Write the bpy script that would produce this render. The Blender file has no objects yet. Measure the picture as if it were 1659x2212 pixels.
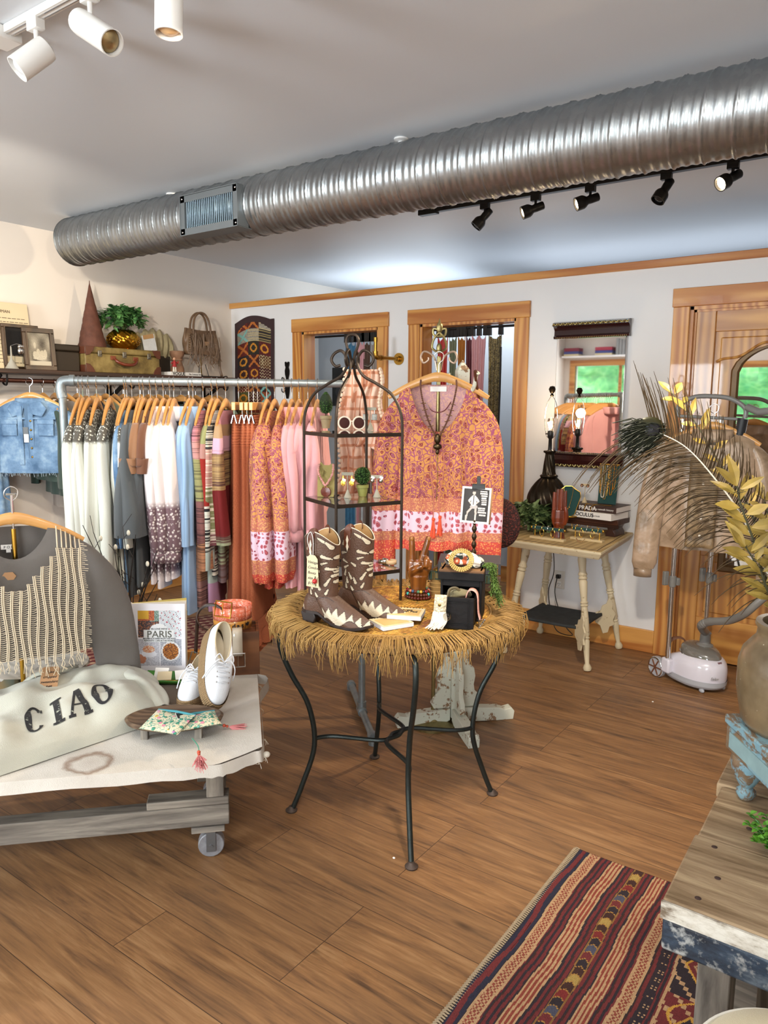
import bpy, math, random
import numpy as np
from mathutils import Matrix, Vector
R_=random.Random(7)
sc=bpy.context.scene
COL=sc.collection
pi=math.pi; sin=math.sin; cos=math.cos; rad=math.radians
# ---------------------------------------------------------------- camera
F=1614.26; CX,CY=829.5,1106.0; HC=1.47
RW=np.array([[0.8103729,0.09002151,-0.57895759],[0.58587374,-0.11284967,0.80250664],[0.00690768,-0.98952568,-0.14419156]])
cd=bpy.data.cameras.new('camera'); cam=bpy.data.objects.new('camera',cd); COL.objects.link(cam)
cd.sensor_fit='HORIZONTAL'; cd.sensor_width=36.0; cd.lens=36.0*F/1659.0; cd.clip_start=.05
m=Matrix.Identity(4)
for i in range(3):
    m[i][0]=RW[i][0]; m[i][1]=-RW[i][1]; m[i][2]=-RW[i][2]
m[0][3],m[1][3],m[2][3]=0,0,HC
cam.matrix_world=m; sc.camera=cam
# the photograph's sight line through a pixel, met with a real plane of the room
CAM=np.array([0,0,HC])
def ray(px,py): return RW@np.array([px-CX,py-CY,F])
def G(px,py,z=0.0):
    d=ray(px,py); return Vector(CAM+(z-HC)/d[2]*d)
def WY(px,py,y):
    d=ray(px,py); return Vector(CAM+y/d[1]*d)
def WX(px,py,x):
    d=ray(px,py); return Vector(CAM+x/d[0]*d)
def D(px,py,r):
    d=ray(px,py); return Vector(CAM+r/math.hypot(d[0],d[1])*d)
# ---------------------------------------------------------------- light
sc.view_settings.view_transform='Standard'; sc.view_settings.look='None'
sc.view_settings.gamma=1; sc.view_settings.use_curve_mapping=False
sc.view_settings.exposure=0.46
w=bpy.data.worlds.new('daylight'); sc.world=w; w.use_nodes=True
nt=w.node_tree; bg=nt.nodes['Background']; bg.inputs[0].default_value=(.75,.87,1,1); bg.inputs[1].default_value=2.0
def light(name,kind,loc,energy,color=(1,1,1),size=.1,to=None,sy=None,spot=60,blend=.5):
    l=bpy.data.lights.new(name,kind); l.energy=energy; l.color=color
    if kind=='AREA':
        l.size=size
        if sy: l.shape='RECTANGLE'; l.size_y=sy
    else:
        l.shadow_soft_size=size
    if kind=='SPOT': l.spot_size=rad(spot); l.spot_blend=blend
    o=bpy.data.objects.new(name,l); COL.objects.link(o); o.location=loc
    if to is not None: o.rotation_euler=(Vector(to)-Vector(loc)).to_track_quat('-Z','Y').to_euler()
    return o
DAY=(.88,.94,1.0); WARM=(1.0,.80,.56)
# daylight through the shop windows behind and beside the camera
light('window_daylight','AREA',(-2.95,-2.55,1.5),125,DAY,1.1,(-3.4,4,1.3),1.1)
light('window_daylight','AREA',(.6,-2.55,1.35),75,DAY,1.6,(-1.2,4,1.1),1.4)
light('overhead_fill','AREA',(-.9,.6,2.5),16,(1,.95,.88),2.4,(-1.2,.8,0),1.2)  # soft fill added under the ceiling, no lamp hangs there
# spots added near the track to brighten wall, rack and floor, without heads
SPW=(1,.88,.72)
for (a,b,e_,sz) in (((-2.9,1.3,2.30),(-4.75,2.9,1.8),85,78),((-1.5,1.25,2.30),(-4.5,3.9,1.3),80,65),((-.5,1.2,2.30),(-1.05,3.1,0),150,70),((-1.0,1.3,2.30),(-2.6,2.3,1.1),45,60),((-.2,1.3,2.4),(-1.3,4.2,1.0),22,60),((-3.0,1.2,2.30),(-1.9,1.2,.3),18,70)):
    light('added_fill_spot','SPOT',a,e_,SPW,.05,b,spot=sz,blend=1.0)
# daylight in the space behind the partition wall
light('window_daylight','AREA',(-3.9,5.6,2.25),7,(.8,.9,1),1.2,(-3.9,5.4,4),.9)
light('window_daylight','AREA',(-1.6,5.6,2.25),5,(.82,.9,1),2.2,(-1.6,5.3,4),.8)
light('window_daylight','AREA',(-3.0,5.2,2.2),13,(.85,.92,1),1.5,(-3.0,5.2,0),.6)
# ---------------------------------------------------------------- helpers
def tag(o,label=None,cat=None,group=None,kind=None):
    if label: o['label']=label
    if cat: o['category']=cat
    if group: o['group']=group
    if kind: o['kind']=kind
    return o
def thing(name,label,cat,loc=(0,0,0),rz=0,group=None,rot=None):
    o=bpy.data.objects.new(name,None); COL.objects.link(o); o.empty_display_size=.05
    o.location=loc; o.rotation_euler=rot if rot else (0,0,rz)
    return tag(o,label,cat,group)
def mw(o):
    m=Matrix.LocRotScale(o.location,o.rotation_euler,o.scale)
    return mw(o.parent)@m if o.parent else m
class MB:
    def __init__(s): s.v=[];s.f=[];s.u=[];s.c=[];s.m=[];s.X=None
    def add(s,vs,fs,uv=None,col=None,mi=0):
        b=len(s.v)
        s.v+= [tuple(s.X@Vector(p)) for p in vs] if s.X is not None else [tuple(p) for p in vs]
        for i,f in enumerate(fs):
            s.f.append([b+k for k in f]); s.u.append(uv[i] if uv else None)
            s.c.append(col[i] if isinstance(col,list) else col); s.m.append(mi)
        return s
    def box(s,x0,x1,y0,y1,z0,z1,**k):
        v=[(x,y,z) for x in (x0,x1) for y in (y0,y1) for z in (z0,z1)]
        return s.add(v,[(0,1,3,2),(4,6,7,5),(0,4,5,1),(2,3,7,6),(0,2,6,4),(1,5,7,3)],**k)
    def ob(s,c,d,rz=0,rx=0,ry=0,**k):
        M=Matrix.Translation(Vector(c))@Matrix.Rotation(rz,4,'Z')@Matrix.Rotation(ry,4,'Y')@Matrix.Rotation(rx,4,'X')
        v=[M@Vector((x*d[0]/2,y*d[1]/2,z*d[2]/2)) for x in (-1,1) for y in (-1,1) for z in (-1,1)]
        return s.add(v,[(0,1,3,2),(4,6,7,5),(0,4,5,1),(2,3,7,6),(0,2,6,4),(1,5,7,3)],**k)
    def beam(s,a,b,w,h,up=(0,0,1),**k):
        a=Vector(a);b=Vector(b);t=(b-a).normalized();r=t.cross(Vector(up))
        if r.length<1e-4: r=t.cross(Vector((1,0,0)))
        r.normalize();q=r.cross(t)
        v=[p+r*(i*w/2)+q*(j*h/2) for p in (a,b) for i in (-1,1) for j in (-1,1)]
        return s.add(v,[(0,1,3,2),(4,6,7,5),(0,4,5,1),(2,3,7,6),(0,2,6,4),(1,5,7,3)],**k)
    def tube(s,pts,r,n=8,closed=False,cap=True,flat=1.0,up=None,**k):
        P=[Vector(p) for p in pts];N=len(P);vs=[];fs=[];us=[]
        rr=[r]*N if isinstance(r,(int,float)) else list(r)
        t0=(P[1]-P[0]).normalized(); nn=Vector(up) if up is not None else t0.orthogonal()
        nn=(nn-nn.dot(t0)*t0).normalized(); L=0
        for i in range(N):
            t=((P[(i+1)%N]-P[i-1]) if closed else (P[min(i+1,N-1)]-P[max(i-1,0)]))
            t=t.normalized() if t.length>1e-9 else t0
            nn=nn-nn.dot(t)*t; nn=nn.normalized() if nn.length>1e-6 else t.orthogonal().normalized()
            bb=t.cross(nn)
            for j in range(n):
                a=2*pi*j/n; vs.append(P[i]+nn*(rr[i]*cos(a))+bb*(rr[i]*flat*sin(a)))
        m_=N if closed else N-1
        for i in range(m_):
            i2=(i+1)%N
            for j in range(n):
                j2=(j+1)%n; fs.append((i*n+j,i*n+j2,i2*n+j2,i2*n+j))
                us.append([(j/n,i/m_),((j+1)/n,i/m_),((j+1)/n,(i+1)/m_),(j/n,(i+1)/m_)])
        if cap and not closed:
            fs.append(tuple(range(n-1,-1,-1)));us.append([(.5,0)]*n)
            fs.append(tuple((N-1)*n+j for j in range(n)));us.append([(.5,1)]*n)
        return s.add(vs,fs,uv=us,**k)
    def lathe(s,prof,c=(0,0,0),n=24,cap=True,rib=None,**k):
        c=Vector(c);vs=[];fs=[];us=[];N=len(prof)
        for i,(r,z) in enumerate(prof):
            for j in range(n):
                a=2*pi*j/n; q=r*(rib(a,z) if rib else 1)
                vs.append(c+Vector((q*cos(a),q*sin(a),z)))
        for i in range(N-1):
            for j in range(n):
                j2=(j+1)%n; fs.append((i*n+j,i*n+j2,(i+1)*n+j2,(i+1)*n+j))
                us.append([(j/n,i/(N-1)),((j+1)/n,i/(N-1)),((j+1)/n,(i+1)/(N-1)),(j/n,(i+1)/(N-1))])
        if cap:
            if prof[0][0]>1e-5: fs.append(tuple(range(n-1,-1,-1)));us.append([(.5,0)]*n)
            if prof[-1][0]>1e-5: fs.append(tuple((N-1)*n+j for j in range(n)));us.append([(.5,1)]*n)
        return s.add(vs,fs,uv=us,**k)
    def grid(s,fn,nu,nv,close=False,colf=None,**k):
        vs=[];fs=[];us=[];cs=[] if colf else None; w_=nu if close else nu+1
        for j in range(nv+1):
            for i in range(w_): vs.append(fn(i/nu,j/nv))
        for j in range(nv):
            for i in range(nu):
                i2=(i+1)%w_ if close else i+1
                fs.append((j*w_+i,j*w_+i2,(j+1)*w_+i2,(j+1)*w_+i))
                us.append([(i/nu,j/nv),((i+1)/nu,j/nv),((i+1)/nu,(j+1)/nv),(i/nu,(j+1)/nv)])
                if colf: cs.append(colf((i+.5)/nu,(j+.5)/nv))
        return s.add(vs,fs,uv=us,**({'col':cs} if colf else {}),**k)
    def prism(s,poly,O,U,V,d,**k):
        O=Vector(O);U=Vector(U);V=Vector(V);Nn=U.cross(V).normalized()*d; n=len(poly)
        a=[O+U*p[0]+V*p[1] for p in poly]; vs=a+[p+Nn for p in a]
        fs=[tuple(range(n-1,-1,-1)),tuple(range(n,2*n))]+[(i,(i+1)%n,n+(i+1)%n,n+i) for i in range(n)]
        return s.add(vs,fs,**k)
    def ell(s,c,r,n=12,h=8,**k):
        c=Vector(c); r=r if hasattr(r,'__len__') else (r,r,r)
        return s.grid(lambda u,v:c+Vector((r[0]*cos(2*pi*u)*sin(pi*v),r[1]*sin(2*pi*u)*sin(pi*v),-r[2]*cos(pi*v))),n,h,close=True,**k)
    def build(s,name,mat=None,parent=None,org=None,world=False,bev=0,sub=0,sol=0,ang=40,smooth=True):
        vs=s.v
        if parent is not None and world:
            I=mw(parent).inverted(); vs=[I@Vector(p) for p in vs]
        if org is not None and parent is None: vs=[Vector(p)-Vector(org) for p in vs]
        me=bpy.data.meshes.new(name); me.from_pydata([tuple(p) for p in vs],[],s.f)
        if any(u is not None for u in s.u):
            L=me.uv_layers.new(name='UVMap'); fl=[]
            for f,u in zip(s.f,s.u):
                for i in range(len(f)): fl+= list(u[i]) if u else [0,0]
            L.data.foreach_set('uv',fl)
        if any(c is not None for c in s.c):
            A=me.color_attributes.new('Col','BYTE_COLOR','CORNER'); fl=[]
            for f,c in zip(s.f,s.c):
                c=c or (.5,.5,.5); fl+= [c[0],c[1],c[2],1]*len(f)
            A.data.foreach_set('color',fl)
        ms=mat if isinstance(mat,(list,tuple)) else [mat]
        for q in ms:
            if q is not None: me.materials.append(q)
        if len(ms)>1: me.polygons.foreach_set('material_index',s.m)
        me.update()
        if smooth:
            me.polygons.foreach_set('use_smooth',[True]*len(me.polygons))
            if ang<180: me.set_sharp_from_angle(angle=rad(ang))
        o=bpy.data.objects.new(name,me); COL.objects.link(o)
        if parent is not None: o.parent=parent
        elif org is not None: o.location=org
        if sol:
            q=o.modifiers.new('s','SOLIDIFY'); q.thickness=sol; q.offset=0
        if bev:
            q=o.modifiers.new('b','BEVEL'); q.width=bev; q.segments=2; q.limit_method='ANGLE'
        if sub:
            q=o.modifiers.new('d','SUBSURF'); q.levels=sub; q.render_levels=sub
        return o
def copytree(o,parent=None):
    c=o.copy(); COL.objects.link(c)
    if parent is not None: c.parent=parent
    for ch in [x for x in COL.objects if x.parent is o]: copytree(ch,c)
    return c
KIDS={}
def copy_thing(root,loc,rz=None,label=None,group=None,rot=None,mats=None):
    def rec(o,par):
        c=o.copy(); COL.objects.link(c)
        if par is not None: c.parent=par
        if mats and c.type=='MESH' and c.name.split('.')[0] in mats:
            c.data=c.data.copy(); c.data.materials.clear(); c.data.materials.append(mats[c.name.split('.')[0]])
        for ch in o.children: rec(ch,c)
        return c
    bpy.context.view_layer.update()
    c=rec(root,None); c.location=loc
    if rz is not None: c.rotation_euler=(0,0,rz)
    if rot: c.rotation_euler=rot
    return tag(c,label,None,group)
def text(name,s,size,mat,parent,O,U,V,ext=.0006,align='LEFT',bold=0,shear=0,sx=1,kind=None):
    cu=bpy.data.curves.new(name,'FONT'); cu.body=s; cu.size=size; cu.extrude=ext; cu.offset=bold; cu.shear=shear
    cu.align_x=align; cu.align_y='CENTER'; cu.resolution_u=3
    t=bpy.data.objects.new(name,cu); COL.objects.link(t)
    bpy.context.view_layer.update()
    me=bpy.data.meshes.new_from_object(t.evaluated_get(bpy.context.evaluated_depsgraph_get()))
    bpy.data.objects.remove(t); me.name=name; me.materials.clear(); me.materials.append(mat)
    O=Vector(O);U=Vector(U).normalized();V=Vector(V);V=(V-V.dot(U)*U).normalized();N=U.cross(V)
    M=Matrix.Identity(4)
    for i in range(3): M[i][0]=U[i]*sx;M[i][1]=V[i];M[i][2]=N[i];M[i][3]=O[i]
    if parent is not None: M=mw(parent).inverted()@M
    me.transform(M)
    o=bpy.data.objects.new(name,me); COL.objects.link(o)
    if parent is not None: o.parent=parent
    return o
def c(h):
    h=h.lstrip('#'); v=[int(h[i:i+2],16)/255 for i in (0,2,4)]
    return tuple(x/12.92 if x<=.04045 else ((x+.055)/1.055)**2.4 for x in v)
def mixc(a,b,t): return tuple(a[i]*(1-t)+b[i]*t for i in range(3))
def cr(pts,n=6,closed=False):
    P=[Vector(p) for p in pts];N=len(P);o=[]
    for i in range(N if closed else N-1):
        if closed: a,b,d,e=P[i-1],P[i],P[(i+1)%N],P[(i+2)%N]
        else: a,b,d,e=P[max(i-1,0)],P[i],P[i+1],P[min(i+2,N-1)]
        for k in range(n):
            t=k/n; o.append(.5*((2*b)+(d-a)*t+(2*a-5*b+4*d-e)*t*t+(3*b-a-3*d+e)*t**3))
    if not closed: o.append(P[-1])
    return o
def cr1(xs,ys,x):
    if x<=xs[0]: return ys[0]
    for i in range(len(xs)-1):
        if x<=xs[i+1]:
            t=(x-xs[i])/(xs[i+1]-xs[i]); t=t*t*(3-2*t); return ys[i]*(1-t)+ys[i+1]*t
    return ys[-1]
# ---------------------------------------------------------------- materials
class NT:
    def __init__(s,name):
        s.mat=bpy.data.materials.new(name); s.mat.use_nodes=True; s.t=s.mat.node_tree
        s.b=s.t.nodes['Principled BSDF']; s.tc=None
    def n(s,typ,**k):
        q=s.t.nodes.new(typ)
        for a,b in k.items(): setattr(q,a,b)
        return q
    def l(s,a,b): s.t.links.new(a,b)
    def put(s,sock,v):
        if v is None: return
        if isinstance(v,bpy.types.NodeSocket): s.l(v,sock)
        elif isinstance(v,(tuple,list)) and sock.type=='RGBA': sock.default_value=(*v[:3],1)
        else: sock.default_value=v
    def co(s,kind='Object',scale=(1,1,1),rot=(0,0,0),loc=(0,0,0)):
        if s.tc is None: s.tc=s.n('ShaderNodeTexCoord')
        mp=s.n('ShaderNodeMapping'); s.l(s.tc.outputs[kind],mp.inputs[0])
        mp.inputs['Scale'].default_value=scale; mp.inputs['Rotation'].default_value=rot; mp.inputs['Location'].default_value=loc
        return mp.outputs[0]
    def noise(s,vec,scale=5,detail=3,rough=.5,dist=0):
        q=s.n('ShaderNodeTexNoise'); s.put(q.inputs['Vector'],vec); q.inputs['Scale'].default_value=scale
        q.inputs['Detail'].default_value=detail; q.inputs['Roughness'].default_value=rough; q.inputs['Distortion'].default_value=dist
        return q.outputs['Fac']
    def vor(s,vec,scale=5,feature='F1',out='Distance',rnd=1):
        q=s.n('ShaderNodeTexVoronoi',feature=feature); s.put(q.inputs['Vector'],vec); q.inputs['Scale'].default_value=scale
        q.inputs['Randomness'].default_value=rnd
        return q.outputs[out]
    def wave(s,vec,scale=5,dist=0,ds=1,typ='BANDS',d='X',prof='SIN',detail=2):
        q=s.n('ShaderNodeTexWave',wave_type=typ,wave_profile=prof)
        if typ=='BANDS': q.bands_direction=d
        s.put(q.inputs['Vector'],vec); q.inputs['Scale'].default_value=scale; q.inputs['Distortion'].default_value=dist
        q.inputs['Detail Scale'].default_value=ds; q.inputs['Detail'].default_value=detail
        return q.outputs['Fac']
    def ramp(s,fac,stops,interp='LINEAR'):
        q=s.n('ShaderNodeValToRGB'); r=q.color_ramp; r.interpolation=interp; s.put(q.inputs[0],fac)
        while len(r.elements)<len(stops): r.elements.new(.5)
        for e,(p,cc) in zip(r.elements,stops):
            e.position=p; e.color=(*cc[:3],1) if isinstance(cc,(tuple,list)) else (cc,cc,cc,1)
        return q.outputs[0]
    def mix(s,f,a,b,mode='MIX'):
        q=s.n('ShaderNodeMix',data_type='RGBA',blend_type=mode)
        s.put(q.inputs[0],f); s.put(q.inputs[6],a); s.put(q.inputs[7],b); return q.outputs[2]
    def math(s,op,a,b=None,cl=False):
        q=s.n('ShaderNodeMath',operation=op,use_clamp=cl); s.put(q.inputs[0],a); s.put(q.inputs[1],b); return q.outputs[0]
    def sep(s,v):
        q=s.n('ShaderNodeSeparateXYZ'); s.l(v,q.inputs[0]); return q.outputs
    def attr(s,name='Col'):
        q=s.n('ShaderNodeAttribute'); q.attribute_name=name; return q.outputs['Color']
    def rnd(s):
        return s.n('ShaderNodeObjectInfo').outputs['Random']
    def bump(s,h,st=.3,dist=.01):
        q=s.n('ShaderNodeBump'); s.put(q.inputs['Height'],h); q.inputs['Strength'].default_value=st; q.inputs['Distance'].default_value=dist
        s.l(q.outputs[0],s.b.inputs['Normal'])
    def fin(s,col=None,rough=.6,metal=0,**k):
        s.put(s.b.inputs['Base Color'],col); s.put(s.b.inputs['Roughness'],rough); s.put(s.b.inputs['Metallic'],metal)
        for a,b in k.items(): s.put(s.b.inputs[a.replace('_',' ')],b)
        return s.mat
def PM(name,col,rough=.6,metal=0,var=.15,vs=6,bump=0,bs=60,**k):
    n=NT(name); co=n.co()
    base=col
    if var:
        f=n.noise(co,vs,3); base=n.mix(f,tuple(x*(1-var) for x in col),tuple(min(1,x*(1+var)) for x in col))
    if bump: n.bump(n.noise(co,bs,3),bump,.004)
    return n.fin(base,rough,metal,**k)
def wood(name,a,b,axis='X',sc_=1.0,rough=.45,dark=None,knots=False,coat=0):
    n=NT(name); st={'X':(1.2,14,14),'Y':(14,1.2,14),'Z':(14,14,1.2)}[axis]
    st=tuple(v*sc_ for v in st)
    co=n.co('Object',st); f=n.noise(co,1.2,4,.55,.6)
    st2=tuple(v*.35 for v in st); g=n.wave(n.co('Object',st2),1.6,9,1.2,d={'X':'Y','Y':'X','Z':'X'}[axis],detail=1)
    f2=n.math('ADD',n.math('MULTIPLY',f,.6),n.math('MULTIPLY',g,.4))
    colr=n.ramp(f2,[(.25,a),(.5,mixc(a,b,.5)),(.75,b)])
    if knots:
        kv=n.vor(n.co('Object',tuple(v*.12+.9 for v in st)),1.6); k=n.ramp(kv,[(.03,1),(.1,0)])
        colr=n.mix(k,colr,dark or tuple(x*.45 for x in a))
    n.bump(f2,.12,.003)
    return n.fin(colr,rough,Coat_Weight=coat)
def cloth(name,col,var=.12,rough=.85,weave=500,col2=None,scale=4,bumps=.15,sheen=.3,sh=.2):
    n=NT(name); co=n.co(); f=n.noise(co,scale,4,.6)
    base=n.mix(f,tuple(x*(1-var) for x in col),col2 or tuple(min(1,x*(1+var)) for x in col))
    n.bump(n.math('ADD',n.noise(co,weave,1),n.math('MULTIPLY',n.noise(co,14,3),1.5)),bumps,.006)
    return n.fin(base,rough,Sheen_Weight=sh)
def vcol(name,rough=.7,metal=0,bump=0,bs=200,var=0,**k):
    n=NT(name); a=n.attr(); co=n.co()
    if var: a=n.mix(n.noise(co,30,3),n.mix(1.0,a,(1-var,)*3,'MULTIPLY'),a)
    if bump: n.bump(n.noise(co,bs,2),bump,.003)
    return n.fin(a,rough,metal,**k)
def glass(name,col=(1,1,1),rough=0.0,ior=1.45,alpha=.15):
    n=NT(name); return n.fin(col,rough,Transmission_Weight=1.0,IOR=ior)
def emit(name,col,st):
    n=NT(name); return n.fin(col,.5,Emission_Color=col,Emission_Strength=st)
PINE=wood('pine',c('d39a52'),c('a8642a'),'X',1,.4,knots=True,coat=.2)
PINEZ=wood('pine_upright',c('d39a52'),c('a8642a'),'Z',1,.4,knots=True,coat=.2)
PINEY=wood('pine_deep',c('cf9a58'),c('a46a30'),'Y',1,.4,knots=True)
WHITE=PM('white_paint',c('e4e2df'),.65,var=.02,vs=2,bump=.03,bs=120)
CEIL=PM('ceiling_paint',c('cfd4da'),.42,var=.015,vs=1,bump=.02,bs=80)
BLK=PM('black_metal',c('1c1a19'),.4,.6,var=.1)
IRON=PM('dark_iron',c('3a3028'),.45,.7,var=.25,vs=30,bump=.1,bs=200)
CHROME=PM('chrome',c('d8d8d8'),.15,1,var=0)
GOLD=PM('gold_metal',c('d8a848'),.25,1,var=.1)
BRASS=PM('aged_brass',c('8a7038'),.35,1,var=.25,vs=30)
PAPER=PM('white_paper',c('ece8e2'),.7,var=.03)
INK=PM('black_ink',c('1b1a1c'),.6,var=0)
VC=vcol('painted_pattern',.65)
VCR=vcol('painted_fabric',.9,bump=.4,bs=500,var=.25)
HANG=PM('hanger_wood',c('cc9656'),.35,var=.12,vs=20,Coat_Weight=.3)
BLACKM=PM('black_plastic',c('141414'),.35,var=0)
# ---------------------------------------------------------------- room
YB=4.44; XL=-4.789; ZC=2.575; YF=-2.7; XR=1.75; YK=6.3
def struct(name,mb,mat,**k):
    o=mb.build(name,mat,**k); o['kind']='structure'; return o
# floor planks run along the back wall
n=NT('plank_floor'); co=n.co('Object')
bk=n.n('ShaderNodeTexBrick'); n.l(co,bk.inputs['Vector']); bk.offset=.37; bk.offset_frequency=3
for k,v in dict(Scale=1.0).items(): bk.inputs[k].default_value=v
bk.inputs['Brick Width'].default_value=1.22; bk.inputs['Row Height'].default_value=.178
bk.inputs['Mortar Size'].default_value=.0011; bk.inputs['Mortar Smooth'].default_value=.0; bk.inputs['Bias'].default_value=0
bk.inputs['Color1'].default_value=(0,0,0,1); bk.inputs['Color2'].default_value=(1,1,1,1); bk.inputs['Mortar'].default_value=(.5,.5,.5,1)
off=n.n('ShaderNodeVectorMath',operation='MULTIPLY_ADD'); n.l(bk.outputs['Color'],off.inputs[0]); off.inputs[1].default_value=(7,3,0); n.l(co,off.inputs[2])
def stv(sc3):
    q=n.n('ShaderNodeMapping'); n.l(off.outputs[0],q.inputs[0]); q.inputs['Scale'].default_value=sc3; return q.outputs[0]
g1=n.noise(stv((1.6,13,1)),1.5,6,.62,.9); g2=n.noise(stv((5,90,1)),1.2,4,.6,.3); g3=n.noise(stv((.8,2.2,1)),1.3,2)
fine=n.math('ADD',n.math('MULTIPLY',g1,.65),n.math('MULTIPLY',g2,.35))
base=n.ramp(fine,[(.33,c('40291a')),(.43,c('785232')),(.53,c('96693f')),(.66,c('b3875a'))])
base=n.mix(n.math('MULTIPLY',g3,.5),base,c('85694d'))
kn=n.vor(stv((1.6,5.5,1)),1.1); base=n.mix(n.ramp(kn,[(.02,.85),(.09,0)]),base,c('3a281a'))
sp=n.sep(bk.outputs['Color']); base=n.mix(n.math('MULTIPLY',sp[0],.22),base,c('6e5238'))
base=n.mix(bk.outputs['Fac'],base,c('4a3524'))
n.bump(n.math('SUBTRACT',fine,n.math('MULTIPLY',bk.outputs['Fac'],1.5)),.12,.004)
FLOOR=n.fin(base,n.math('ADD',.36,n.math('MULTIPLY',g2,.25)))
struct('floor',MB().box(XL-.1,XR+.1,YF-.1,YK+.1,-.05,0),FLOOR)
struct('ceiling',MB().box(XL-.1,XR+.1,YF-.1,YK+.1,ZC,ZC+.05),CEIL)
WL=PM('wall_paint_warm',c('e6ddd2'),.6,var=.02,vs=2,bump=.03,bs=120)
WB=PM('wall_paint_white',c('dfdfe0'),.6,var=.02,vs=2,bump=.03,bs=120)
struct('wall_left',MB().box(XL-.1,XL,YF,YK,0,ZC),WL)
struct('wall_back',MB().box(XL,XR,YK,YK+.1,0,ZC),WB)
# right wall with a shop window
struct('wall_right',MB().box(XR,XR+.1,YF,YK,0,ZC),WL)
# front wall: two windows with pine casings
wins=[(-4.6,-3.2,.95,2.07),(-2.6,-.9,.95,2.0),(-.2,1.4,.6,2.0)]
def holes(mb,x0,x1,y0,y1,z0,z1,hs):
    xs=x0
    for a,b,p,q in hs:
        mb.box(xs,a,y0,y1,z0,z1)
        if p>z0: mb.box(a,b,y0,y1,z0,p)
        mb.box(a,b,y0,y1,q,z1); xs=b
    mb.box(xs,x1,y0,y1,z0,z1); return mb
struct('wall_front',holes(MB(),XL,XR,YF-.1,YF,0,ZC,wins),WL)
for i,(a,b,p,q) in enumerate(wins):
    fr=MB()
    for z in (p-.09,q): fr.box(a-.09,b+.09,YF-.02,YF+.02,z,z+.09)
    for x in (a-.09,b): fr.box(x,x+.09,YF-.02,YF+.02,p,q)
    mid=(a+b)/2; fr.box(mid-.02,mid+.02,YF-.08,YF-.04,p,q)
    w_=struct('window_%d'%(i+1),fr,PINE)
    g=MB().box(a,b,YF-.064,YF-.06,p,q).build('pane',glass('window_glass'),w_)
# leafy bank outside the windows
n=NT('hedge_leaves'); co=n.co()
hv=n.vor(co,9); hn=n.noise(co,3,4)
HEDGE=n.fin(n.mix(hn,n.ramp(hv,[(0,c('2f6a2a')),(.5,c('6fae4e')),(1,c('b9dc8c'))]),c('6fc08a')),.7)
def hd(u,v):
    x=-7+10*u; z=-.2+3.4*v; r=random.Random(int(u*999)*77+int(v*999))
    return Vector((x,-5.6+.9*v*v-.35*r.random()+.3*sin(x*3)+.25*sin(z*5+x),z))
struct('hedge_bank',MB().grid(hd,70,26),HEDGE)
bpy.data.objects['hedge_bank']['label']='leafy green bank outside the window'
light('hedge_fill','AREA',(-3,-3.2,4.2),260,(1,.98,.92),5,(-3,-5.6,1),1.2)  # area lamp added outside to brighten the leaves
# back partition with openings: jamb depth .13
TW=.088
O1=(-4.0,-3.26); O2=(-2.905,-2.172); DR=(-1.12,-.23); HZ=2.01; YP=YB+.13
pb=holes(MB(),XL,XR,YB,YP,0,2.235,[(O1[0],O1[1],0,HZ),(O2[0],O2[1],0,HZ),(DR[0],DR[1],0,HZ)])
o=struct('wall_partition',pb,WB)
# ledge cap trim
struct('trim_1',MB().box(XL,XR,YB-.02,YP+.02,2.235,2.279),PINE,bev=.003)
def casing(i,a,b):
    t=MB().box(a-TW-.006,b+TW+.006,YB-.022,YB,HZ,HZ+.1)
    q=struct('trim_%d'%i,t,PINE,bev=.003)
    for x0,x1 in ((a-TW,a),(b,b+TW)):
        MB().box(x0,x1,YB-.018,YB,0,HZ).build('upright',PINEZ,q,bev=.003)
    j=MB()
    j.box(a,a+.018,YB,YP,0,HZ); j.box(b-.018,b,YB,YP,0,HZ); j.box(a,b,YB,YP,HZ-.018,HZ)
    j.build('jamb',PINEZ,q)
    return q
casing(2,*O1); casing(3,*O2); casing(4,*DR)
segs=[(XL,O1[0]-TW),(O1[1]+TW,O2[0]-TW),(O2[1]+TW,DR[0]-TW),(DR[1]+TW,XR)]
bb=MB()
for a,b in segs: bb.box(a,b,YB-.015,YB,0,.138)
struct('baseboard_back',bb,PINE,bev=.004)
struct('baseboard_left',MB().box(XL,XL+.015,YF,YB,0,.123),PINEY,bev=.004)
# fitting rooms behind
GREY=PM('fitting_room_paint',c('b9bec2'),.7,var=.02)
struct('wall_fitting_back',MB().box(XL,XR,5.55,5.6,0,2.2),GREY)
struct('wall_fitting_divider',MB().box(-3.12,-3.07,YP,5.55,0,2.2).box(-1.66,-1.61,YP,5.55,0,2.2),GREY)
struct('baseboard_fitting',MB().box(XL,-1.66,5.535,5.55,0,.13),PINE)
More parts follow.
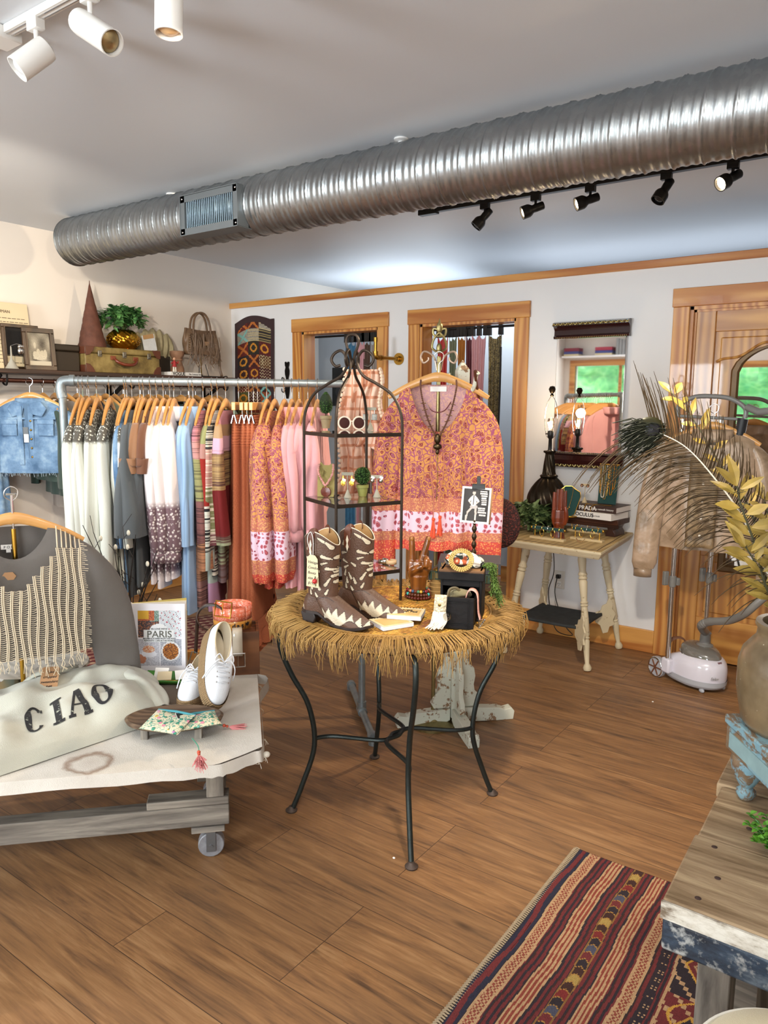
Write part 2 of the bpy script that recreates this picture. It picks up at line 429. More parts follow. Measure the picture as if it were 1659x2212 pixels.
# ---------------------------------------------------------------- duct
n=NT('galvanised_steel'); co=n.co()
v1=n.vor(co,45,out='Color'); s1=n.sep(v1)[0]; nz=n.noise(co,7,4)
GALV=n.fin(n.ramp(n.math('ADD',n.math('MULTIPLY',s1,.2),n.math('MULTIPLY',nz,.8)),[(.2,c('8c9092')),(.8,c('a6a9ab'))]),n.math('ADD',.30,n.math('MULTIPLY',nz,.1)),.95)
def duct():
    r0=.136; x0,x1=-4.335,1.7
    t=thing('air_duct','long ribbed galvanised steel spiral air duct hung under the ceiling','duct',(x0,2.75,2.43))
    P=.098
    def fn(u,v):
        x=x0+(x1-x0)*u; a=2*pi*v; zc=2.432-(x-x0)*.0065
        ph=((x-x0)/P+v)%1.0
        d=min(ph,1-ph)*P
        r=r0+.0065*math.exp(-(d/.004)**2)+.0016*sin(ph*2*pi*3)*(1 if .1<ph<.9 else 0)
        e=.0035*math.exp(-((x-x0)/.012)**2)
        return Vector((x,2.75+(r+e)*cos(a),zc+(r+e)*sin(a)))
    MB().grid(fn,1500,40).build('duct_shell',GALV,t,world=True,ang=180)
    MB().lathe([(.001,0),(.1,-.004),(r0-.01,-.002),(r0+.004,0),(r0+.006,.006)],n=40).build('end_cap',GALV,None)
    e=bpy.data.objects['end_cap']; e.parent=t; e.location=(0,0,.002); e.rotation_euler=(0,pi/2,0)
    for x in (-1.909,-3.406,-.3):
        h=MB(); h.lathe([(.03,0),(.03,-.006),(.012,-.012),(.008,-.02),(.008,-.06)],(x,2.75,ZC),16)
        h.build('hanger_flange',WHITE,t,world=True)
    # supply grille
    GR=PM('grille_grey',c('7d8488'),.4,.6,var=.05)
    gx0,gx1,gz0,gz1,gy=-3.15,-2.74,2.302,2.488,2.602
    g=MB(); b=.03
    g.box(gx0,gx1,gy-.008,gy+.03,gz0,gz0+b).box(gx0,gx1,gy-.008,gy+.03,gz1-b,gz1).box(gx0,gx0+b,gy-.008,gy+.03,gz0,gz1).box(gx1-b,gx1,gy-.008,gy+.03,gz0,gz1)
    for z in (gz0-.004,gz1+.001): g.box(gx0,gx1,gy-.012,gy+.09,z,z+.004)
    for x in (gx0-.003,gx1): g.box(x,x+.004,gy-.012,gy+.06,gz0,gz1)
    gr=g.build('grille_frame',GR,t,world=True)
    s=MB(); N=26
    for i in range(N):
        x=gx0+b+.006+(gx1-gx0-2*b-.012)*i/(N-1); s.ob((x,gy+.008,(gz0+gz1)/2),(.0025,.02,gz1-gz0-2*b),rz=.5)
    s.build('louvre_blades',PM('louvre_blue_grey',c('9db2bf'),.35,.7),gr,world=True)
    k=MB().box(gx0+b,gx1-b,gy+.024,gy+.026,gz0+b,gz1-b).build('backing',BLK,gr,world=True)
    sc_=MB()
    for x in (gx0+.013,gx1-.013):
        for z in (gz0+.013,gz1-.013): sc_.ell((x,gy-.009,z),(.005,.003,.005),8,5)
    sc_.build('screws',CHROME,gr,world=True)
duct()
# ---------------------------------------------------------------- black track and its spotlights
t=thing('ceiling_track','black ceiling track rail running behind the steel duct','track rail',(-.6,3.8,ZC))
MB().box(-2.49,1.7,3.783,3.817,ZC-.022,ZC).build('rail',BLK,t,world=True,bev=.002)
MB().box(-2.5,-2.38,3.778,3.822,ZC-.03,ZC).build('end_feed',BLK,t,world=True,bev=.003)
LENSW=emit('lit_warm_lens',(1,.78,.5),14.0)
LENSOFF=PM('unlit_lens',c('2a2a2c'),.2,var=0)
def spot(name,label,loc,dirv,body,lens,stem=.075,r=.034,ln=.12,group='black spotlights on the rear track',lit=False,bell=True,e=6,foot=(.05,.03)):
    t=thing(name,label,'spotlight',loc,0,group)
    d=Vector(dirv).normalized()
    MB().box(-foot[0]/2,foot[0]/2,-foot[1]/2,foot[1]/2,-.05,-.02).build('adapter',body,t,bev=.002)
    MB().tube([(0,0,-.04),(0,0,-stem)],.007,8).ell((0,0,-stem),.014,10,6).build('stem',body,t)
    c0=Vector((0,0,-stem-.01))
    b=MB()
    if bell: pr_=[(.001,-ln*.5),(.018,-ln*.5),(.021,-ln*.47),(.021,-.02),(.02,0),(r*.9,.015),(r,.025),(r,ln*.5),(r-.004,ln*.5),(r-.005,ln*.5-.015)]
    else: pr_=[(.001,-ln*.5),(r*.6,-ln*.5+.002),(r*.95,-ln*.42),(r,-ln*.3),(r,ln*.5),(r-.003,ln*.5),(r-.004,ln*.5-.02)]
    b.lathe(pr_,n=24,cap=False)
    q=d.to_track_quat('Z','Y'); M_=Matrix.Translation(c0+d*.015)@q.to_matrix().to_4x4()
    o=b.build('housing',body,t); o.matrix_local=M_
    l=MB().lathe([(r-.005,ln*.5-.014),(r*.5,ln*.5-.004),(.001,ln*.5-.001)],n=20,cap=False)
    l=l.build('lens',lens,t); l.matrix_local=M_
    if lit:
        p=Vector(loc)+c0+d*(ln*.5+.05)
        light('spot_beam','SPOT',p,e,WARM,.03,p+d,spot=75,blend=.8)
    return t
fl=[((1042,438),(-.55,-.35,-.75),0,'black spotlight head nearest the far end of the rear track, pointing down, unlit'),
    ((1157,422),(-.75,-.55,-.35),1,'lit black spotlight between the unlit one at the track end and another lit one'),
    ((1272,400),(-.75,-.55,-.33),1,'lit black spotlight third along the rear track, beside the gap before the unlit one'),
    ((1440,375),(-.35,-.45,-.85),0,'unlit black spotlight aimed steeply down between two lit ones'),
    ((1583,349),(-.55,-.75,-.50),1,'lit black spotlight last along the rear track, nearest the picture edge')]
for (q,d,lit,lb) in fl:
    p=G(*q,ZC-.022); spot('track_spotlight',lb,(p.x,3.8,ZC),d,BLK,LENSW if lit else LENSOFF,lit=lit,e=120 if q[0]>1500 else 45)
# white track with pale heads near the camera
WM=PM('white_enamel',c('e6e4df'),.3,var=0)
t=thing('ceiling_track','white ceiling track rail at the near side of the ceiling','track rail',(-2.2,1.297,ZC))
MB().box(-3.2,-.3,1.28,1.314,ZC-.022,ZC).build('rail',WM,t,world=True,bev=.002)
MB().box(-3.2,-.3,1.288,1.291,ZC-.024,ZC-.021).box(-3.2,-.3,1.303,1.306,ZC-.024,ZC-.021).build('contact_groove',CHROME,t,world=True)
MB().box(-2.42,-2.33,1.25,1.34,ZC-.035,ZC).build('feed_box',WM,t,world=True,bev=.004)
g_='white spotlights on the near track'
def wspot(px,label,d,lens,**k):
    p=G(*px,ZC-.03); return spot('track_spotlight',label,(p.x,1.297,ZC),d,WM,lens,group=g_,stem=.105,**k)
a=wspot((72,48),'white spotlight with a frosted lamp facing down towards the room',(-.35,-.75,-.75),PM('frosted_lens',c('d9dde0'),.3,var=0),r=.036,ln=.12,bell=False)
MB().lathe([(.044,.048),(.046,.056),(.044,.07),(.036,.073),(.034,.066)],n=28,cap=False).build('lamp_ring',WM,a).matrix_local=a.children[2].matrix_local
b=wspot((228,5),'white spotlight with an empty brassy socket mouth turned outwards',(.85,.05,-.55),PM('socket_brass',c('a8926a'),.3,.8),r=.034,ln=.17,bell=False)
wspot((437,-58),'white spotlight tube hanging straight down at the top edge of the view',(0,-.05,-1),PM('warm_socket',c('d8b080'),.4,var=0),r=.034,ln=.17,bell=False)
# ---------------------------------------------------------------- wall shelf
DW=wood('dark_shelf_wood',c('4a3226'),c('2c1d16'),'Y',1,.5)
SX=-4.49; SZ=1.66
t=thing('wall_shelf','long dark wooden wall shelf on black steel brackets with a hanging rail','shelf',(-4.66,2.9,SZ))
MB().box(XL,SX,.9,4.19,SZ-.026,SZ).build('shelf_board',DW,t,world=True,bev=.003)
for y in (1.5,2.35,3.25,4.12):
    b=MB(); b.box(XL,XL+.006,y-.018,y+.018,1.47,SZ-.026).box(XL,SX-.01,y-.018,y+.018,SZ-.034,SZ-.026)
    b.beam((XL+.01,y,1.49),(SX-.05,y,SZ-.03),.03,.008,up=(0,1,0)); b.build('bracket',BLK,t,world=True)
    MB().tube(cr([(-4.53,y+.03,SZ-.03),(-4.535,y+.03,1.58),(-4.55,y+.03,1.563),(-4.58,y+.03,1.575),(-4.585,y+.03,1.6)],5),.006,8).build('rail_hook',BLK,t,world=True)
MB().tube([(-4.565,1.2,1.592),(-4.565,4.17,1.592)],.014,12).build('hanging_rail',PM('bronze_rail',c('4a2c24'),.35,.6),t,world=True)
# ---------------------------------------------------------------- things on the wall shelf
SHY=SZ
# framed text board leaning on the wall (sheet of printed lines)
def lines_board(t,O,U,V,w,h,title,rows,mat,tsz):
    text('lettering',title,tsz,mat,t,Vector(O)+Vector(U)*(w*.5)+Vector(V)*(h*.86),U,V,align='CENTER')
    r=random.Random(3); m=MB(); U=Vector(U);V=Vector(V);N=U.cross(V)
    for i in range(rows):
        y=h*(.76-.66*i/(rows-1)); k=.93 if i%3!=2 else .6
        x=w*.1
        while x<w*k:
            d=r.uniform(.012,.03); a=Vector(O)+U*x+V*y; m.add([a,a+U*d,a+U*d+V*.004,a+V*.004],[(0,1,2,3)]); x+=d+.006
    m.build('printed_lines',mat,t,world=True)
O=WX(-20,790,-4.72); TR_=WX(62,655,-4.765)
O=Vector((-4.70,2.18,SZ)); U=Vector((0,1,0)); V=Vector((-.06,0,.46)).normalized()
t=thing('text_board','cream board of printed text leaning on the wall at the shelf end','sign',O)
CRP=PM('aged_cream_paper',c('d9c8a4'),.8,var=.06)
hh=.42; w_=.47
MB().prism([(0,0),(w_,0),(w_,hh),(0,hh)],O,U,V,.012).build('board',CRP,t,world=True,bev=.002)
N_=U.cross(V)
lines_board(t,O+N_*.0135,U,V,w_,hh,'FOR BEING HUMAN',13,PM('faded_ink',c('6a5a48'),.8,var=0),.026)
# two picture frames
def pframe(name,label,O,U,V,w,h,b,fm,pic,depth=.02,colf=None,nu=40,nv=40):
    t=thing(name,label,'picture frame',O)
    O=Vector(O);U=Vector(U).normalized();V=Vector(V).normalized();N=U.cross(V)
    m=MB()
    for (a,e) in (((0,0),(w,b)),((0,h-b),(w,h)),((0,b),(b,h-b)),((w-b,b),(w,h-b))):
        m.prism([a,(e[0],a[1]),e,(a[0],e[1])],O,U,V,depth)
    f=m.build('frame',fm,t,world=True,bev=.003)
    m=MB(); q=b*.95; s=b*.25
    for (a,e) in (((q-s,q-s),(w-q+s,q)),((q-s,h-q),(w-q+s,h-q+s)),((q-s,q),(q,h-q)),((w-q,q),(w-q+s,h-q))):
        m.prism([a,(e[0],a[1]),e,(a[0],e[1])],O,U,V,depth+.003)
    m.build('inner_bead',fm,f,world=True)
    P0=O+N*(depth*.5)
    m=MB()
    m.grid(lambda u,v:P0+U*(b+(w-2*b)*u)+V*(b+(h-2*b)*v),nu,nv,colf=colf) if colf else m.prism([(b,b),(w-b,b),(w-b,h-b),(b,h-b)],O+N*.004,U,V,.002)
    m.build('picture',pic or VC,t,world=True)
    return t
def engraving(u,v):
    r=random.Random(int(u*60)*131+int(v*60)); s=.25+.22*sin(u*9+2)*sin(v*7)+.12*r.random()
    for (x,y,a,b) in ((.3,.32,.1,.12),(.45,.36,.09,.16),(.62,.34,.1,.13),(.76,.36,.08,.14),(.32,.62,.05,.1),(.5,.22,.3,.05)):
        d=((u-x)/a)**2+((v-y)/b)**2
        if d<1: s=.62+.25*r.random()
    if v<.14: s=.75
    return mixc(c('2a2018'),c('d8cdb4'),min(1,max(0,s)))
DKF=wood('dark_frame_wood',c('4a3420'),c('2a1c12'),'Z',1,.4)
p=WX(52,795,-4.62)
pframe('picture_frame','sepia engraving of seated figures in a dark wooden frame',(-4.60,2.53,SZ),(.10,1,0),(-.09,0,1),.20,.262,.03,DKF,None,colf=engraving,nu=60,nv=60)
pframe('picture_frame','empty dark wooden frame standing behind the sepia engraving',(-4.70,2.45,SZ),(0,1,0),(-.06,0,1),.24,.285,.022,DKF,PM('black_backing',c('15110e'),.8))
# owl shaped silver ring holder
t=thing('jewellery_stand','small clear jewellery stand with a silver owl pendant on the shelf end','jewellery stand',(-4.56,2.43,SZ))
MB().lathe([(.04,0),(.035,.01),(.006,.06),(.004,.13),(.001,.14)],n=16).build('cone',PM('pale_acrylic',c('a09c90'),.2,var=0),t)
w2=MB(); w2.ell((0.02,.05,.11),(.012,.018,.022),12,8).ell((.022,.05,.135),(.013,.018,.014),12,8)
w2.ell((.034,.043,.137),.006,8,6).ell((.034,.057,.137),.006,8,6).tube([(0,0,.14),(.01,.03,.152),(.02,.05,.148)],.0015,6)
w2.build('owl_pendant',CHROME,t)
# suitcases
def suitcase(name,label,O,L,Wd,H,rz,m1,m2,full=True):
    t=thing(name,label,'suitcase',O,rz)
    MB().box(-Wd,0,0,L,0,H*.74).build('case_body',m1,t,bev=.008)
    MB().box(-Wd-.002,.003,-.003,L+.003,H*.75,H).build('lid',m1,t,bev=.01)
    if full:
        for y in (0,L):
            for z in (0,H):
                m=MB()
                sy=1 if y==0 else -1; sz=1 if z==0 else -1
                pts=[(y,z),(y+sy*.07,z),(y+sy*.055,z+sz*.03),(y+sy*.03,z+sz*.055),(y,z+sz*.06)]
                m.prism([(a-0,b_) for a,b_ in pts],(.004,0,0),(0,1,0),(0,0,1),.004)
                m.box(-.06,.004,min(y,y-sy*.005),max(y,y-sy*.005),min(z,z+sz*.05),max(z,z+sz*.05)); m.build('leather_corner',m2,t,bev=.002)
        y=L*.5
        m=MB(); m.tube(cr([(.012,y-.085,H*.58),(.03,y-.075,H*.46),(.045,y-.04,H*.36),(.05,y,H*.34),(.045,y+.04,H*.36),(.03,y+.075,H*.46),(.012,y+.085,H*.58)],6),[.007]*4+[.011]*29+[.007]*4,10)
        m.build('handle',PM('red_leather',c('6a2c18'),.35,Coat_Weight=.4),t)
        m=MB(); m.box(0,.008,y-.11,y-.07,H*.52,H*.68).box(0,.008,y+.07,y+.11,H*.52,H*.68); m.build('handle_plates',PM('rust_leather',c('7a3c20'),.5),t,bev=.002)
        for yy in (L*.18,L*.5,L*.84):
            m=MB(); m.box(0,.008,yy-.014,yy+.014,H*.62,H*.86).tube([(.012,yy-.01,H*.7),(.012,yy+.01,H*.7)],.006,8); m.build('latch',PM('dull_nickel',c('8a8578'),.35,.9),t,bev=.002)
    return t
n=NT('worn_khaki_canvas'); co=n.co(); f=n.noise(co,9,5,.65)
KH=n.fin(n.ramp(f,[(.3,c('4a3a1e')),(.5,c('7a6636')),(.7,c('96824c'))]),.6)
LEA=PM('brown_leather',c('5a2f1c'),.45,var=.3,vs=25,bump=.2,bs=120)
suitcase('suitcase','old khaki suitcase with leather corners and handle on the shelf',(-4.565,2.93,SZ),.60,.2,.172,0,KH,LEA)
suitcase('suitcase','dark flat suitcase behind the khaki one on the shelf',(-4.61,2.72,SZ),.20,.17,.176,0,PM('dark_case',c('2c2216'),.6,var=.3),LEA,False)
# rusty cone
RUST=PM('rusty_tin',c('5e382a'),.75,.2,var=.5,vs=22,bump=.5,bs=60)
p=(-4.66,3.05,SZ+.172)
MBc=MB().lathe([(.093-.00001,0),(.0925,.004)]+[(.093*(1-i/30)+.002*sin(i*2.1)*(1-i/30),.435*i/30) for i in range(1,30)]+[(.002,.44)],n=32,rib=lambda a,z:1+.02*sin(a*5+z*60))
tag(MBc.build('rusty_cone',RUST,org=None),'tall rusty metal cone standing on the khaki suitcase','cone').location=p
# gold vase with ivy
GT=PM('gold_leaf',c('c8952f'),.22,1,var=.3,vs=20)
t=thing('gold_vase','knobbly gold oval vase on the khaki suitcase','vase',(-4.66,3.30,SZ+.172))
def gv(u,v):
    a=2*pi*u; z=v; r=sin(pi*(.12+.76*z))**.6
    k=1+.07*sin(a*11+z*9)*sin(z*17+a*3)+.04*sin(a*23)*sin(z*29)
    return Vector((.075*r*k*cos(a),.125*r*k*sin(a),.135*z))
MB().grid(gv,72,30,close=True).build('vase_body',GT,t,ang=180)
MB().lathe([(.05,0),(.001,.001)],(0,0,.003),20).build('vase_foot',GT,t)
def leafshape(m,O,d,up,L,w,fold=.25,curl=.3,lob=False,col=None,mi=0):
    O=Vector(O);d=Vector(d).normalized();s=d.cross(Vector(up)).normalized() if d.cross(Vector(up)).length>1e-3 else Vector((1,0,0));n_=s.cross(d)
    if lob: pr=[(0,.0),(.12,.75),(.3,.55),(.45,1.0),(.62,.5),(.8,.42),(1,0)]
    else: pr=[(0,.05),(.2,.6),(.45,1.0),(.7,.75),(.9,.3),(1,0)]
    vs=[];fs=[]
    for t_,k in pr:
        q=O+d*(L*t_)-n_*(curl*L*t_*t_)
        vs+= [q-s*(w*k)+n_*(fold*w*k),q,q+s*(w*k)+n_*(fold*w*k)]
    for i in range(len(pr)-1):
        b=i*3; fs+=[(b,b+1,b+4,b+3),(b+1,b+2,b+5,b+4)]
    m.add(vs,fs,col=col,mi=mi)
n=NT('ivy_leaf'); co=n.co(); f=n.noise(co,22,2); IVY=n.fin(n.ramp(f,[(.35,c('1c4420')),(.65,c('6aa05c'))]),.4)
n=NT('pale_ivy_leaf'); co=n.co(); f=n.noise(co,30,2); IVY2=n.fin(n.ramp(f,[(.35,c('2c4424')),(.6,c('7f9460'))]),.4)
def ivy(name,label,loc,spread,N,mat,ls=.03,seed=1,h=.1,droop=.3,parent=None,group=None,base=0):
    r=random.Random(seed); t=thing(name,label,'plant',loc,group=group); m=MB(); s=MB()
    for i in range(N):
        a=r.uniform(0,2*pi); q=r.uniform(.3,1)
        e=Vector((spread[0]*q*cos(a),spread[1]*q*sin(a),base+h*r.uniform(.3,1.1)*(1.2-q*.5)-droop*h*q))
        mid=Vector((e.x*.5,e.y*.5,base+h*.7)); pts=cr([(0,0,base),mid,e],4); s.tube(pts,.0016,5)
        for k,pt in enumerate(pts[2:]):
            for _ in range(2):
                d=Vector((r.uniform(-1,1),r.uniform(-1,1),r.uniform(-.3,.8)))
                leafshape(m,pt,d,(r.uniform(-.4,.4),r.uniform(-.4,.4),1),ls*r.uniform(.7,1.2),ls*.42,lob=True)
    s.build('stems',PM('green_stem',c('4a5a2a'),.6),t); l=m.build('leaves',mat,t,smooth=False); l['kind']='stuff'
    return t
ivy('ivy_plant','bright green ivy sprays growing out of the gold vase',(-4.66,3.30,SZ+.30),(.11,.22),40,IVY,.058,3,.18,.25)
# carved white shell, bracket and photo card behind the vase
t=thing('carved_plaque','pale carved ornamental plaque leaning behind the gold vase','ornament',(-4.74,3.62,SZ))
MB().grid(lambda u,v:Vector((-.01+.02*sin(v*pi)*(1+.5*sin(u*40)),(-.16+.32*u),.14+(.2)*v*(.75+.25*sin(pi*u))+.012*sin(u*30))),50,14).build('carved_relief',PM('weathered_plaster',c('a59a78'),.8,var=.35,vs=30,bump=.6,bs=80),t,sol=.012)
MB().box(-.02,.0,-.14,.14,0,.15).build('back_board',PM('dark_board',c('3a3228'),.7),t)
t=thing('photo_card','tilted pale picture card between the gold vase and the plaque','card',(-4.64,3.50,SZ+.175))
MB().ob((0,0,.055),(.006,.11,.12),rx=.2).build('card',PM('speckled_card',c('cfd2d2'),.6,var=.15,vs=60),t)
MB().ob((.0045,-.01,.1),(.004,.09,.03),rx=.2).build('card_stripe',PM('card_tan',c('b08a5c'),.6),t)
t=thing('corbel','small carved terracotta corbel pedestal on the shelf','pedestal',(-4.64,3.745,SZ+.028))
cm=PM('terracotta_stone',c('8f6a50'),.8,var=.3,vs=30,bump=.5,bs=70)
MB().lathe([(.052,0),(.052,.03),(.045,.05),(.036,.075),(.034,.085),(.042,.09),(.042,.1),(.036,.105),(.046,.12),(.052,.135),(.052,.158),(.044,.16),(.001,.16)],n=20,rib=lambda a,z:1+(.04*sin(a*8) if z>.1 else .02*sin(a*6))).build('pedestal',cm,t)
t=thing('figurine','tiny figurine in red and white standing on the fashion book','figurine',(-4.56,3.655,SZ+.03))
m=MB(); m.lathe([(.009,0),(.006,.02),(.007,.04)],(0,-.008,0),8).lathe([(.009,0),(.006,.02),(.007,.04)],(0,.009,0),8); m.build('legs',PM('cream_cloth',c('d8cfc0'),.7),t)
MB().lathe([(.02,.035),(.014,.05),(.012,.07),(.006,.082)],n=10).tube([(0,.012,.07),(0,.03,.06),(0,.036,.078)],.005,6).tube([(0,-.012,.07),(0,-.028,.058)],.005,6).build('jacket',PM('red_cloth',c('a02a2a'),.7),t)
MB().ell((0,0,.093),.011,10,8).build('head',PM('doll_face',c('c89878'),.6),t)
# fashion book
def book(name,label,O,L,Wd,H,rz,cover,pages=None,spine=None,tx=None,txs=.02,tmat=None,group=None,tx2=None,rot=None,txx=.06):
    """spine along local X at y=0, pages towards +y"""
    t=thing(name,label,'book',O,rz,group,rot=rot); b=.003
    m=MB(); m.box(0,L,0,Wd,0,b).box(0,L,0,Wd,H-b,H); 
    m.box(0,L,-.001,b,0,H); m.build('cover',cover,t,bev=.001)
    MB().box(b*.7,L-b*.7,b,Wd-b,b,H-b).build('pages',pages or PAPER,t)
    if tx: text('lettering',tx,txs,tmat or INK,t,mw(t)@Vector((L*txx,-.0016,H*.5)),mw(t).to_3x3()@Vector((1,0,0)),(0,0,1),bold=txs*.02)
    if tx2: text('lettering',tx2,txs*.45,tmat or INK,t,mw(t)@Vector((L*.58,-.0016,H*.5)),mw(t).to_3x3()@Vector((1,0,0)),(0,0,1))
    return t
book('book','white fashion book with black spine lettering lying on the wall shelf',(-4.535,3.60,SZ),.285,.2,.028,pi/2,PAPER,tx='VOGUE',txs=.034,tx2='The Common Thread',group=None)
# ---------------------------------------------------------------- handbag on a wire stand
n=NT('taupe_leather'); co=n.co(); f=n.noise(co,12,4); n.bump(n.noise(co,60,4),.4,.004)
TAU=n.fin(n.mix(f,c('4c3828'),c('80644a')),.5)
t=thing('handbag_stand','small black wire easel holding up the fringed handbag','stand',(-4.63,3.97,SZ))
m=MB()
for y in (-.05,.05): m.tube([(0.03,y,0),(.01,y*.6,.1),(.03,y,0)],.003,6).tube([(.05,y-.02,.004),(.05,y+.05,.004)],.003,6)
m.tube([(.06,-.09,.006),(.06,.17,.006)],.004,6).tube([(.06,-.09,.006),(.08,-.1,.03)],.003,6).tube(cr([(.06,.17,.006),(.07,.2,.01),(.06,.2,-.03)],4),.004,6)
m.build('wire_feet',BLK,t); MB().tube([(.0,0,0),(-.01,0,.30),(-.01,0,.36)],.0045,8).build('upright_rod',BRASS,t)
t=thing('handbag','taupe leather handbag with long fringes hanging on a wire stand on the shelf','handbag',(-4.63,3.97,SZ+.17))
def bag(u,v):
    a=2*pi*u; ca=cos(a); sa=sin(a); y=math.copysign(abs(ca)**.6,ca); x=math.copysign(abs(sa)**.7,sa)
    W_=.150+.012*sin(v*3); T_=.06*(1-.75*v**1.5)
    return Vector((T_*x+.004*sin(a*9+v*8),W_*y+.004*sin(v*12+a*5),.185*v+.012*(abs(ca))*v))
MB().grid(bag,64,18,close=True).build('bag_body',TAU,t,ang=180)
MB().grid(lambda u,v:bag(u,v*1.0)*1.0 if False else Vector((bag(u,0).x*v,bag(u,0).y*v,0)),40,2,close=True).build('bag_base',TAU,t)
h=MB()
for x in (.02,-.02): h.tube(cr([(x,-.085,.16),(x,-.083,.22),(x*.9,-.065,.28),(x*.8,-.02,.315),(x*.8,.03,.312),(x*.9,.066,.27),(x,.083,.2),(x,.085,.16)],6),.0085,8)
h.build('handles',TAU,t)
r=random.Random(5); fr=MB()
for i in range(95):
    y=r.choice([-.075,.07])+r.uniform(-.05,.05) if i<70 else r.uniform(-.15,.15)
    z0=.15+r.uniform(-.02,.02); ln=r.uniform(.10,.24); x=.055-.2*(z0-.1)
    fr.tube(cr([(x,y,z0),(x+.016,y+r.uniform(-.01,.01),z0-ln*.4),(x+.012,y+r.uniform(-.02,.02),z0-ln*.75),(x+.01,y+r.uniform(-.03,.03),z0-ln)],3),.0026,5,flat=.5)
o=fr.build('fringe',TAU,t); o['kind']='stuff'
b=MB()
for y in (-.08,.0,.08):
    b.tube([(.063,y-.025,.06),(.062,y-.02,.155)],.005,6)
for k in range(8): b.ell((.05,-.148,.02+k*.018),(.012,.01,.009),8,5)
b.build('braids',TAU,t)
MB().box(.058,.062,-.02,.03,.07,.1).build('patch',PM('leather_patch',c('98785a'),.4),t,bev=.001)
MB().tube(cr([(.0,.155,.14),(.02,.165,.02),(.03,.16,-.09),(.045,.165,-.15),(.06,.15,-.165)],6),.0105,6,flat=.3).build('shoulder_strap',TAU,t)
# ---------------------------------------------------------------- patchwork hanging
qc=[c(x) for x in ('6a1e16','4a1a18','7c2a1a','5a5a2e','8a8a58','2a2426','9a4a22','a8a090','3a1816','6a4628','5a1c1c','86683c','4a4440','2e2a20')]
def quilt(u,v):
    e=.07
    if u<e or u>1-e or v>.93+.05*sin(pi*u)-.03 or v<.04: return c('3a2628')
    r0=random.Random(int((u-e)*3/.86)*13+int(v*9)*7+1); base=qc[r0.randrange(len(qc))]; r1=random.Random(int(u*70)*97+int(v*140))
    fu=((u-e)*3/.86)%1; fv=(v*9)%1
    k=r0.randrange(4)
    if k==0 and abs(math.hypot(fu-.5,fv-.5)-.28)<.07: return c('c8862a')
    if k==1 and sin(fu*25)*sin(fv*25)>.3: return mixc(base,c('d8c8a0'),.7)
    if k==2 and (abs(fu-fv)<.12 or abs(fu+fv-1)<.12): return c('7ab0a8') if r0.random()<.4 else c('b86a2c')
    if k==3 and sin(fv*30)>.4: return mixc(base,c('c8b070'),.5)
    return mixc(base,(0,0,0),.35*r1.random())
x0,x1,z0,z1=-4.735,-4.29,1.25,2.11
m=MB().grid(lambda u,v:Vector((x0+(x1-x0)*u,4.425-.006*sin(u*6+v*5),z0+(z1-z0+.045*sin(pi*min(1,u*1.1)))*v+.02*u*v)),60,110,colf=quilt)
o=m.build('wall_hanging',VCR,None,org=((x0+x1)/2,4.43,z0),sol=.008)
tag(o,'dark patchwork textile panel with curved top hanging near the left corner','wall hanging')
# black metal cat hook
t=thing('wall_hook','flat black metal hook cut as a curled cat beside the patchwork panel','hook',(-4.153,4.432,1.5))
pts=[(-.01,0),(-.02,.04),(-.026,.09),(-.02,.13),(-.012,.16),(-.022,.19),(-.024,.22),(-.015,.245),(-.022,.26),(-.024,.285),(-.012,.29),(0,.28),(.012,.29),(.024,.285),(.022,.26),(.015,.245),(.024,.22),(.022,.19),(.012,.16),(.02,.13),(.026,.09),(.02,.04),(.01,0)]
MB().prism([(a,b) for a,b in pts],(0,0,0),(1,0,0),(0,0,1),.004).build('plate',BLK,t)
MB().tube(cr([(-.015,-.005,.13),(-.04,-.01,.12),(-.05,-.012,.14),(-.045,-.012,.165),(-.03,-.012,.16)],5),.004,6).tube(cr([(-.01,-.004,.08),(-.03,-.01,.05),(-.05,-.012,.06),(-.052,-.012,.08)],5),.004,6).build('curls',BLK,t)
# brass pipe hook
t=thing('wall_hook','brass pipe hook with a round flange between the two fitting room openings','hook',(-3.08,4.44,1.78))
PB=PM('polished_brass',c('a8823a'),.3,1,var=.15,vs=20)
m=MB(); m.tube([(0,0,0),(0,-.008,0)],.042,24).tube([(0,-.008,0),(0,-.03,0)],.02,16); m.build('flange',PB,t)
m=MB(); m.tube([(0,-.02,0),(-.03,-.2,0)],.013,12).tube(cr([(-.028,-.19,0),(-.035,-.222,.004),(-.038,-.23,.03)],5),.017,12).tube([(-.038,-.23,.02),(-.038,-.23,.105)],.012,12).tube([(-.038,-.23,.105),(-.038,-.23,.135)],.015,12)
for p,q in (((-.025,-.17,0),(-.028,-.188,0)),((-.038,-.23,.028),(-.038,-.23,.042))): m.tube([p,q],.019,12)
m.build('pipe_arm',PB,t)
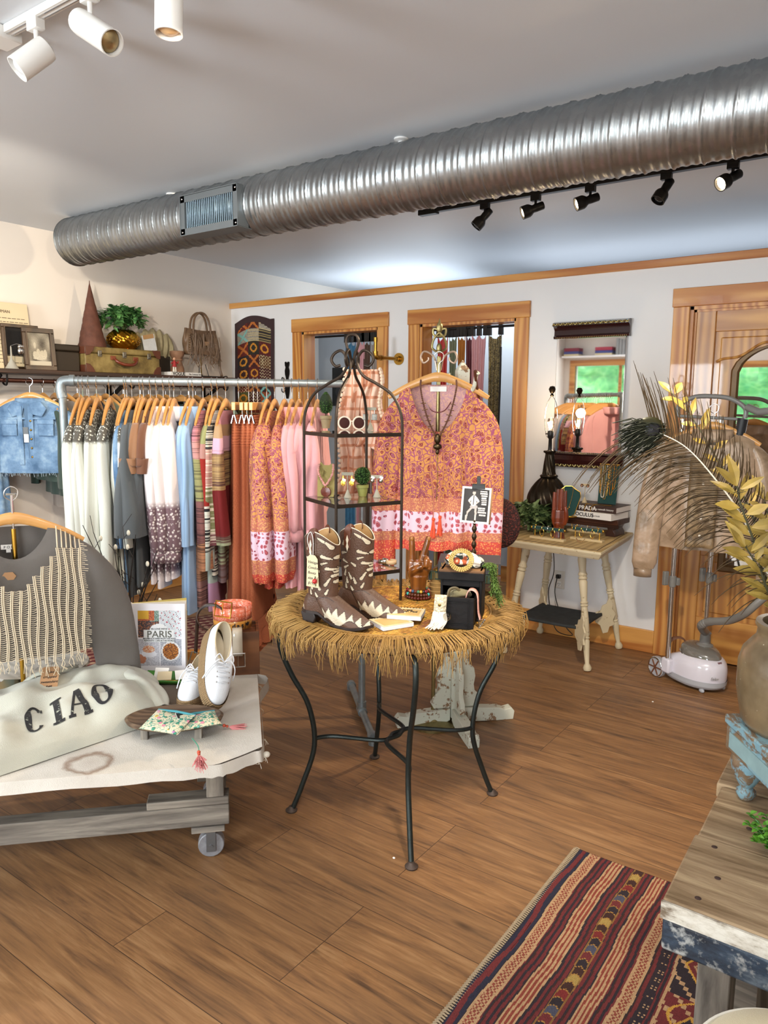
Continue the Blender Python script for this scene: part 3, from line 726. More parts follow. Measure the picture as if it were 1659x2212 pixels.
# ---------------------------------------------------------------- wall mirror above the jewellery table
FRM=PM('dark_mahogany',c('2c0f0e'),.22,var=.2,Coat_Weight=.6)
t=thing('wall_mirror','tall unframed wall mirror between carved dark top and bottom mouldings','mirror',(-1.675,4.44,1.09))
MIR=NT('mirror_silver').fin((.93,.93,.93),.02,1)
MB().box(-.215,.215,-.02,-.012,.05,.80).build('mirror_glass',MIR,t,bev=.006)
MB().box(-.21,.21,-.012,0,.02,.84).build('backing',BLK,t)
prof=[(0,0),(.03,0),(.034,.012),(.022,.022),(.02,.05),(.036,.068),(.05,.075),(.052,.092),(.03,.1),(0,.1)]
for (z,sg,nm) in ((.775,1,'top_moulding'),(.09,-1,'bottom_moulding')):
    m=MB(); P_=[(-.232,-a,z+sg*b) for a,b in prof]; n0=len(P_)
    vs=P_+[(.232,y,zz) for _,y,zz in P_]
    m.add(vs,[tuple(range(n0)),tuple(range(2*n0-1,n0-1,-1))]+[(i,n0+i,n0+(i+1)%n0,(i+1)%n0) for i in range(n0)])
    o=m.build(nm,FRM,t)
    g=MB()
    for i in range(15):
        x=-.218+.436*i/14; zz=z+sg*.082
        g.tube(cr([(x-.014,-.054,zz-.006),(x-.004,-.058,zz+.006),(x+.006,-.056,zz-.004),(x+.014,-.052,zz+.007)],3),.0035,5).ell((x,-.055,zz),(.005,.005,.004),6,4)
    for i in range(40): g.ell((-.215+.43*i/39,-.03,z+sg*.006),(.004,.004,.004),6,4)
    g.build('carved_gilt',PM('worn_gilt',c('8a7a48'),.35,.8,var=.4,vs=60),o)
# outlet and lamp cord
t=thing('power_outlet','white double power outlet on the wall under the jewellery table','outlet',(-1.816,4.44,.362))
MB().box(-.036,.036,-.006,0,-.058,.058).build('cover_plate',PM('outlet_plastic',c('d9d4cc'),.35,var=0),t,bev=.003)
m=MB()
for z in (-.026,.026): m.box(-.014,.014,-.009,-.005,z-.017,z+.017)
m.build('sockets',PM('socket_face',c('eceae6'),.3,var=0),t,bev=.004)
m=MB()
for x in (-.006,.006): m.box(x-.0015,x+.0015,-.0095,-.0085,-.03,-.02)
m.box(-.002,.002,-.0095,-.0085,-.038,-.034); m.build('slots',INK,t)
MB().box(-.014,.014,-.035,-.009,.013,.037).build('plug',BLACKM,t,bev=.003)
# curtain rods and curtains inside the openings
def curtain(name,label,x0,x1,y,z0,z1,mat,folds=4,amp=.02,tabs=3,group=None,colmats=None,seed=0,flare=1.0,twist=0):
    t=thing(name,label,'curtain',((x0+x1)/2,y,z0),0,group); r=random.Random(seed); ph=r.uniform(0,6)
    def fn(u,v):
        k=1-.35*sin(pi*min(1,(1-v)*1.6))*.5*flare
        xc=(x0+x1)/2+twist*(1-v); x=xc+(x1-x0)*(u-.5)*(1 if v>.93 else k)
        sag=.035*abs(sin(pi*tabs*u))*(v**10)*(1 if tabs else 0)
        yy=y+amp*sin(2*pi*folds*u+ph+.6*sin(3*v))*(.4+.8*(1-v)) 
        return Vector((x,yy,z0+(z1-.05-z0)*v-sag+.01*r.random()))
    MB().grid(fn,60,24).build('fabric',mat,t,world=True,ang=180)
    m=MB()
    for i in range(tabs+1):
        x=x0+.006+(x1-x0-.012)*i/max(1,tabs)
        m.add([(x-.014,y-.014,z1-.055),(x+.014,y-.014,z1-.055),(x+.012,y-.014,z1+.012),(x-.012,y-.014,z1+.012),(x-.014,y+.014,z1-.055),(x+.014,y+.014,z1-.055),(x+.012,y+.014,z1+.012),(x-.012,y+.014,z1+.012)],[(0,1,2,3),(4,5,6,7),(3,2,6,7),(0,4,7,3),(1,2,6,5)])
    m.build('tab_loops',cloth('black_tab',c('17140f')) if 'black_tab' not in bpy.data.materials else bpy.data.materials['black_tab'],t,world=True)
    return t
for a,b,lb in ((O1[0]-.02,O1[1]+.02,'black curtain rod across the narrower fitting room opening'),(O2[0]-.02,O2[1]+.02,'black curtain rod across the fitting room opening behind the blouse')):
    yr=YP+.04
    MB_=MB().tube([(a-.02,yr,1.985),(b+.02,yr,1.985)],.009,10)
    tag(MB_.build('curtain_rod',BLK,None,org=(a,yr,1.985)),lb,'curtain rod')
BLUV=cloth('blue_velvet',c('1f4a6a'),.4,col2=c('3a7aa0'),scale=30)
PSAT=cloth('dusty_pink_satin',c('b8848a'),.25,.45)
GSAT=cloth('grey_sheer',c('8a8078'),.3,.5)
n=NT('mustard_brocade'); co=n.co(); f=n.vor(co,60); MUS=n.fin(n.mix(n.ramp(f,[(.2,0),(.4,1)]),c('8a5418'),c('c8923a')),.6)
RED=cloth('red_satin',c('a81c18'),.3,.45); MAR=cloth('maroon_satin',c('5a1c24'),.3,.5); OCH=cloth('ochre_cloth',c('a0641c'),.3); SAGE=cloth('sage_cloth',c('6a7058'),.3)
n=NT('olive_brocade'); co=n.co(); f=n.math('ABSOLUTE',n.math('SUBTRACT',n.noise(co,28,2,.5,2.5),.5)); OLV=n.fin(n.mix(n.ramp(f,[(.03,1),(.06,0)]),c('4a4028'),c('8a7a4e')),.6)
yc=YP+.04; cg='curtains in the fitting room openings'
for i,(a,b,mt,lb) in enumerate(((-3.70,-3.60,BLUV,'deep blue curtain in the narrower fitting room opening'),
    (-3.60,-3.52,PSAT,'dusty pink curtain next to the deep blue one'),(-3.53,-3.46,cloth('brown_velvet',c('4a3426'),.3),'dark brown curtain tied among the lighter ones'),
    (-3.46,-3.39,GSAT,'grey sheer curtain beside the mustard one'),(-3.39,-3.33,MUS,'mustard brocade curtain at the opening edge'),(-3.335,-3.28,PSAT,'pink curtain end against the pine casing'))):
    curtain('curtain',lb,a,b,yc,.25,1.985,mt,3,.012,2,None,seed=i)
for i,(a,b,mt,lb) in enumerate(((-2.865,-2.78,RED,'red satin curtain in the opening behind the blouse hanger'),(-2.78,-2.72,SAGE,'sage green curtain beside the red satin one'),
    (-2.70,-2.64,OCH,'ochre curtain in the opening behind the blouse'),(-2.64,-2.585,MAR,'maroon curtain beside the ochre one'),(-2.59,-2.48,PSAT,'pink satin curtain gathered in the wider opening'),(-2.47,-2.37,OLV,'olive patterned curtain with a black edge in the wider opening'))):
    curtain('curtain',lb,a,b,yc+.01*(i%2),.2,1.985,mt,3,.014,2 if i<5 else 1,None,seed=20+i)
MB_=MB().grid(lambda u,v:Vector((-2.375+.012*u,yc+.005*sin(v*9),.25+1.6*v)),1,10)
tag(MB_.build('curtain_edging',cloth('black_edging',c('16130f')),None,org=(-2.37,yc,.25),sol=.006),'black edging strip hanging beside the olive curtain','curtain')
# dark screen inside first room, books on sill
t=thing('speaker_box','black box seen inside the narrower fitting room','speaker',(-4.40,5.468,1.62))
MB().box(-.09,.09,-.08,.08,-.18,.17).build('box',BLACKM,t,bev=.006); MB().ell((0,-.081,-.05),(.05,.005,.05),16,6).build('cone',PM('dark_grey',c('2a2a2c'),.5),t)
# ---------------------------------------------------------------- garments
RA=Vector((-2.07,2.65,1.553)); RB=Vector((-2.886,1.775,1.553))
def railpt(px):
    d=ray(px,825); # meet sight line with the rail in plan
    ax,ay=RA.x,RA.y; bx,by=RB.x-RA.x,RB.y-RA.y
    t=(ay*d[0]-ax*d[1])/(bx*d[1]-by*d[0]); return RA.lerp(RB,t)
def hanger(kind='shoulder'):
    t=thing('clothes_hanger','wooden clothes hanger','hanger')
    h=cr([(-.002,0,-.025),(-.019,0,-.012),(-.019,0,.008),(0,0,.0215),(.019,0,.010),(.017,0,-.012),(.002,0,-.028),(0,0,-.05),(0,0,-.082)],4)
    MB().tube(h,.0018,6).build('hook',CHROME,t)
    m=MB()
    if kind=='shoulder':
        P=cr([(-.215,0,-.172),(-.15,0,-.135),(-.08,0,-.105),(-.03,0,-.088),(0,0,-.085),(.03,0,-.088),(.08,0,-.105),(.15,0,-.135),(.215,0,-.172)],4)
        N=len(P); m.tube(P,[.009+.012*(1-abs(2*i/(N-1)-1))**.8 for i in range(N)],8,flat=.5,up=(0,0,1))
    else:
        m.box(-.17,.17,-.008,.008,-.115,-.082)
    m.build('hanger_arms',HANG,t,bev=.002 if kind!='shoulder' else 0)
    if kind!='shoulder':
        for x in (-.15,.15):
            k=MB(); k.tube([(x,0,-.11),(x,0,-.14)],.002,5)
            for s in (-1,1): k.ob((x,s*.007,-.152),(.03,.003,.035),rx=s*.25)
            k.build('clip',CHROME,t)
    return t
HPROTO={}
def put_hanger(kind,loc,rz,label,group):
    if kind not in HPROTO:
        t=hanger(kind); HPROTO[kind]=t; t.location=loc; t.rotation_euler=(0,0,rz); tag(t,label,None,group); return t
    return copy_thing(HPROTO[kind],loc,rz,label,group)
def garment(name,label,cat,loc,rz,mat,L=.8,sh=.2,hem=.22,th=.022,slv=(.55,.045,.04),smat=None,neck=.0,group=None,seed=0,fold=.12,nf=7,collar=None,top=None,ruff=0,gather=0,cuff=None,z_off=0,collar_mat=None,slx=0,nw=0,sflat=None):
    r=random.Random(seed); t=thing(name,label,cat,loc,rz,group); p1=r.uniform(0,6);p2=r.uniform(0,6)
    ztop=-.088 if top is None else top
    if top is None:
        zs=[0,.03,.06,.10,.16,.3,.6,1]; 
        Z=[-.117,-.124,-.138,-.155,-.2]; Wd=[.105,.125,.155,.185,sh+.012] if not nw else [nw,nw+.008,nw+.02,max(sh,nw+.03),sh+.012]
    else: Z=[top,top-.03,top-.06]; Wd=[sh*.9,sh*.92,sh]
    nb=16
    zb=Z[-1]
    for i in range(1,nb+1): Z.append(zb+(-L-zb)*i/nb); Wd.append(Wd[len(Wd)-1] if False else (sh+.01+(hem-sh)*(i/nb)**1.3+(.012*math.exp(-((i/nb-.0)/.1)**2))))
    N=40; nv=len(Z)-1
    def fn(u,v):
        i=round(v*nv); a=2*pi*u; k=v; w_=Wd[i]; z=Z[i]
        f=1+fold*k*(sin(nf*a+p1)+.5*sin((nf+4)*a+p2))*(1 if abs(cos(a))<.9 else .6)
        x=w_*cos(a)*(1+.03*fold*sin(5*a+p2)); y=(th*(.75+.7*k))*sin(a)*f+.006*k*sin(3*cos(a)*3+p1)
        if neck and sin(a)<0: z=min(z,Z[0]-neck*(abs(sin(a))**1.6)-.0012*i)
        if ruff and i==nv: y*=1.35; z+=.012*sin(9*a)
        return Vector((x,y,z+z_off))
    m=MB().grid(fn,N,nv,close=True)
    m.build('garment_body',mat,t,ang=180)
    if ruff:
        def rf(u,v):
            a=2*pi*u; return Vector(((hem*1.02+.01*v)*cos(a)*(1+.02*v*sin(16*a)),(th*1.5+.02*v)*sin(a)*(1+.3*v*sin(14*a)),-L+.05-.1*v+.015*v*sin(12*a)+z_off))
        MB().grid(rf,80,5,close=True).build('ruffle_hem',mat,t,ang=180)
    if slv:
        sl,r0,r1=slv
        for s in (1,-1):
            k1=r.uniform(-.015,.015)
            pts=cr([(s*(sh-.03),0,-.16+z_off),(s*(sh+.015),k1*.3,-.21+z_off),(s*(sh+.035+slx*.3),k1,-.33+z_off),(s*(sh+.035+slx*.7),k1*1.5,-.18-sl*.6+z_off),(s*(sh+.025+slx),k1*2,-.16-sl+z_off)],5)
            n_=len(pts); rr=[]
            for i in range(n_):
                q=i/(n_-1); v=r0+(r1-r0)*q
                if gather: v*=(1+gather*.5*sin(pi*q)**2)*(1 if q<.96 else .8)
                rr.append(v*(.3+.7*min(1,q*1.7)**.8))
            rr[0]*=.8
            o=MB(); fl=sflat or (.6 if th<.05 else .8); fph=r.uniform(0,6); fk=.16
            def sf(u,v):
                i=min(n_-1,round(v*(n_-1))); a=2*pi*u; q=pts[i]
                k=1+fk*min(1,v*2.5)*(sin(3*a+fph)+.5*sin(5*a+fph*2+v*3))
                return Vector((q.x+rr[i]*k*cos(a),q.y+rr[i]*fl*k*sin(a)+.004*sin(v*9+fph),q.z-(.02*cos(a)*s if i==0 else 0)))
            o.grid(sf,28,n_-1,close=True)
            ob_=o.build('sleeve',smat or mat,t,ang=180)
            if cuff:
                e=pts[-1]; MB().tube([e+Vector((0,0,.004)),e-Vector((0,0,.045))],[r1*.8,r1*.78],14,flat=.62,up=(1,0,0),cap=False).build('cuff',cuff,ob_,sol=.002)
    if collar:
        def cf(u,v):
            a=2*pi*u; return Vector(((.07+.03*v*(1-v)*2+.014*v)*cos(a),(.03+.028*v)*sin(a),-.122+.026*sin(pi*min(v*1.2,1))-.04*v*v+z_off))
        MB().grid(cf,24,5,close=True).build('collar',collar_mat or mat,t,ang=180,sol=.003)
    return t
# fabrics
CREAM=cloth('cream_crinkle',c('d9dacf'),.07,bumps=.5)
n=NT('cream_lace'); co=n.co(); f=n.vor(co,120); CLACE=n.fin(n.mix(n.ramp(f,[(.25,1),(.45,0)]),c('ded9cc'),c('4a4640')),.8)
def bandmat(name,stops,fn=None,base=None,rough=.85,extra=None,zs=1.0):
    """coloured bands down the cloth; stops in metres below the rail"""
    n=NT(name); co=n.co(); z=n.math('MULTIPLY',n.sep(co)[2],-1/1.3)
    wob=n.math('ADD',z,n.math('MULTIPLY',n.math('SUBTRACT',n.noise(co,9,1),.5),.02))
    col=n.ramp(wob,[(p/1.3,q) for p,q in stops],'CONSTANT')
    if fn: col=fn(n,co,col,wob)
    n.bump(n.noise(co,300,1),.2,.003)
    return n.fin(col,rough)
CREAML=bandmat('cream_with_lace_shoulder',[(0,c('d9dacf')),(1.2,c('d9dacf'))],lambda n,co,col,w: n.mix(n.math('MULTIPLY',n.ramp(n.math('MULTIPLY',n.sep(co)[2],-1),[(.235,1),(.25,0)]),n.ramp(n.vor(co,85),[(.3,0),(.42,1)])),col,c('5a564e')))
SLATE=cloth('slate_cotton',c('4c5052'),.15); BRN=cloth('brown_linen',c('8e6444'),.15); BRN2=cloth('dark_brown_linen',c('6e4630'),.15)
LBL=cloth('pale_blue_chambray',c('86a9d2'),.12,col2=c('a8c6e6'))
def f_str(n,co,col,w):
    s=n.noise(n.co('Object',(1,1,130)),1.3,2,.6); st=n.ramp(s,[(.38,0),(.5,1)])
    return n.mix(st,n.mix(.75,col,c('2a1418')),col)
def f_strw(n,co,col,w):
    s=n.noise(n.co('Object',(1,1,110)),1.3,2,.6); st=n.ramp(s,[(.42,0),(.5,1)])
    return n.mix(st,n.mix(.7,col,c('e8dcc8')),col)
# white with brown lace
def f_lace(n,co,col,w):
    v=n.vor(co,75); q=n.vor(co,30,'DISTANCE_TO_EDGE' if False else 'F1')
    hole=n.ramp(v,[(.28,1),(.42,0)]); z=n.sep(co)[2]
    zone=n.math('MULTIPLY',n.ramp(n.math('MULTIPLY',z,-1),[(.47,0),(.5,1)]),n.ramp(n.math('MULTIPLY',z,-1),[(.76,1),(.8,0)]))
    ln=n.mix(hole,c('765c62'),c('ddd2cc'))
    return n.mix(zone,col,ln)
WLACE=bandmat('white_with_brown_lace',[(0,c('e4d8d6')),(1.2,c('e4d8d6'))],f_lace)
PATCH1=bandmat('patchwork_rose_olive',[(0,c('b87880')),(.23,c('c08a84')),(.30,c('8c8858')),(.47,c('7c4e4a')),(.64,c('b07a58')),(.82,c('a87a70'))],f_str)
PATCH2=bandmat('patchwork_red_black',[(0,c('8a1812')),(.13,c('8e9060')),(.24,c('a87c74')),(.30,c('8e1c10')),(.5,c('1c1c20')),(.52,c('1c1c20')),(.68,c('a8b4ac')),(.83,c('b48aa8'))],lambda n,co,col,w: n.mix(n.math('MULTIPLY',n.ramp(n.math('MULTIPLY',n.sep(co)[2],-1),[(.49,0),(.5,1),(.67,1),(.68,0)]),n.ramp(n.noise(n.co('Object',(1,1,110)),1.3,2,.6),[(.45,0),(.5,1)])),col,c('cfd0c4')))
PATCH3=bandmat('patchwork_grey_stripes',[(0,c('a8a8a8')),(.16,c('2a2a2c')),(.26,c('a87a70')),(.42,c('74744e')),(.6,c('6a3a40')),(.75,c('2a2024'))],f_strw)
PATCH4=bandmat('patchwork_rose_wine',[(0,c('b07a84')),(.17,c('a88a68')),(.22,c('c8a0b4')),(.28,c('a88a5c')),(.43,c('6a0c0e')),(.62,c('9aa080')),(.75,c('6e5a5a'))],lambda n,co,col,w: n.mix(n.math('MULTIPLY',n.ramp(n.math('MULTIPLY',n.sep(co)[2],-1),[(.27,0),(.28,1),(.42,1),(.43,0),(.61,0),(.62,1)]),n.ramp(n.noise(n.co('Object',(1,1,100)),1.3,2,.6),[(.45,0),(.6,1)])),col,c('5a3a34')))
n=NT('terracotta_gauze'); co=n.co(); f=n.noise(co,5,3)
wz=n.wave(co,90,1,1,d='Z'); wx=n.wave(co,110,1,1,d='X'); sm=n.ramp(n.math('MULTIPLY',n.sep(co)[2],-1),[(.13,1),(.26,1),(.27,0)])
n.bump(n.math('ADD',n.math('MULTIPLY',n.math('ADD',wz,wx),.5),n.math('MULTIPLY',sm,n.math('MULTIPLY',n.wave(co,28,2,1,d='Z'),2))),.5,.004)
TERRA=n.fin(n.mix(f,c('a4583a'),c('c6744c')),.85)
PINK=cloth('pink_cotton',c('d8969c'),.08,col2=c('e8b0b2'))
def paisley(name,body,zs,scale=50,tone=0):
    """zs: metres below origin where gold field, stripe, white paisley, stripe, orange begin"""
    n=NT(name); co=n.co(); 
    wv=n.n('ShaderNodeVectorMath',operation='ADD'); nz=n.n('ShaderNodeTexNoise'); nz.inputs['Scale'].default_value=14; n.l(co,nz.inputs['Vector'])
    ms=n.n('ShaderNodeVectorMath',operation='SCALE'); n.l(nz.outputs['Color'],ms.inputs[0]); ms.inputs['Scale'].default_value=.055
    n.l(co,wv.inputs[0]); n.l(ms.outputs[0],wv.inputs[1]); W_=wv.outputs[0]
    v=n.vor(W_,scale); ring=n.math('FRACT',n.math('MULTIPLY',v,5.5)); big=n.ramp(v,[(.36,0),(.4,1)])
    ve=n.vor(W_,scale,'DISTANCE_TO_EDGE'); line=n.ramp(ve,[(.04,1),(.08,0)])
    GLD=c('cc8e4c'); VIO=c('9a4a6a'); LIL=c('c07a98'); MRN=c('7e3030')
    cell=n.sep(n.vor(W_,scale,out='Color'))[0]
    gold=n.mix(n.ramp(ring,[(.3,0),(.36,1)],'LINEAR'),n.mix(n.ramp(cell,[(.4,0),(.5,1)]),LIL,c('c06a58')),MRN)
    gold=n.mix(big,gold,n.mix(line,GLD,VIO))
    small=n.vor(W_,scale*2.6); gold=n.mix(n.math('MULTIPLY',big,n.ramp(small,[(.2,1),(.27,0)])),gold,c('a05050'))
    v2=n.vor(W_,scale*.9,rnd=.35); r2=n.ramp(v2,[(.0,c('7a2438')),(.1,c('c8606a')),(.18,c('7a2438')),(.26,c('d88088')),(.33,c('8a3048')),(.38,c('e2c4d4'))],'CONSTANT')
    z=n.math('MULTIPLY',n.sep(co)[2],-1)
    sw=n.wave(n.co('Object',(1,1,1)),85,6,3,d='Z'); stripe=n.mix(n.ramp(sw,[(.4,0),(.6,1)]),c('d8925c'),c('9a3a58'))
    ck=n.vor(co,110); stripe=n.mix(n.ramp(ck,[(.3,.6),(.45,0)]),stripe,c('e0b070'))
    ora=n.mix(n.ramp(n.wave(co,60,5,4,d='Z'),[(.4,0),(.6,1)]),c('d85a34'),n.mix(n.ramp(ck,[(.3,1),(.45,0)]),c('b83848'),c('eab070')))
    def st(p): return n.math('GREATER_THAN',z,p)
    col=n.mix(st(zs[0]),gold,stripe); col=n.mix(st(zs[1]),col,r2); col=n.mix(st(zs[2]),col,stripe); col=n.mix(st(zs[3]),col,ora)
    n.bump(n.noise(co,12,3),.25,.01)
    col=n.mix(n.math('MULTIPLY',n.math('SUBTRACT',1.0,n.n('ShaderNodeNewGeometry').outputs['Backfacing']),.6),col,c('d8b0b4'))
    return n.fin(col,.8)
PAI=paisley('paisley_cotton',0,(.55,.60,.72,.78))
DEN=NT('washed_denim'); co=DEN.co(); f=DEN.noise(co,7,4,.65); f2=DEN.noise(co,300,1)
DEN.bump(DEN.math('ADD',f2,DEN.math('MULTIPLY',DEN.noise(co,18,3),2)),.4,.006)
DENIM=DEN.fin(DEN.ramp(f,[(.3,c('3f5e80')),(.5,c('6c8cae')),(.7,c('a0bace'))]),.85)
FOREST=cloth('forest_green_cotton',c('2c4038'),.2)
# (hook px, kind, material, length, label)
spec=[(170,'long',CREAML,.98,'cream crinkled long sleeved blouse first on the pipe rack'),(178,'long',CREAML,.96,'cream crinkled blouse second on the pipe rack'),
(191,'long',CREAML,.95,'cream crinkled blouse third on the pipe rack'),(208,'long',CREAML,.93,'cream crinkled blouse fourth on the pipe rack'),
(235,'long',CREAML,.9,'cream blouse hanging after a small gap before the grey tops'),(268,'lace',CREAML,.8,'cream blouse with dark lace shoulder just before the slate wraps'),
(273,'short',DENIM,.85,'faded denim piece mostly hidden between cream and slate tops'),(284,'slate',SLATE,.87,'slate grey draped wrap with pointed hem, first of the slate ones'),
(301,'slate',SLATE,.83,'slate grey draped wrap, last of the slate ones before the brown tops'),(309,'brown',BRN,.42,'brown short sleeved top with ragged fringed sleeve'),
(324,'brown2',BRN2,.45,'darker brown top half hidden behind the fringed brown one'),(337,'wlace',WLACE,.82,'white blouse with brown lace sleeve, first of the lace ones'),
(352,'wlace',WLACE,.84,'white collared blouse with brown lace band, second of the lace ones'),(366,'wlace',WLACE,.81,'white collared blouse with brown lace band, third of the lace ones'),
(375,'wlace',WLACE,.8,'white lace blouse last before the pale blue dresses'),(408,'blue',LBL,.93,'pale blue long shirt dress, first of the blue pair'),(416,'blue',LBL,.95,'pale blue long shirt dress, second of the blue pair'),
(438,'patch',PATCH1,.93,'rose and olive striped patchwork knit dress'),(457,'patch',PATCH2,.95,'red, olive and black patchwork knit dress'),(469,'patch',PATCH3,.8,'black and grey striped patchwork knit'),
(487,'patch',PATCH4,.83,'rose and wine red patchwork knit dress'),(515,'clip',TERRA,.98,'terracotta gauze dress on a clip hanger, next to the patchwork'),
(537,'clip',TERRA,1.08,'long terracotta gauze dress with smocked top, second of its kind'),(547,'clip',TERRA,1.06,'long terracotta gauze dress, third of its kind'),(556,'clip',TERRA,1.04,'terracotta gauze dress nearest the paisley blouses'),
(576,'pai',PAI,.84,'orange paisley blouse first of the paisley ones on the rack'),(593,'pai',PAI,.86,'orange paisley blouse in the middle of the paisley ones on the rack'),(614,'pai',PAI,.86,'orange paisley blouse nearest the pink shirts'),
(630,'pink',PINK,.86,'pale pink collared shirt first of the pink ones'),(646,'pink',PINK,.86,'pale pink collared shirt second of the pink ones'),(665,'pink',PINK,.88,'pale pink collared shirt third of the pink ones'),(686,'pink',PINK,.88,'pale pink collared shirt nearest the rack end')]
t=thing('clothes_rack','galvanised pipe clothes rack standing across the room','clothes rack',(RA.x,RA.y,0))
GP=PM('galvanised_pipe',c('8f979a'),.42,.7,var=.3,vs=25,bump=.15,bs=90)
dr=(RB-RA).normalized(); pr2=Vector((dr.y,-dr.x,0))
if pr2.y<0: pr2=-pr2
m=MB().tube([RA-dr*.02,RB-dr*0+dr*.0],.0165,14); m.build('top_pipe',GP,t,world=True)
for e,sg in ((RA,-1),(RB,1)):
    q=e+dr*(.03*sg)
    f0=Vector((q.x,q.y,0))
    MB().tube(cr([e,e+dr*(.028*sg)-Vector((0,0,.006)),q+dr*(.005*sg)-Vector((0,0,.035)),q-Vector((0,0,.07))],5),.021,12).tube([e-dr*(.02*sg),e+dr*(.0*sg)],.024,12).build('elbow',GP,t,world=True)
    MB().tube([q-Vector((0,0,.05)),f0+Vector((0,0,.03))],.0165,12).build('post',GP,t,world=True)
    a=f0+pr2*-.30+Vector((0,0,.03)); b=f0+pr2*.34+Vector((0,0,.03))
    MB().tube([a,b],.0165,12).tube([a+pr2*.0,a+pr2*.03],.023,12).tube([b-pr2*.03,b],.023,12).tube([f0+Vector((0,0,.03))-pr2*.03,f0+Vector((0,0,.03))+pr2*.03],.023,12).tube([f0+Vector((0,0,.03)),f0+Vector((0,0,.075))],.022,12).build('foot_pipe',GP,t,world=True)
    k=MB()
    for p in (a,b): k.tube([p+Vector((0,0,0)),Vector((p.x,p.y,0))],.021,12)
    k.build('foot_elbow',GP,t,world=True)
hg='hangers on the pipe rack'
for i,(px,kd,mt,L,lb) in enumerate(spec):
    p=railpt(px); p=Vector((p.x,p.y,1.553+.0185-.0197)); d=ray(px,830); az=math.atan2(-d[0],d[1])-rad(9+random.Random(i).uniform(-2,2))
    rz=math.atan2(-cos(az),sin(az)) # local x points to the camera side
    k='clip' if kd=='clip' else 'shoulder'
    put_hanger(k,p,rz,('clip hanger' if k=='clip' else 'wooden hanger')+' holding the '+lb.replace('long sleeved ','').replace(', first of its kind','')[:78].rsplit(' ',1)[0] if len(lb)>78 else 'hanger holding the '+lb,hg)
    kw=dict(seed=i,th=.02,group='garments on the pipe rack')
    G_=lambda nm,ct,**q: garment(nm,lb,ct,p,rz,mt,L=L,**{**kw,**q})
    if kd=='long': G_('blouse','blouse',slv=(.68,.05,.058),neck=.04,fold=.35,smat=CREAML)
    elif kd=='lace': G_('blouse','blouse',slv=(.5,.045,.045),neck=.04,fold=.3)
    elif kd=='short': G_('jacket','jacket',slv=(.5,.045,.04))
    elif kd=='slate': G_('wrap_top','top',slv=(.45,.06,.10),fold=.3,nf=5)
    elif kd in('brown','brown2'): G_('top','top',slv=(.20,.05,.062),fold=.3,hem=.2,sh=.225)
    elif kd=='wlace': G_('blouse','blouse',slv=(.52,.045,.058),gather=.8,collar=1 if i>11 else None,neck=.05,cuff=mt)
    elif kd=='blue': G_('shirt_dress','dress',slv=(.5,.045,.045),collar=1,fold=.2,hem=.24)
    elif kd=='patch': G_('knit_dress','dress',slv=(.60 if L>.9 else .5,.042,.052),hem=.2,neck=.05,th=.022)
    elif kd=='clip': G_('gauze_dress','dress',slv=None,top=-.135,sh=.15,hem=.27,th=.03,fold=.25,nf=6,ruff=1)
    elif kd=='pai': G_('paisley_blouse','blouse',slv=(.66,.045,.075),gather=.8,neck=.08,fold=.3)
    elif kd=='pink': G_('pink_shirt','shirt',slv=(.45,.045,.06),gather=.7,collar=1,neck=.05,fold=.25,cuff=mt)
# garments on the wall rail, mostly seen as hanger tops
cols=[('forest green top',FOREST),('forest green jacket with frayed edge',FOREST),('grey striped top',GSAT),('brown jumper',BRN2),('pale floral top',WLACE),('dark navy top',cloth('navy_cotton',c('1c2430'),.2)),('sage top',SAGE)]
hw='hangers on the wall rail'
ys=[2.62,2.70,2.775,2.86,2.93,3.0,3.07,3.14,3.21,3.28,3.35,3.42,3.5,3.57,3.64,3.71,3.78,3.85,3.92,3.99,4.06]
for i,y in enumerate(ys):
    kd='clip' if i in (4,9,14,18) else 'shoulder'; q=Vector((-4.565,y,1.592+.0145-.0197)); rz=random.Random(i+50).uniform(-.25,-.05)
    nm,mt=cols[i%len(cols)]
    ord_=['nearest','second','third','fourth','fifth','sixth','seventh','eighth','ninth','tenth','eleventh','twelfth','thirteenth','fourteenth','fifteenth','sixteenth','seventeenth','eighteenth','nineteenth','twentieth','last'][i]
    put_hanger(kd,q,rz,'hanger on the wall rail under the shelf, '+ord_+' behind the denim jacket',hw)
    garment('cotton_top',nm+' on the wall rail, '+ord_+' behind the denim jacket','top',q,rz,mt,L=.62+.1*(i%3),slv=(.5,.05,.05) if kd!='clip' else None,top=None if kd!='clip' else -.135,sh=.2 if kd!='clip' else .15,seed=90+i,group='garments on the wall rail')
# denim jacket
q=Vector((-4.50,2.50,1.592-.005)); rz=rad(38)
put_hanger('shoulder',q,rz,'wooden hanger holding the cropped denim jacket','hangers on the wall rail')
t=garment('denim_jacket','cropped light denim jacket with frayed hem at the end of the wall rail','jacket',q,rz,DENIM,L=.56,hem=.22,th=.05,slv=(.66,.06,.06),neck=.0,collar=1,cuff=DENIM,seed=5,fold=.08)
m=MB()
for x in (-.11,.11): m.ob((x,-.062,-.28),(.09,.006,.10)).ob((x,-.067,-.245),(.1,.006,.03))
for x in (-.045,.02): m.ob((x,-.062,-.33),(.03,.006,.36))
m.ob((0,-.060,-.225),(.34,.005,.012)); m.build('pockets',DENIM,t,bev=.003)
for s in (-1,1): MB().prism([(s*.015,-.135),(s*.085,-.120),(s*.12,-.165),(s*.09,-.215),(s*.03,-.20)],(0,-.058,0),(1,0,0),(0,0,1),.008*s).build('collar_flap',DENIM,t,bev=.003)
MB().prism([(-.016,-.135),(.022,-.135),(.012,-.54),(.004,-.54)],(0,-.0645,0),(1,0,0),(0,0,1),-.003).build('front_shade',PM('shaded_denim',c('54708e'),.9),t)  # darker strip paints the shadow down the jacket front
m=MB()
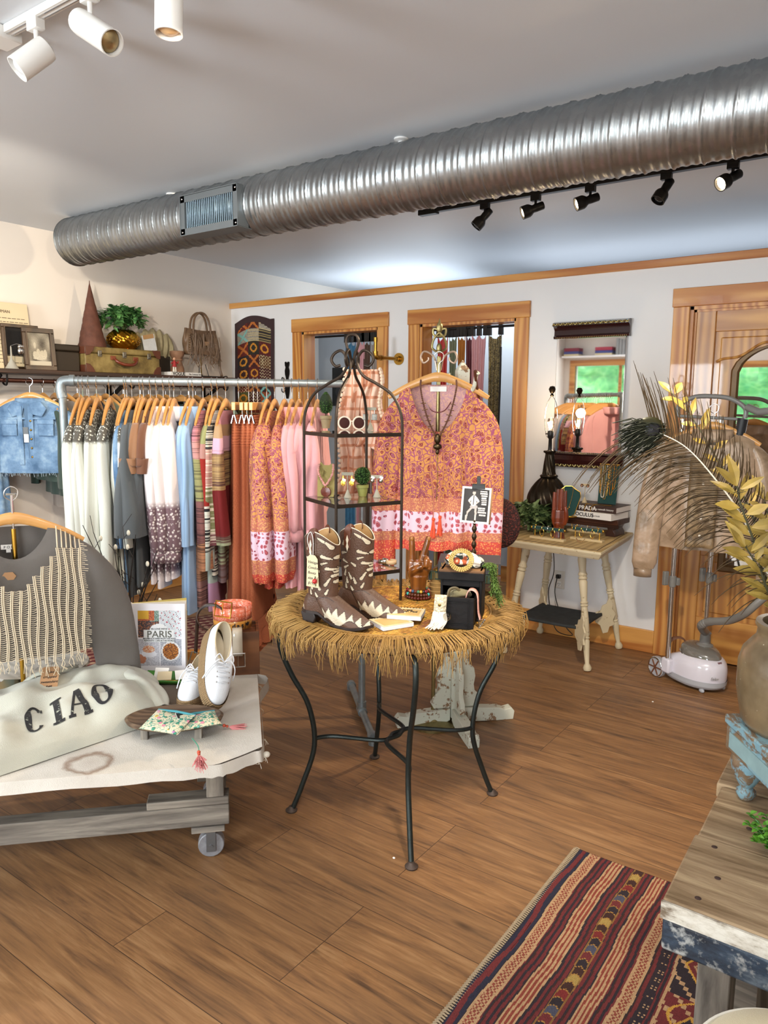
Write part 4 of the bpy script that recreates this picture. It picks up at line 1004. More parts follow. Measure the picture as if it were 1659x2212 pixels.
for k in range(5): m.ell((.02,-.068,-.24-k*.055),(.007,.003,.007),10,5)
m.build('buttons',BRASS,t)
MB().ob((-.012,-.058,-.27),(.004,.003,.10),ry=.1).build('opening_shade',PM('opening_shadow_blue',c('3a5474'),.8),t)  # dark strip stands in for shade inside the opening
m=MB(); m.ob((-.01,-.07,-.30),(.03,.002,.045)); m.build('black_tag',BLACKM,t); MB().ob((-.008,-.071,-.345),(.028,.002,.05)).build('price_tag',PAPER,t)
r=random.Random(2); m=MB()
for i in range(140):
    a=r.uniform(0,2*pi); x=.205*cos(a); y=.058*sin(a); m.tube([(x,y,-.55),(x+r.uniform(-.01,.01),y+r.uniform(-.005,.005),-.565-r.uniform(0,.02))],.0011,4)
m.build('frayed_hem',PM('denim_fray',c('b8c8d4'),.9),t)['kind']='stuff'
# ---------------------------------------------------------------- low cart table with canvas top
def greywood(name,axis):
    n=NT(name); st={'X':(2,22,22),'Y':(22,2,22),'Z':(22,22,2)}[axis]; f=n.noise(n.co('Object',st),1.3,5,.6,.4)
    n.bump(f,.35,.004); return n.fin(n.ramp(f,[(.3,c('4a443e')),(.5,c('7c746a')),(.68,c('a39a8c'))]),.75)
GW=greywood('weathered_grey_wood','X'); GWZ=greywood('weathered_grey_upright','Z'); GWY=greywood('weathered_grey_cross','Y')
LT=thing('cart_table','low cart table of weathered grey timber with stained white canvas top','table',(-1.443,1.422,0),rad(46.7))
ZT=.462
n=NT('stained_canvas'); co=n.co(); f=n.noise(co,4,5,.6); st=n.vor(co,1.6); 
q=n.n('ShaderNodeVectorMath',operation='DISTANCE'); n.l(co,q.inputs[0]); q.inputs[1].default_value=(-.48,.075,ZT)
rg=n.math('ADD',q.outputs['Value'],n.math('MULTIPLY',n.math('SUBTRACT',n.noise(co,16,3),.5),.06))
ring=n.ramp(rg,[(.0,.25),(.04,.1),(.058,.8),(.07,.1),(.09,0)])
cl=n.mix(n.ramp(f,[(.4,0),(.75,.55)]),c('d0cac0'),c('a39a8a')); cl=n.mix(ring,cl,c('7a5a40'))
n.bump(n.math('ADD',n.noise(co,350,1),n.math('MULTIPLY',n.noise(co,7,3),3)),.2,.005); CANV=n.fin(cl,.9)
def ctop(u,v):
    x=-1.6+1.6*u; y=.70*v
    if x>-.13 and y<.09: # cut corner
        k=(x+.13)/.13*.09
        if y<k: y=k
    return Vector((x,y,ZT+.0015*sin(x*23+y*5)*sin(y*19)))
def edge_drop(m):
    pts=[(-1.6,0),(-1.2,0),(-.8,0),(-.4,0),(-.2,0),(-.13,0),(-.1,.012),(-.03,.06),(0,.09),(.004,.3),(.002,.5),(0,.70),(-.5,.70),(-1.6,.70)]
    P=cr([(x,y,0) for x,y in pts],6); N=len(P)-1
    m.grid(lambda u,v:Vector((P[round(u*N)].x*(1)+.004*v,P[round(u*N)].y-.004*v,ZT-.035*v+.002*sin(round(u*N)*1.3)*v)),N,3)
m=MB(); m.grid(ctop,80,35); edge_drop(m); m.build('canvas_top',CANV,LT,ang=180)
MB().prism([(-1.6,.005),(-.135,.005),(-.005,.095),(-.005,.695),(-1.6,.695)],(0,0,ZT-.035),(1,0,0),(0,1,0),.032).build('top_board',GWY,LT)
m=MB(); r=random.Random(1)
for i in range(16):
    x,y=r.choice([(.0,.09),(-.02,.07),(0,.1),(.003,.2),(.003,.45),(.003,.66)]); m.tube(cr([(x,y,ZT-.03),(x+.01,y+r.uniform(-.02,.02),ZT-.035),(x+r.uniform(0,.02),y+r.uniform(-.02,.02),ZT-.05)],3),.0008,4)
m.ell((.012,.1,ZT-.03),(.012,.012,.009),8,6); m.build('loose_threads',PM('canvas_thread',c('d8d0c0'),.9),LT)['kind']='stuff'
for (y,nm) in ((.28,'front'),(.62,'back')):
    MB().box(-1.6,-.105,y,y+.055,.115,.185).build('beam',GW,LT,bev=.003)
    MB().box(-.36,-.105,y-.002,y+.06,.187,.212).build('beam_block',GW,LT,bev=.003)
    MB().box(-1.15,-.93,y-.004,y+.06,.187,.205).build('beam_block',GW,LT,bev=.003)
    MB().box(-.175,-.12,y+.002,y+.055,.212,ZT-.035).build('leg',GWZ,LT,bev=.002)
    MB().beam((-.15,y+.03,.38),(-.34,y+.03,ZT-.04),.03,.05,up=(0,1,0)).build('brace',GW,LT)
    MB().box(-1.25,-1.19,y+.002,y+.055,.205,ZT-.035).build('leg',GWZ,LT)
    for x in (-.165,-1.35):
        MB().box(x-.06,x+.045,y-.006,y+.062,.095,.115).build('caster_plate',GW,LT,bev=.002)
        k=MB(); k.ob((x,y+.005,.06),(.03,.004,.075)).ob((x,y+.05,.06),(.03,.004,.075)).tube([(x,y,.042),(x,y+.055,.042)],.006,8)
        k.build('caster_fork',PM('dull_zinc',c('7c7f82'),.4,.8),LT)
        MB().tube([(x,y+.01,.042),(x,y+.045,.042)],.042,20).build('caster_wheel',PM('scuffed_wheel',c('8c8c90'),.5,.3,var=.4,vs=60),LT,bev=.003)
MB().box(-.17,-.12,.335,.62,.125,.18).box(-1.25,-1.19,.335,.62,.125,.18).build('cross_beams',GWY,LT)
MB().beam((-1.22,.30,.12),(-.75,.66,ZT-.05),.05,.09).build('diagonal_brace',PM('dark_steel_brace',c('241c18'),.5),LT)
# ---- folded sweatshirt with printed word
SWM=cloth('pale_sage_fleece',c('b4b4a6'),.08,col2=c('c9c8ba'),scale=5,bumps=.25)
Pa=G(-70,1700,ZT+.003);Pb=G(352,1556,ZT+.003);Pc=G(285,1447,ZT+.003);Pd=G(-60,1520,ZT+.003)
def pad(u,v,top=1,flat=False):
    p=(Pa*(1-u)+Pb*u)*(1-v)+(Pd*(1-u)+Pc*u)*v
    e=max(0,1-abs(2*u-1)**6)**.5*max(0,1-abs(2*v-1)**4.0)**.5
    h=.085*e*(1+.10*sin(u*9+1)*sin(v*5)) +(.012*sin(u*7+v*11)+.006*sin(u*19-v*7)+.006*sin(v*23+u*6)+.004*sin(u*37+v*9)*sin(v*6)+.003*sin(v*41-u*11))*e*(0 if flat else 1)
    return Vector((p.x,p.y,p.z+h*top))
T_=thing('sweatshirt','folded pale sage sweatshirt printed with CIAO lying on the canvas table','sweatshirt',((Pa+Pc)/2)*1.0)
T_.location.z=ZT
m=MB().grid(lambda u,v:pad(u,v),90,50); m.build('folded_body',SWM,T_,world=True,ang=180)
MB().grid(lambda u,v:pad(u,v,0),4,4).build('underside',SWM,T_,world=True)
# neckband and side folds
for k,(pts,rr) in enumerate((
    ([pad(.30,.93),pad(.38,.83)+Vector((0,0,.012)),pad(.52,.80)+Vector((0,0,.014)),pad(.62,.9)+Vector((0,0,.012)),pad(.60,1.0)+Vector((0,0,.03))],.009),
    ([pad(.28,.97),pad(.35,1.0)+Vector((0,0,.03)),pad(.48,1.03)+Vector((0,0,.045)),pad(.6,1.0)+Vector((0,0,.03))],.009))):
    MB().tube(cr(pts,8),rr,8,flat=.6).build('neckband',SWM,T_,world=True,ang=180)
def fold_tube(name,pts,rr,mat,t,n_=16,ns=8,seed=0,flat=.8):
    P=cr(pts,ns);N=len(P)-1
    def f(u,v):
        i=round(v*N); a=2*pi*u; q=P[i]; d=(P[min(i+1,N)]-P[max(i-1,0)]).normalized(); s=d.cross(Vector((0,0,1))).normalized(); w_=s.cross(d)
        r_=rr*(sin(pi*min(.97,max(.03,v)))**.35)*(1+.14*sin(3*a+v*5+seed)+.08*sin(5*a-v*7))
        return q+s*(r_*cos(a))+w_*(r_*flat*sin(a))
    return MB().grid(f,n_*2,N,close=True).build(name,mat,t,world=True,ang=180)
fold_tube('sleeve_fold',[pad(.72,.98)+Vector((0,0,.0)),G(262,1462,ZT+.05),G(320,1490,ZT+.045),G(352,1530,ZT+.03)],.04,SWM,T_,seed=1)
fold_tube('sleeve_fold',[G(235,1452,ZT+.05),G(290,1458,ZT+.045),G(335,1490,ZT+.03)],.035,SWM,T_,seed=2)
# C I A O in heavy slab letters that follow the cloth
def strip(m,pts,wd,base,sc_,cx_):
    pass
def letter_quads():
    Q=[]
    def ring(cx,a0,a1,W_=.62,H_=1.0,n_=40,thick=.22,thin=.07):
        for i in range(n_):
            qs=[]
            for k in (i,i+1):
                a=a0+(a1-a0)*k/n_; th=thin+(thick-thin)*abs(cos(a))**1.3
                ox,oy=cx+W_/2*cos(a),.5+H_/2*sin(a); ix,iy=cx+(W_/2-th)*cos(a),.5+(H_/2-thin*.9)*sin(a); qs.append(((ox,oy),(ix,iy)))
            Q.append([qs[0][0],qs[1][0],qs[1][1],qs[0][1]])
    def rect(x0,x1,y0,y1,nx=3,ny=6):
        for i in range(nx):
            for j in range(ny):
                X=[x0+(x1-x0)*k/nx for k in (i,i+1)];Y=[y0+(y1-y0)*k/ny for k in (j,j+1)]; Q.append([(X[0],Y[0]),(X[1],Y[0]),(X[1],Y[1]),(X[0],Y[1])])
    def slant(xa,ya,xb,yb,w_,n_=8):
        for i in range(n_):
            t0,t1=i/n_,(i+1)/n_; p=(xa+(xb-xa)*t0,ya+(yb-ya)*t0);q=(xa+(xb-xa)*t1,ya+(yb-ya)*t1)
            Q.append([(p[0]-w_/2,p[1]),(p[0]+w_/2,p[1]),(q[0]+w_/2,q[1]),(q[0]-w_/2,q[1])])
    ring(.33,rad(42),rad(318)); rect(.52,.58,.66,.9,1,3)
    rect(.93,1.12,.0,1,2,8); rect(.84,1.21,0,.07,4,1); rect(.84,1.21,.93,1,4,1)
    slant(1.42,0,1.68,1,.09); slant(1.96,0,1.72,1,.2); rect(1.5,1.86,.3,.37,4,1); rect(1.33,1.56,0,.06,2,1); rect(1.82,2.1,0,.06,2,1)
    ring(2.52,0,2*pi,.72)
    return Q
m=MB(); r=random.Random(4)
for q in letter_quads():
    vs=[]
    for (x,y) in q:
        u=.27+x*.168; v=.14+y*.25
        vs.append(pad(u,v)+Vector((0,0,.0022)))
    m.add(vs,[(0,1,2,3)])
n=NT('distressed_black_print'); co=n.co(); PR=n.fin(n.mix(n.ramp(n.noise(co,70,4,.7),[(.6,0),(.66,1)]),c('232326'),c('a5a898')),.8)
m.build('printed_lettering',PR,T_,world=True)
# kraft tag on the sweatshirt
KRAFT=PM('kraft_card',c('a9805a'),.8,var=.08)
p=pad(.44,.72)+Vector((0,0,.012)); U=Vector((.66,.75,0)).normalized(); V=Vector((-.45,.4,.55)).normalized()
T2=thing('price_tag','brown kraft price tag with handwriting lying on the sage sweatshirt','tag',p)
MB().prism([(-.028,-.04),(.028,-.04),(.028,.036),(.022,.042),(-.022,.042),(-.028,.036)],p,U,V,.001).build('card',KRAFT,T2,world=True)
N_=U.cross(V).normalized()
for k,s in enumerate(('"Ciao"','cropped','sweatshirt','$48')):
    text('handwriting',s,.0125,INK,T2,p+N_*.0015+V*(.022-.018*k),U,V,align='CENTER',shear=.3)
MB().tube(cr([p+V*.038+N_*.002,p+V*.07+N_*.02,D(80,1430,2.6)],5),.0007,5).build('string',PM('twine',c('9a8a78'),.9),T2,world=True)
# ---- white carved round board, gold stand and branches
p=G(88,1442,ZT)
t=thing('round_board','round whitewashed carved board under the gold garment stand','board',p)
WW=wood('whitewashed_wood',c('c8c4bc'),c('a8a49c'),'X',1,.6)
MB().lathe([(.001,0),(.17,0),(.175,.006),(.172,.014),(.001,.014)],n=48).build('board',WW,t)
m=MB(); r=random.Random(8)
for i in range(60):
    a=r.uniform(0,2*pi); q=r.uniform(.03,.15); m.ob((q*cos(a),q*sin(a),.0145),(.011,.004,.001),rz=r.uniform(0,3))
m.build('carved_marks',PM('grey_groove',c('8c8a86'),.8),t)['kind']='stuff'
p=G(52,1497,ZT+.012)
t=thing('garment_stand','gold countertop garment stand with square base holding the knit vest','stand',p,rad(40))
MB().ob((-.02,.02,.004),(.19,.19,.006)).build('base_plate',PM('mirror_gold',c('8f7c40'),.12,1,var=.1),t,bev=.001)
PT=Vector((p.x,p.y,0)); top=D(22,1065,math.hypot(p.x,p.y)).z
MB().tube([(0,0,.006),(0,0,top-p.z-.12)],.008,10).tube([(0,0,.0),(0,0,.03)],.013,10).build('pole',GOLD,t)
MB().tube(cr([(0,0,top-p.z-.13),(0,0,top-p.z-.02),(0,0,top-p.z-.005)],4),.004,8).ob((0,0,top-p.z-.004),(.03,.01,.006)).build('top_hook',CHROME,t)
hl=Vector((p.x,p.y,top)); rzh=rad(60)
HS=put_hanger('shoulder',hl+Vector((0,0,-.0)),rzh,'large wooden hanger on the gold stand holding the crocheted vest','hangers on display stands')
GT2=cloth('grey_brown_linen',c('5e5750'),.12,col2=c('6f6a66'))
t=garment('knit_vest_top','grey linen top with cream crocheted fringed vest on the gold stand','top',hl,rzh,GT2,L=.55,hem=.23,th=.05,sh=.2,slv=(.62,.05,.062),neck=.10,seed=3,fold=.1,gather=.6,slx=.10,sflat=.6)
CRO=PM('cream_crochet_yarn',c('cfbfa4'),.9,var=.12)
def vy(x,z): return -.07-.022*cos(x*7)-.03*min(1,(-z-.15)/.4)
def zt(x): return -.165-(.15*max(0,1-(abs(x)/.125)**1.3))-(.02*abs(x)/.2)
m=MB(); m2=MB(); r=random.Random(6); xs=[-.20+.40*i/17 for i in range(18)]
for i,x in enumerate(xs):
    zb=-.545-.015*sin(x*20); 
    for dx in (-.0026,.0026):
        P=[(x+dx+.004*sin(z*25+i)*(1),vy(x,z)-.003,z) for z in np.linspace(zt(x),zb,16)]
        m.tube(P,.0021,5)
    for _ in range(3): m.tube([(x,vy(x,zb),zb),(x+r.uniform(-.008,.008),vy(x,zb),zb-r.uniform(.01,.025)),(x+r.uniform(-.012,.012),vy(x,zb)+.004,zb-r.uniform(.03,.05))],.0014,4)
for i in range(17):
    a,b=xs[i],xs[i+1]; z=max(zt(a),zt(b)) if False else min(zt(a),zt(b))
    while z>-.54:
        m2.tube([(a,vy(a,z),z),((a+b)/2,vy((a+b)/2,z)-.001,z-.003),(b,vy(b,z),z+r.uniform(-.002,.002))],.0012,4,cap=False); z-=.0068
for s in (1,-1):
    z=-.17
    while z>-.53:
        m2.tube([(s*.2,vy(.2,z),z),(s*(.212+r.uniform(0,.012)),vy(.2,z),z-.004)],.0013,4,cap=False); z-=.007
# over-shoulder strap
for i in range(6):
    for s in (1,-1):
        x=s*(.13+.014*i); m.tube([(x,.02,-.125-.012*i*.6),(x,-.03,-.115-.012*i),(x,vy(x,-.2),zt(x))],.0024,5)
o=m.build('crochet_cords',CRO,t); o['kind']='stuff'; o=m2.build('crochet_rungs',CRO,t); o['kind']='stuff'
M_=mw(t); MB().ob((-.02,.028,-.185),(.045,.002,.016)).ob((-.02,.028,-.198),(.014,.002,.012)).build('woven_label',PAPER,t)
text('lettering','P O L',.012,INK,t,M_@Vector((-.02,.0262,-.186)),M_.to_3x3()@Vector((1,0,0)),(0,0,1),align='CENTER')
MB().prism([(-.022,0),(-.012,.014),(.012,.014),(.022,0),(.014,-.012),(-.014,-.012)],(-.02,-.05,-.27),(1,0,0),(0,0,1),.001).build('kraft_label',KRAFT,t)
# dark branches with buds
p=G(285,1438,ZT)
t=thing('branch_arrangement','dark twiggy branches with pale buds in a small dark foot behind the book','branches',p)
MB().lathe([(.04,0),(.045,.01),(.02,.02),(.012,.03),(.001,.03)],n=20).build('foot',PM('dark_bronze',c('2e1f1a'),.4),t)
m=MB(); bd=MB(); r=random.Random(12)
for i in range(20):
    px=r.uniform(178,345); py=r.uniform(1130,1290); e=D(px,py,math.hypot(p.x,p.y)+r.uniform(-.08,.1))-p
    mid=Vector((e.x*.3+r.uniform(-.02,.02),e.y*.3,e.z*.5)); P=cr([(0,0,.02),mid,e],5)
    m.tube(P,[.004*(1-k/len(P)*.75) for k in range(len(P))],5)
    for k in range(3):
        b=P[r.randrange(4,len(P))]; d=Vector((r.uniform(-1,1),r.uniform(-.5,.5),r.uniform(.2,1))).normalized()*r.uniform(.03,.07); m.tube([b,b+d],.0011,4)
        if r.random()<.3: bd.ell(b+d,(.007,.007,.011),7,5)
m.build('twigs',PM('dark_twig',c('1f1916'),.6),t)['kind']='stuff'; bd.build('buds',PM('pale_bud',c('d8d4c4'),.8),t)['kind']='stuff'
# ---- cookery book
def cover(u,v):
    r=random.Random(int(u*90)*53+int(v*120)); W0=c('eceaf0')
    if not(.14<u<.93 and .10<v<.90): return W0
    # title card
    if .24<u<.80 and .44<v<.62: return c('e9edf0') if not(.25<u<.79 and .45<v<.61) else c('f0f2f4')
    if ((u-.52)/.16)**2+((v-.62)/.09)**2<1 and v>.6: return c('eef0f2')
    if abs(u-.535)<.012 or abs(v-.5)<.008: return W0
    if u<.53 and v>.5:
        if v>.78 and u<.34: return c('d8a838')
        if v>.76 and u<.45: return mixc(c('8a3a2a'),c('d87a4a'),r.random())
        if u>.36 and v>.74: return mixc(c('3c5c4a'),c('a8c0b8'),r.random())
        return mixc(c('3a3840'),c('c07a50'),r.random()**3)
    if u>=.53 and v>.5:
        s=sin(u*60+v*20)*sin(v*55-u*25)
        return c('b84a5a') if s>.82 else (c('55505a') if abs(sin(u*30+v*18))<.09 else mixc(c('c8d0da'),c('e4e6ea'),r.random()))
    if u<.53:
        if ((u-.33)/.11)**2+((v-.34)/.055)**2<1: return mixc(c('c8703c'),c('ecd8c0'),r.random())
        if ((u-.34)/.14)**2+((v-.27)/.05)**2<1: return c('e4e4ec')
        if ((u-.2)/.08)**2+((v-.2)/.07)**2<1: return c('b8785a')
        return mixc(c('a8a8b4'),c('d4d4dc'),r.random())
    d=((u-.73)/.17)**2+((v-.31)/.14)**2
    if d<.72: return mixc(c('5a2a18'),c('d88a3a'),r.random()**1.5)
    if d<1: return c('e8e6e8')
    return mixc(c('8c90a0'),c('c4c6d0'),r.random())
A_=G(284,1452,ZT); B_=G(402,1452,ZT); U=(B_-A_); bw=U.length; U.normalize(); V=Vector((-.06*U.y,.06*U.x,1)).normalized(); N_=U.cross(V)
bh=.262
t=thing('cookery_book','white PARIS cookery book standing slightly open on the low table','book',A_)
MB().grid(lambda u,v:A_+U*(bw*u)+V*(bh*v)+N_*.004,70,90,colf=cover).build('front_cover',VC,t,world=True)
MB().prism([(0,0),(bw,0),(bw,bh),(0,bh)],A_,U,V,.003).build('cover_board',PAPER,t,world=True)
MB().box(0,.004,0,.03,0,bh).build('spine',PAPER,t); bpy.data.objects['spine'].rotation_euler=(0,0,math.atan2(U.y,U.x))
for k,(ang,col_) in enumerate(((10,PAPER),(14,PM('cream_pages',c('e8dcb0'),.8)),(22,PM('yellow_endpaper',c('d8c46a'),.7)))):
    U2=Matrix.Rotation(rad(ang),3,'Z')@U; O2=A_-N_*(.012+.006*k)
    MB().prism([(0,0),(bw*.98,0),(bw*.98,bh*.99),(0,bh*.99)],O2,U2,V,.003 if k!=1 else .008).build('page_block' if k<2 else 'back_cover',col_,t,world=True)
O_=A_+N_*.0046
text('lettering','PARIS',.036,PM('taupe_print',c('6a6a62'),.7,var=0),t,O_+U*bw*.53+V*bh*.555,U,V,align='CENTER',bold=.0003,sx=1.05)
text('lettering','IN LOVE WITH',.009,INK,t,O_+U*bw*.53+V*bh*.635,U,V,align='CENTER')
text('lettering','RECIPES & STORIES FROM THE MOST',.0075,INK,t,O_+U*bw*.53+V*bh*.495,U,V,align='CENTER')
text('lettering','ROMANTIC CAFE IN THE WORLD',.0075,INK,t,O_+U*bw*.53+V*bh*.465,U,V,align='CENTER')
text('lettering','ANNE-KATRIN WEBER',.006,INK,t,O_+U*bw*.53+V*bh*.935,U,V,align='CENTER') if False else None
# ---- green dish with earring cards
p=G(365,1475,ZT)
t=thing('green_dish','glossy green rectangular dish of carded jewellery in front of the book','dish',p,rad(33))
GD=PM('green_glaze',c('3f7a2c'),.15,var=.35,vs=12)
def dish(u,v):
    x=(u*2-1);y=(v*2-1); h=.022*max(abs(x),abs(y))**4; return Vector((x*.095,y*.05,.004+h))
MB().grid(dish,30,20).build('dish',GD,t,sol=.004)
for k,(x,y,rx_,w_) in enumerate(((-.03,.01,.9,.05),(-.01,-.015,.5,.05),(.045,.0,.6,.04))):
    MB().ob((x,y,.032),(w_,.04,.0012),rx=rx_,rz=.2*k).build('earring_card',CRP if k==1 else PAPER,t)
m=MB(); r=random.Random(9)
for k in range(10):
    a=r.uniform(0,6); m.tube([(r.uniform(-.07,.07)+.008*cos(b),-.03+.02*r.random()+.008*sin(b),.012+.003*k%2*.01) for b in [j*pi/5 for j in range(10)]],.001,4)
m.build('earrings',GOLD,t)['kind']='stuff'
# fur mat
p=G(385,1495,ZT+.001)
def fur(u,v):
    a=2*pi*u; return Vector((.14*v*cos(a)*(1+.08*sin(5*a)),.10*v*sin(a)*(1+.1*sin(3*a)),.008*(1-v**4)))
o=MB().grid(fur,40,8,close=True).build('fur_mat',cloth('brown_fur',c('6e5a44'),.35,scale=40,bumps=1.0),None,ang=180); o.location=p; o.rotation_euler=(0,0,.7)
tag(o,'small brown fur mat under the shoes and green dish','mat')
# ---- wooden crate with belts
CRW=wood('reddish_old_wood',c('6e4222'),c('3e2414'),'X',1,.45)
Fc=G(470,1462,ZT); rzc=math.atan2(.737,.675)
t=thing('wooden_box','old reddish wooden box with metal edges at the back of the low table','box',Fc,rzc)
bx,by,bh2=.155,.15,.165
MB().box(0,bx,0,.01,0,bh2).box(0,bx,by-.01,by,0,bh2).box(0,.01,.01,by-.01,0,bh2).box(bx-.01,bx,.01,by-.01,0,bh2).box(.01,bx-.01,.01,by-.01,0,.01).build('box_body',CRW,t,bev=.001)
MB().box(.01,bx-.01,.01,by-.01,bh2-.02,bh2-.012).build('box_top',CRW,t)
m=MB()
for i in range(9): m.ell((-.001,.01,.01+i*.018),(.002,.003,.003),6,4).ell((.012,-.001,.01+i*.018),(.003,.002,.003),6,4)
m.build('studs',PM('dark_studs',c('2a2420'),.4,.7),t)['kind']='stuff'
ctr=mw(t)@Vector((bx*.38,by*.62,bh2))
n=NT('coral_belt'); co=n.co(); v=n.vor(co,70,rnd=.4); BEL=n.fin(n.mix(n.ramp(v,[(.2,0),(.27,1),(.4,1),(.45,0)]),c('e8785a'),c('f0a08a')),.2,Coat_Weight=.5)
n=NT('amber_vinyl'); BEL2=n.fin(c('c88a3e'),.15,Alpha=.85,Coat_Weight=.5)
t=thing('belt','coral patterned belt coiled on the old wooden box with gold square buckle','belt',ctr)
def band(r_,z0,z1,a0=0,a1=2*pi,th=.0015,tilt=0,k=48):
    m=MB(); m.grid(lambda u,v:Vector((r_*cos(a0+(a1-a0)*u),r_*1.0*sin(a0+(a1-a0)*u),z0+(z1-z0)*v)),k,2); return m
band(.072,.035,.085).build('outer_coil',BEL,t,sol=.003); band(.064,.03,.08).build('inner_coil',BEL,t,sol=.003)
band(.071,.0,.036).build('amber_coil',BEL2,t,sol=.003)
for i,ch in enumerate('adidas'):
    a=rad(-78+13*i)-.05*i*0; q=ctr+Vector((.0735*cos(a),.0735*sin(a),.018))
    text('lettering',ch,.026,INK,t,q,(-sin(a),cos(a),0),(0,0,1),align='CENTER',bold=.0006)
a=rad(5)
for k in (-1,0,1): # three leaf mark
    q=Vector((.0738*cos(a),.0738*sin(a),.012)); U=Vector((-sin(a),cos(a),0)); m=MB(); d=(U*sin(k*.6)+Vector((0,0,1))*cos(k*.6)); leafshape(m,q,d,(cos(a),sin(a),0),.018,.0045,0,0); m.build('leaf_mark',INK,t)
sq=MB(); 
def frame_sq(m,O,U,V,w,h,r_): 
    O=Vector(O);U=Vector(U).normalized();V=Vector(V).normalized(); P=[O+U*a*w/2+V*b*h/2 for a,b in ((-1,-1),(-.0,-1),(1,-1),(1,0),(1,1),(0,1),(-1,1),(-1,0))]
    m.tube([p for p in P],r_,6,closed=True); return m
frame_sq(sq,(.03,-.072,.085),(.9,.45,-.1),(.1,.1,1),.062,.058,.003).tube([(.03,-.074,.11),(.032,-.078,.062)],.002,6).build('gold_buckle',GOLD,t)
# clear belt strap hanging over the box
q0=mw(bpy.data.objects['wooden_box'])
t=thing('belt','clear vinyl belt hanging down the box side with square silver buckle','belt',q0@Vector((.075,-.004,bh2)),rzc)
n=NT('clear_vinyl'); CV=n.fin(c('d8ccb8'),.12,Alpha=.62,Coat_Weight=.5)
P=cr([(0,.06,.012),(0,.01,.01),(0,-.006,-.01),(0,-.008,-.05),(0,-.010,-.085)],5); N=len(P)-1
MB().grid(lambda u,v:P[round(v*N)]+Vector((.036*(u-.5),0,0)),2,N).build('strap',CV,t,sol=.003)
m=MB(); frame_sq(m,(0,-.014,-.10),(1,0,0),(0,0,1),.052,.05,.003); m.tube([(0,-.017,-.082),(0,-.018,-.124)],.0022,6); m.build('buckle',CHROME,t)
MB().ell((-.01,-.012,-.078),(.003,.002,.003),8,5).ell((.01,-.012,-.078),(.003,.002,.003),8,5).build('rivets',CHROME,t)
t=thing('belt','thin dark brown belt coiled upright against the coral belt','belt',ctr+Vector((-.02,-.085,.045)),rad(38))
DB=PM('dark_brown_leather',c('3a2a22'),.35)
for k in range(3):
    MB().tube([(.052*cos(a),-.006*k,.05*sin(a)+.004*k) for a in [j*pi/18 for j in range(36)]],.0045,6,closed=True,flat=.5).build('coil',DB,t)
MB().tube([(-.052,0,0),(-.055,-.01,-.06),(-.06,-.012,-.13)],.008,6,flat=.3).build('loose_end',DB,t)
m=MB(); frame_sq(m,(-.07,-.02,-.15),(.3,0,1),(1,0,-.3),.055,.02,.002).build('buckle',CHROME,t)
t=thing('wood_block','small pale wood block lying on the low table behind the shoes','block',G(435,1425,ZT),rad(46))
MB().box(-.09,.02,0,.03,0,.035).build('block',PINE,t,bev=.002)
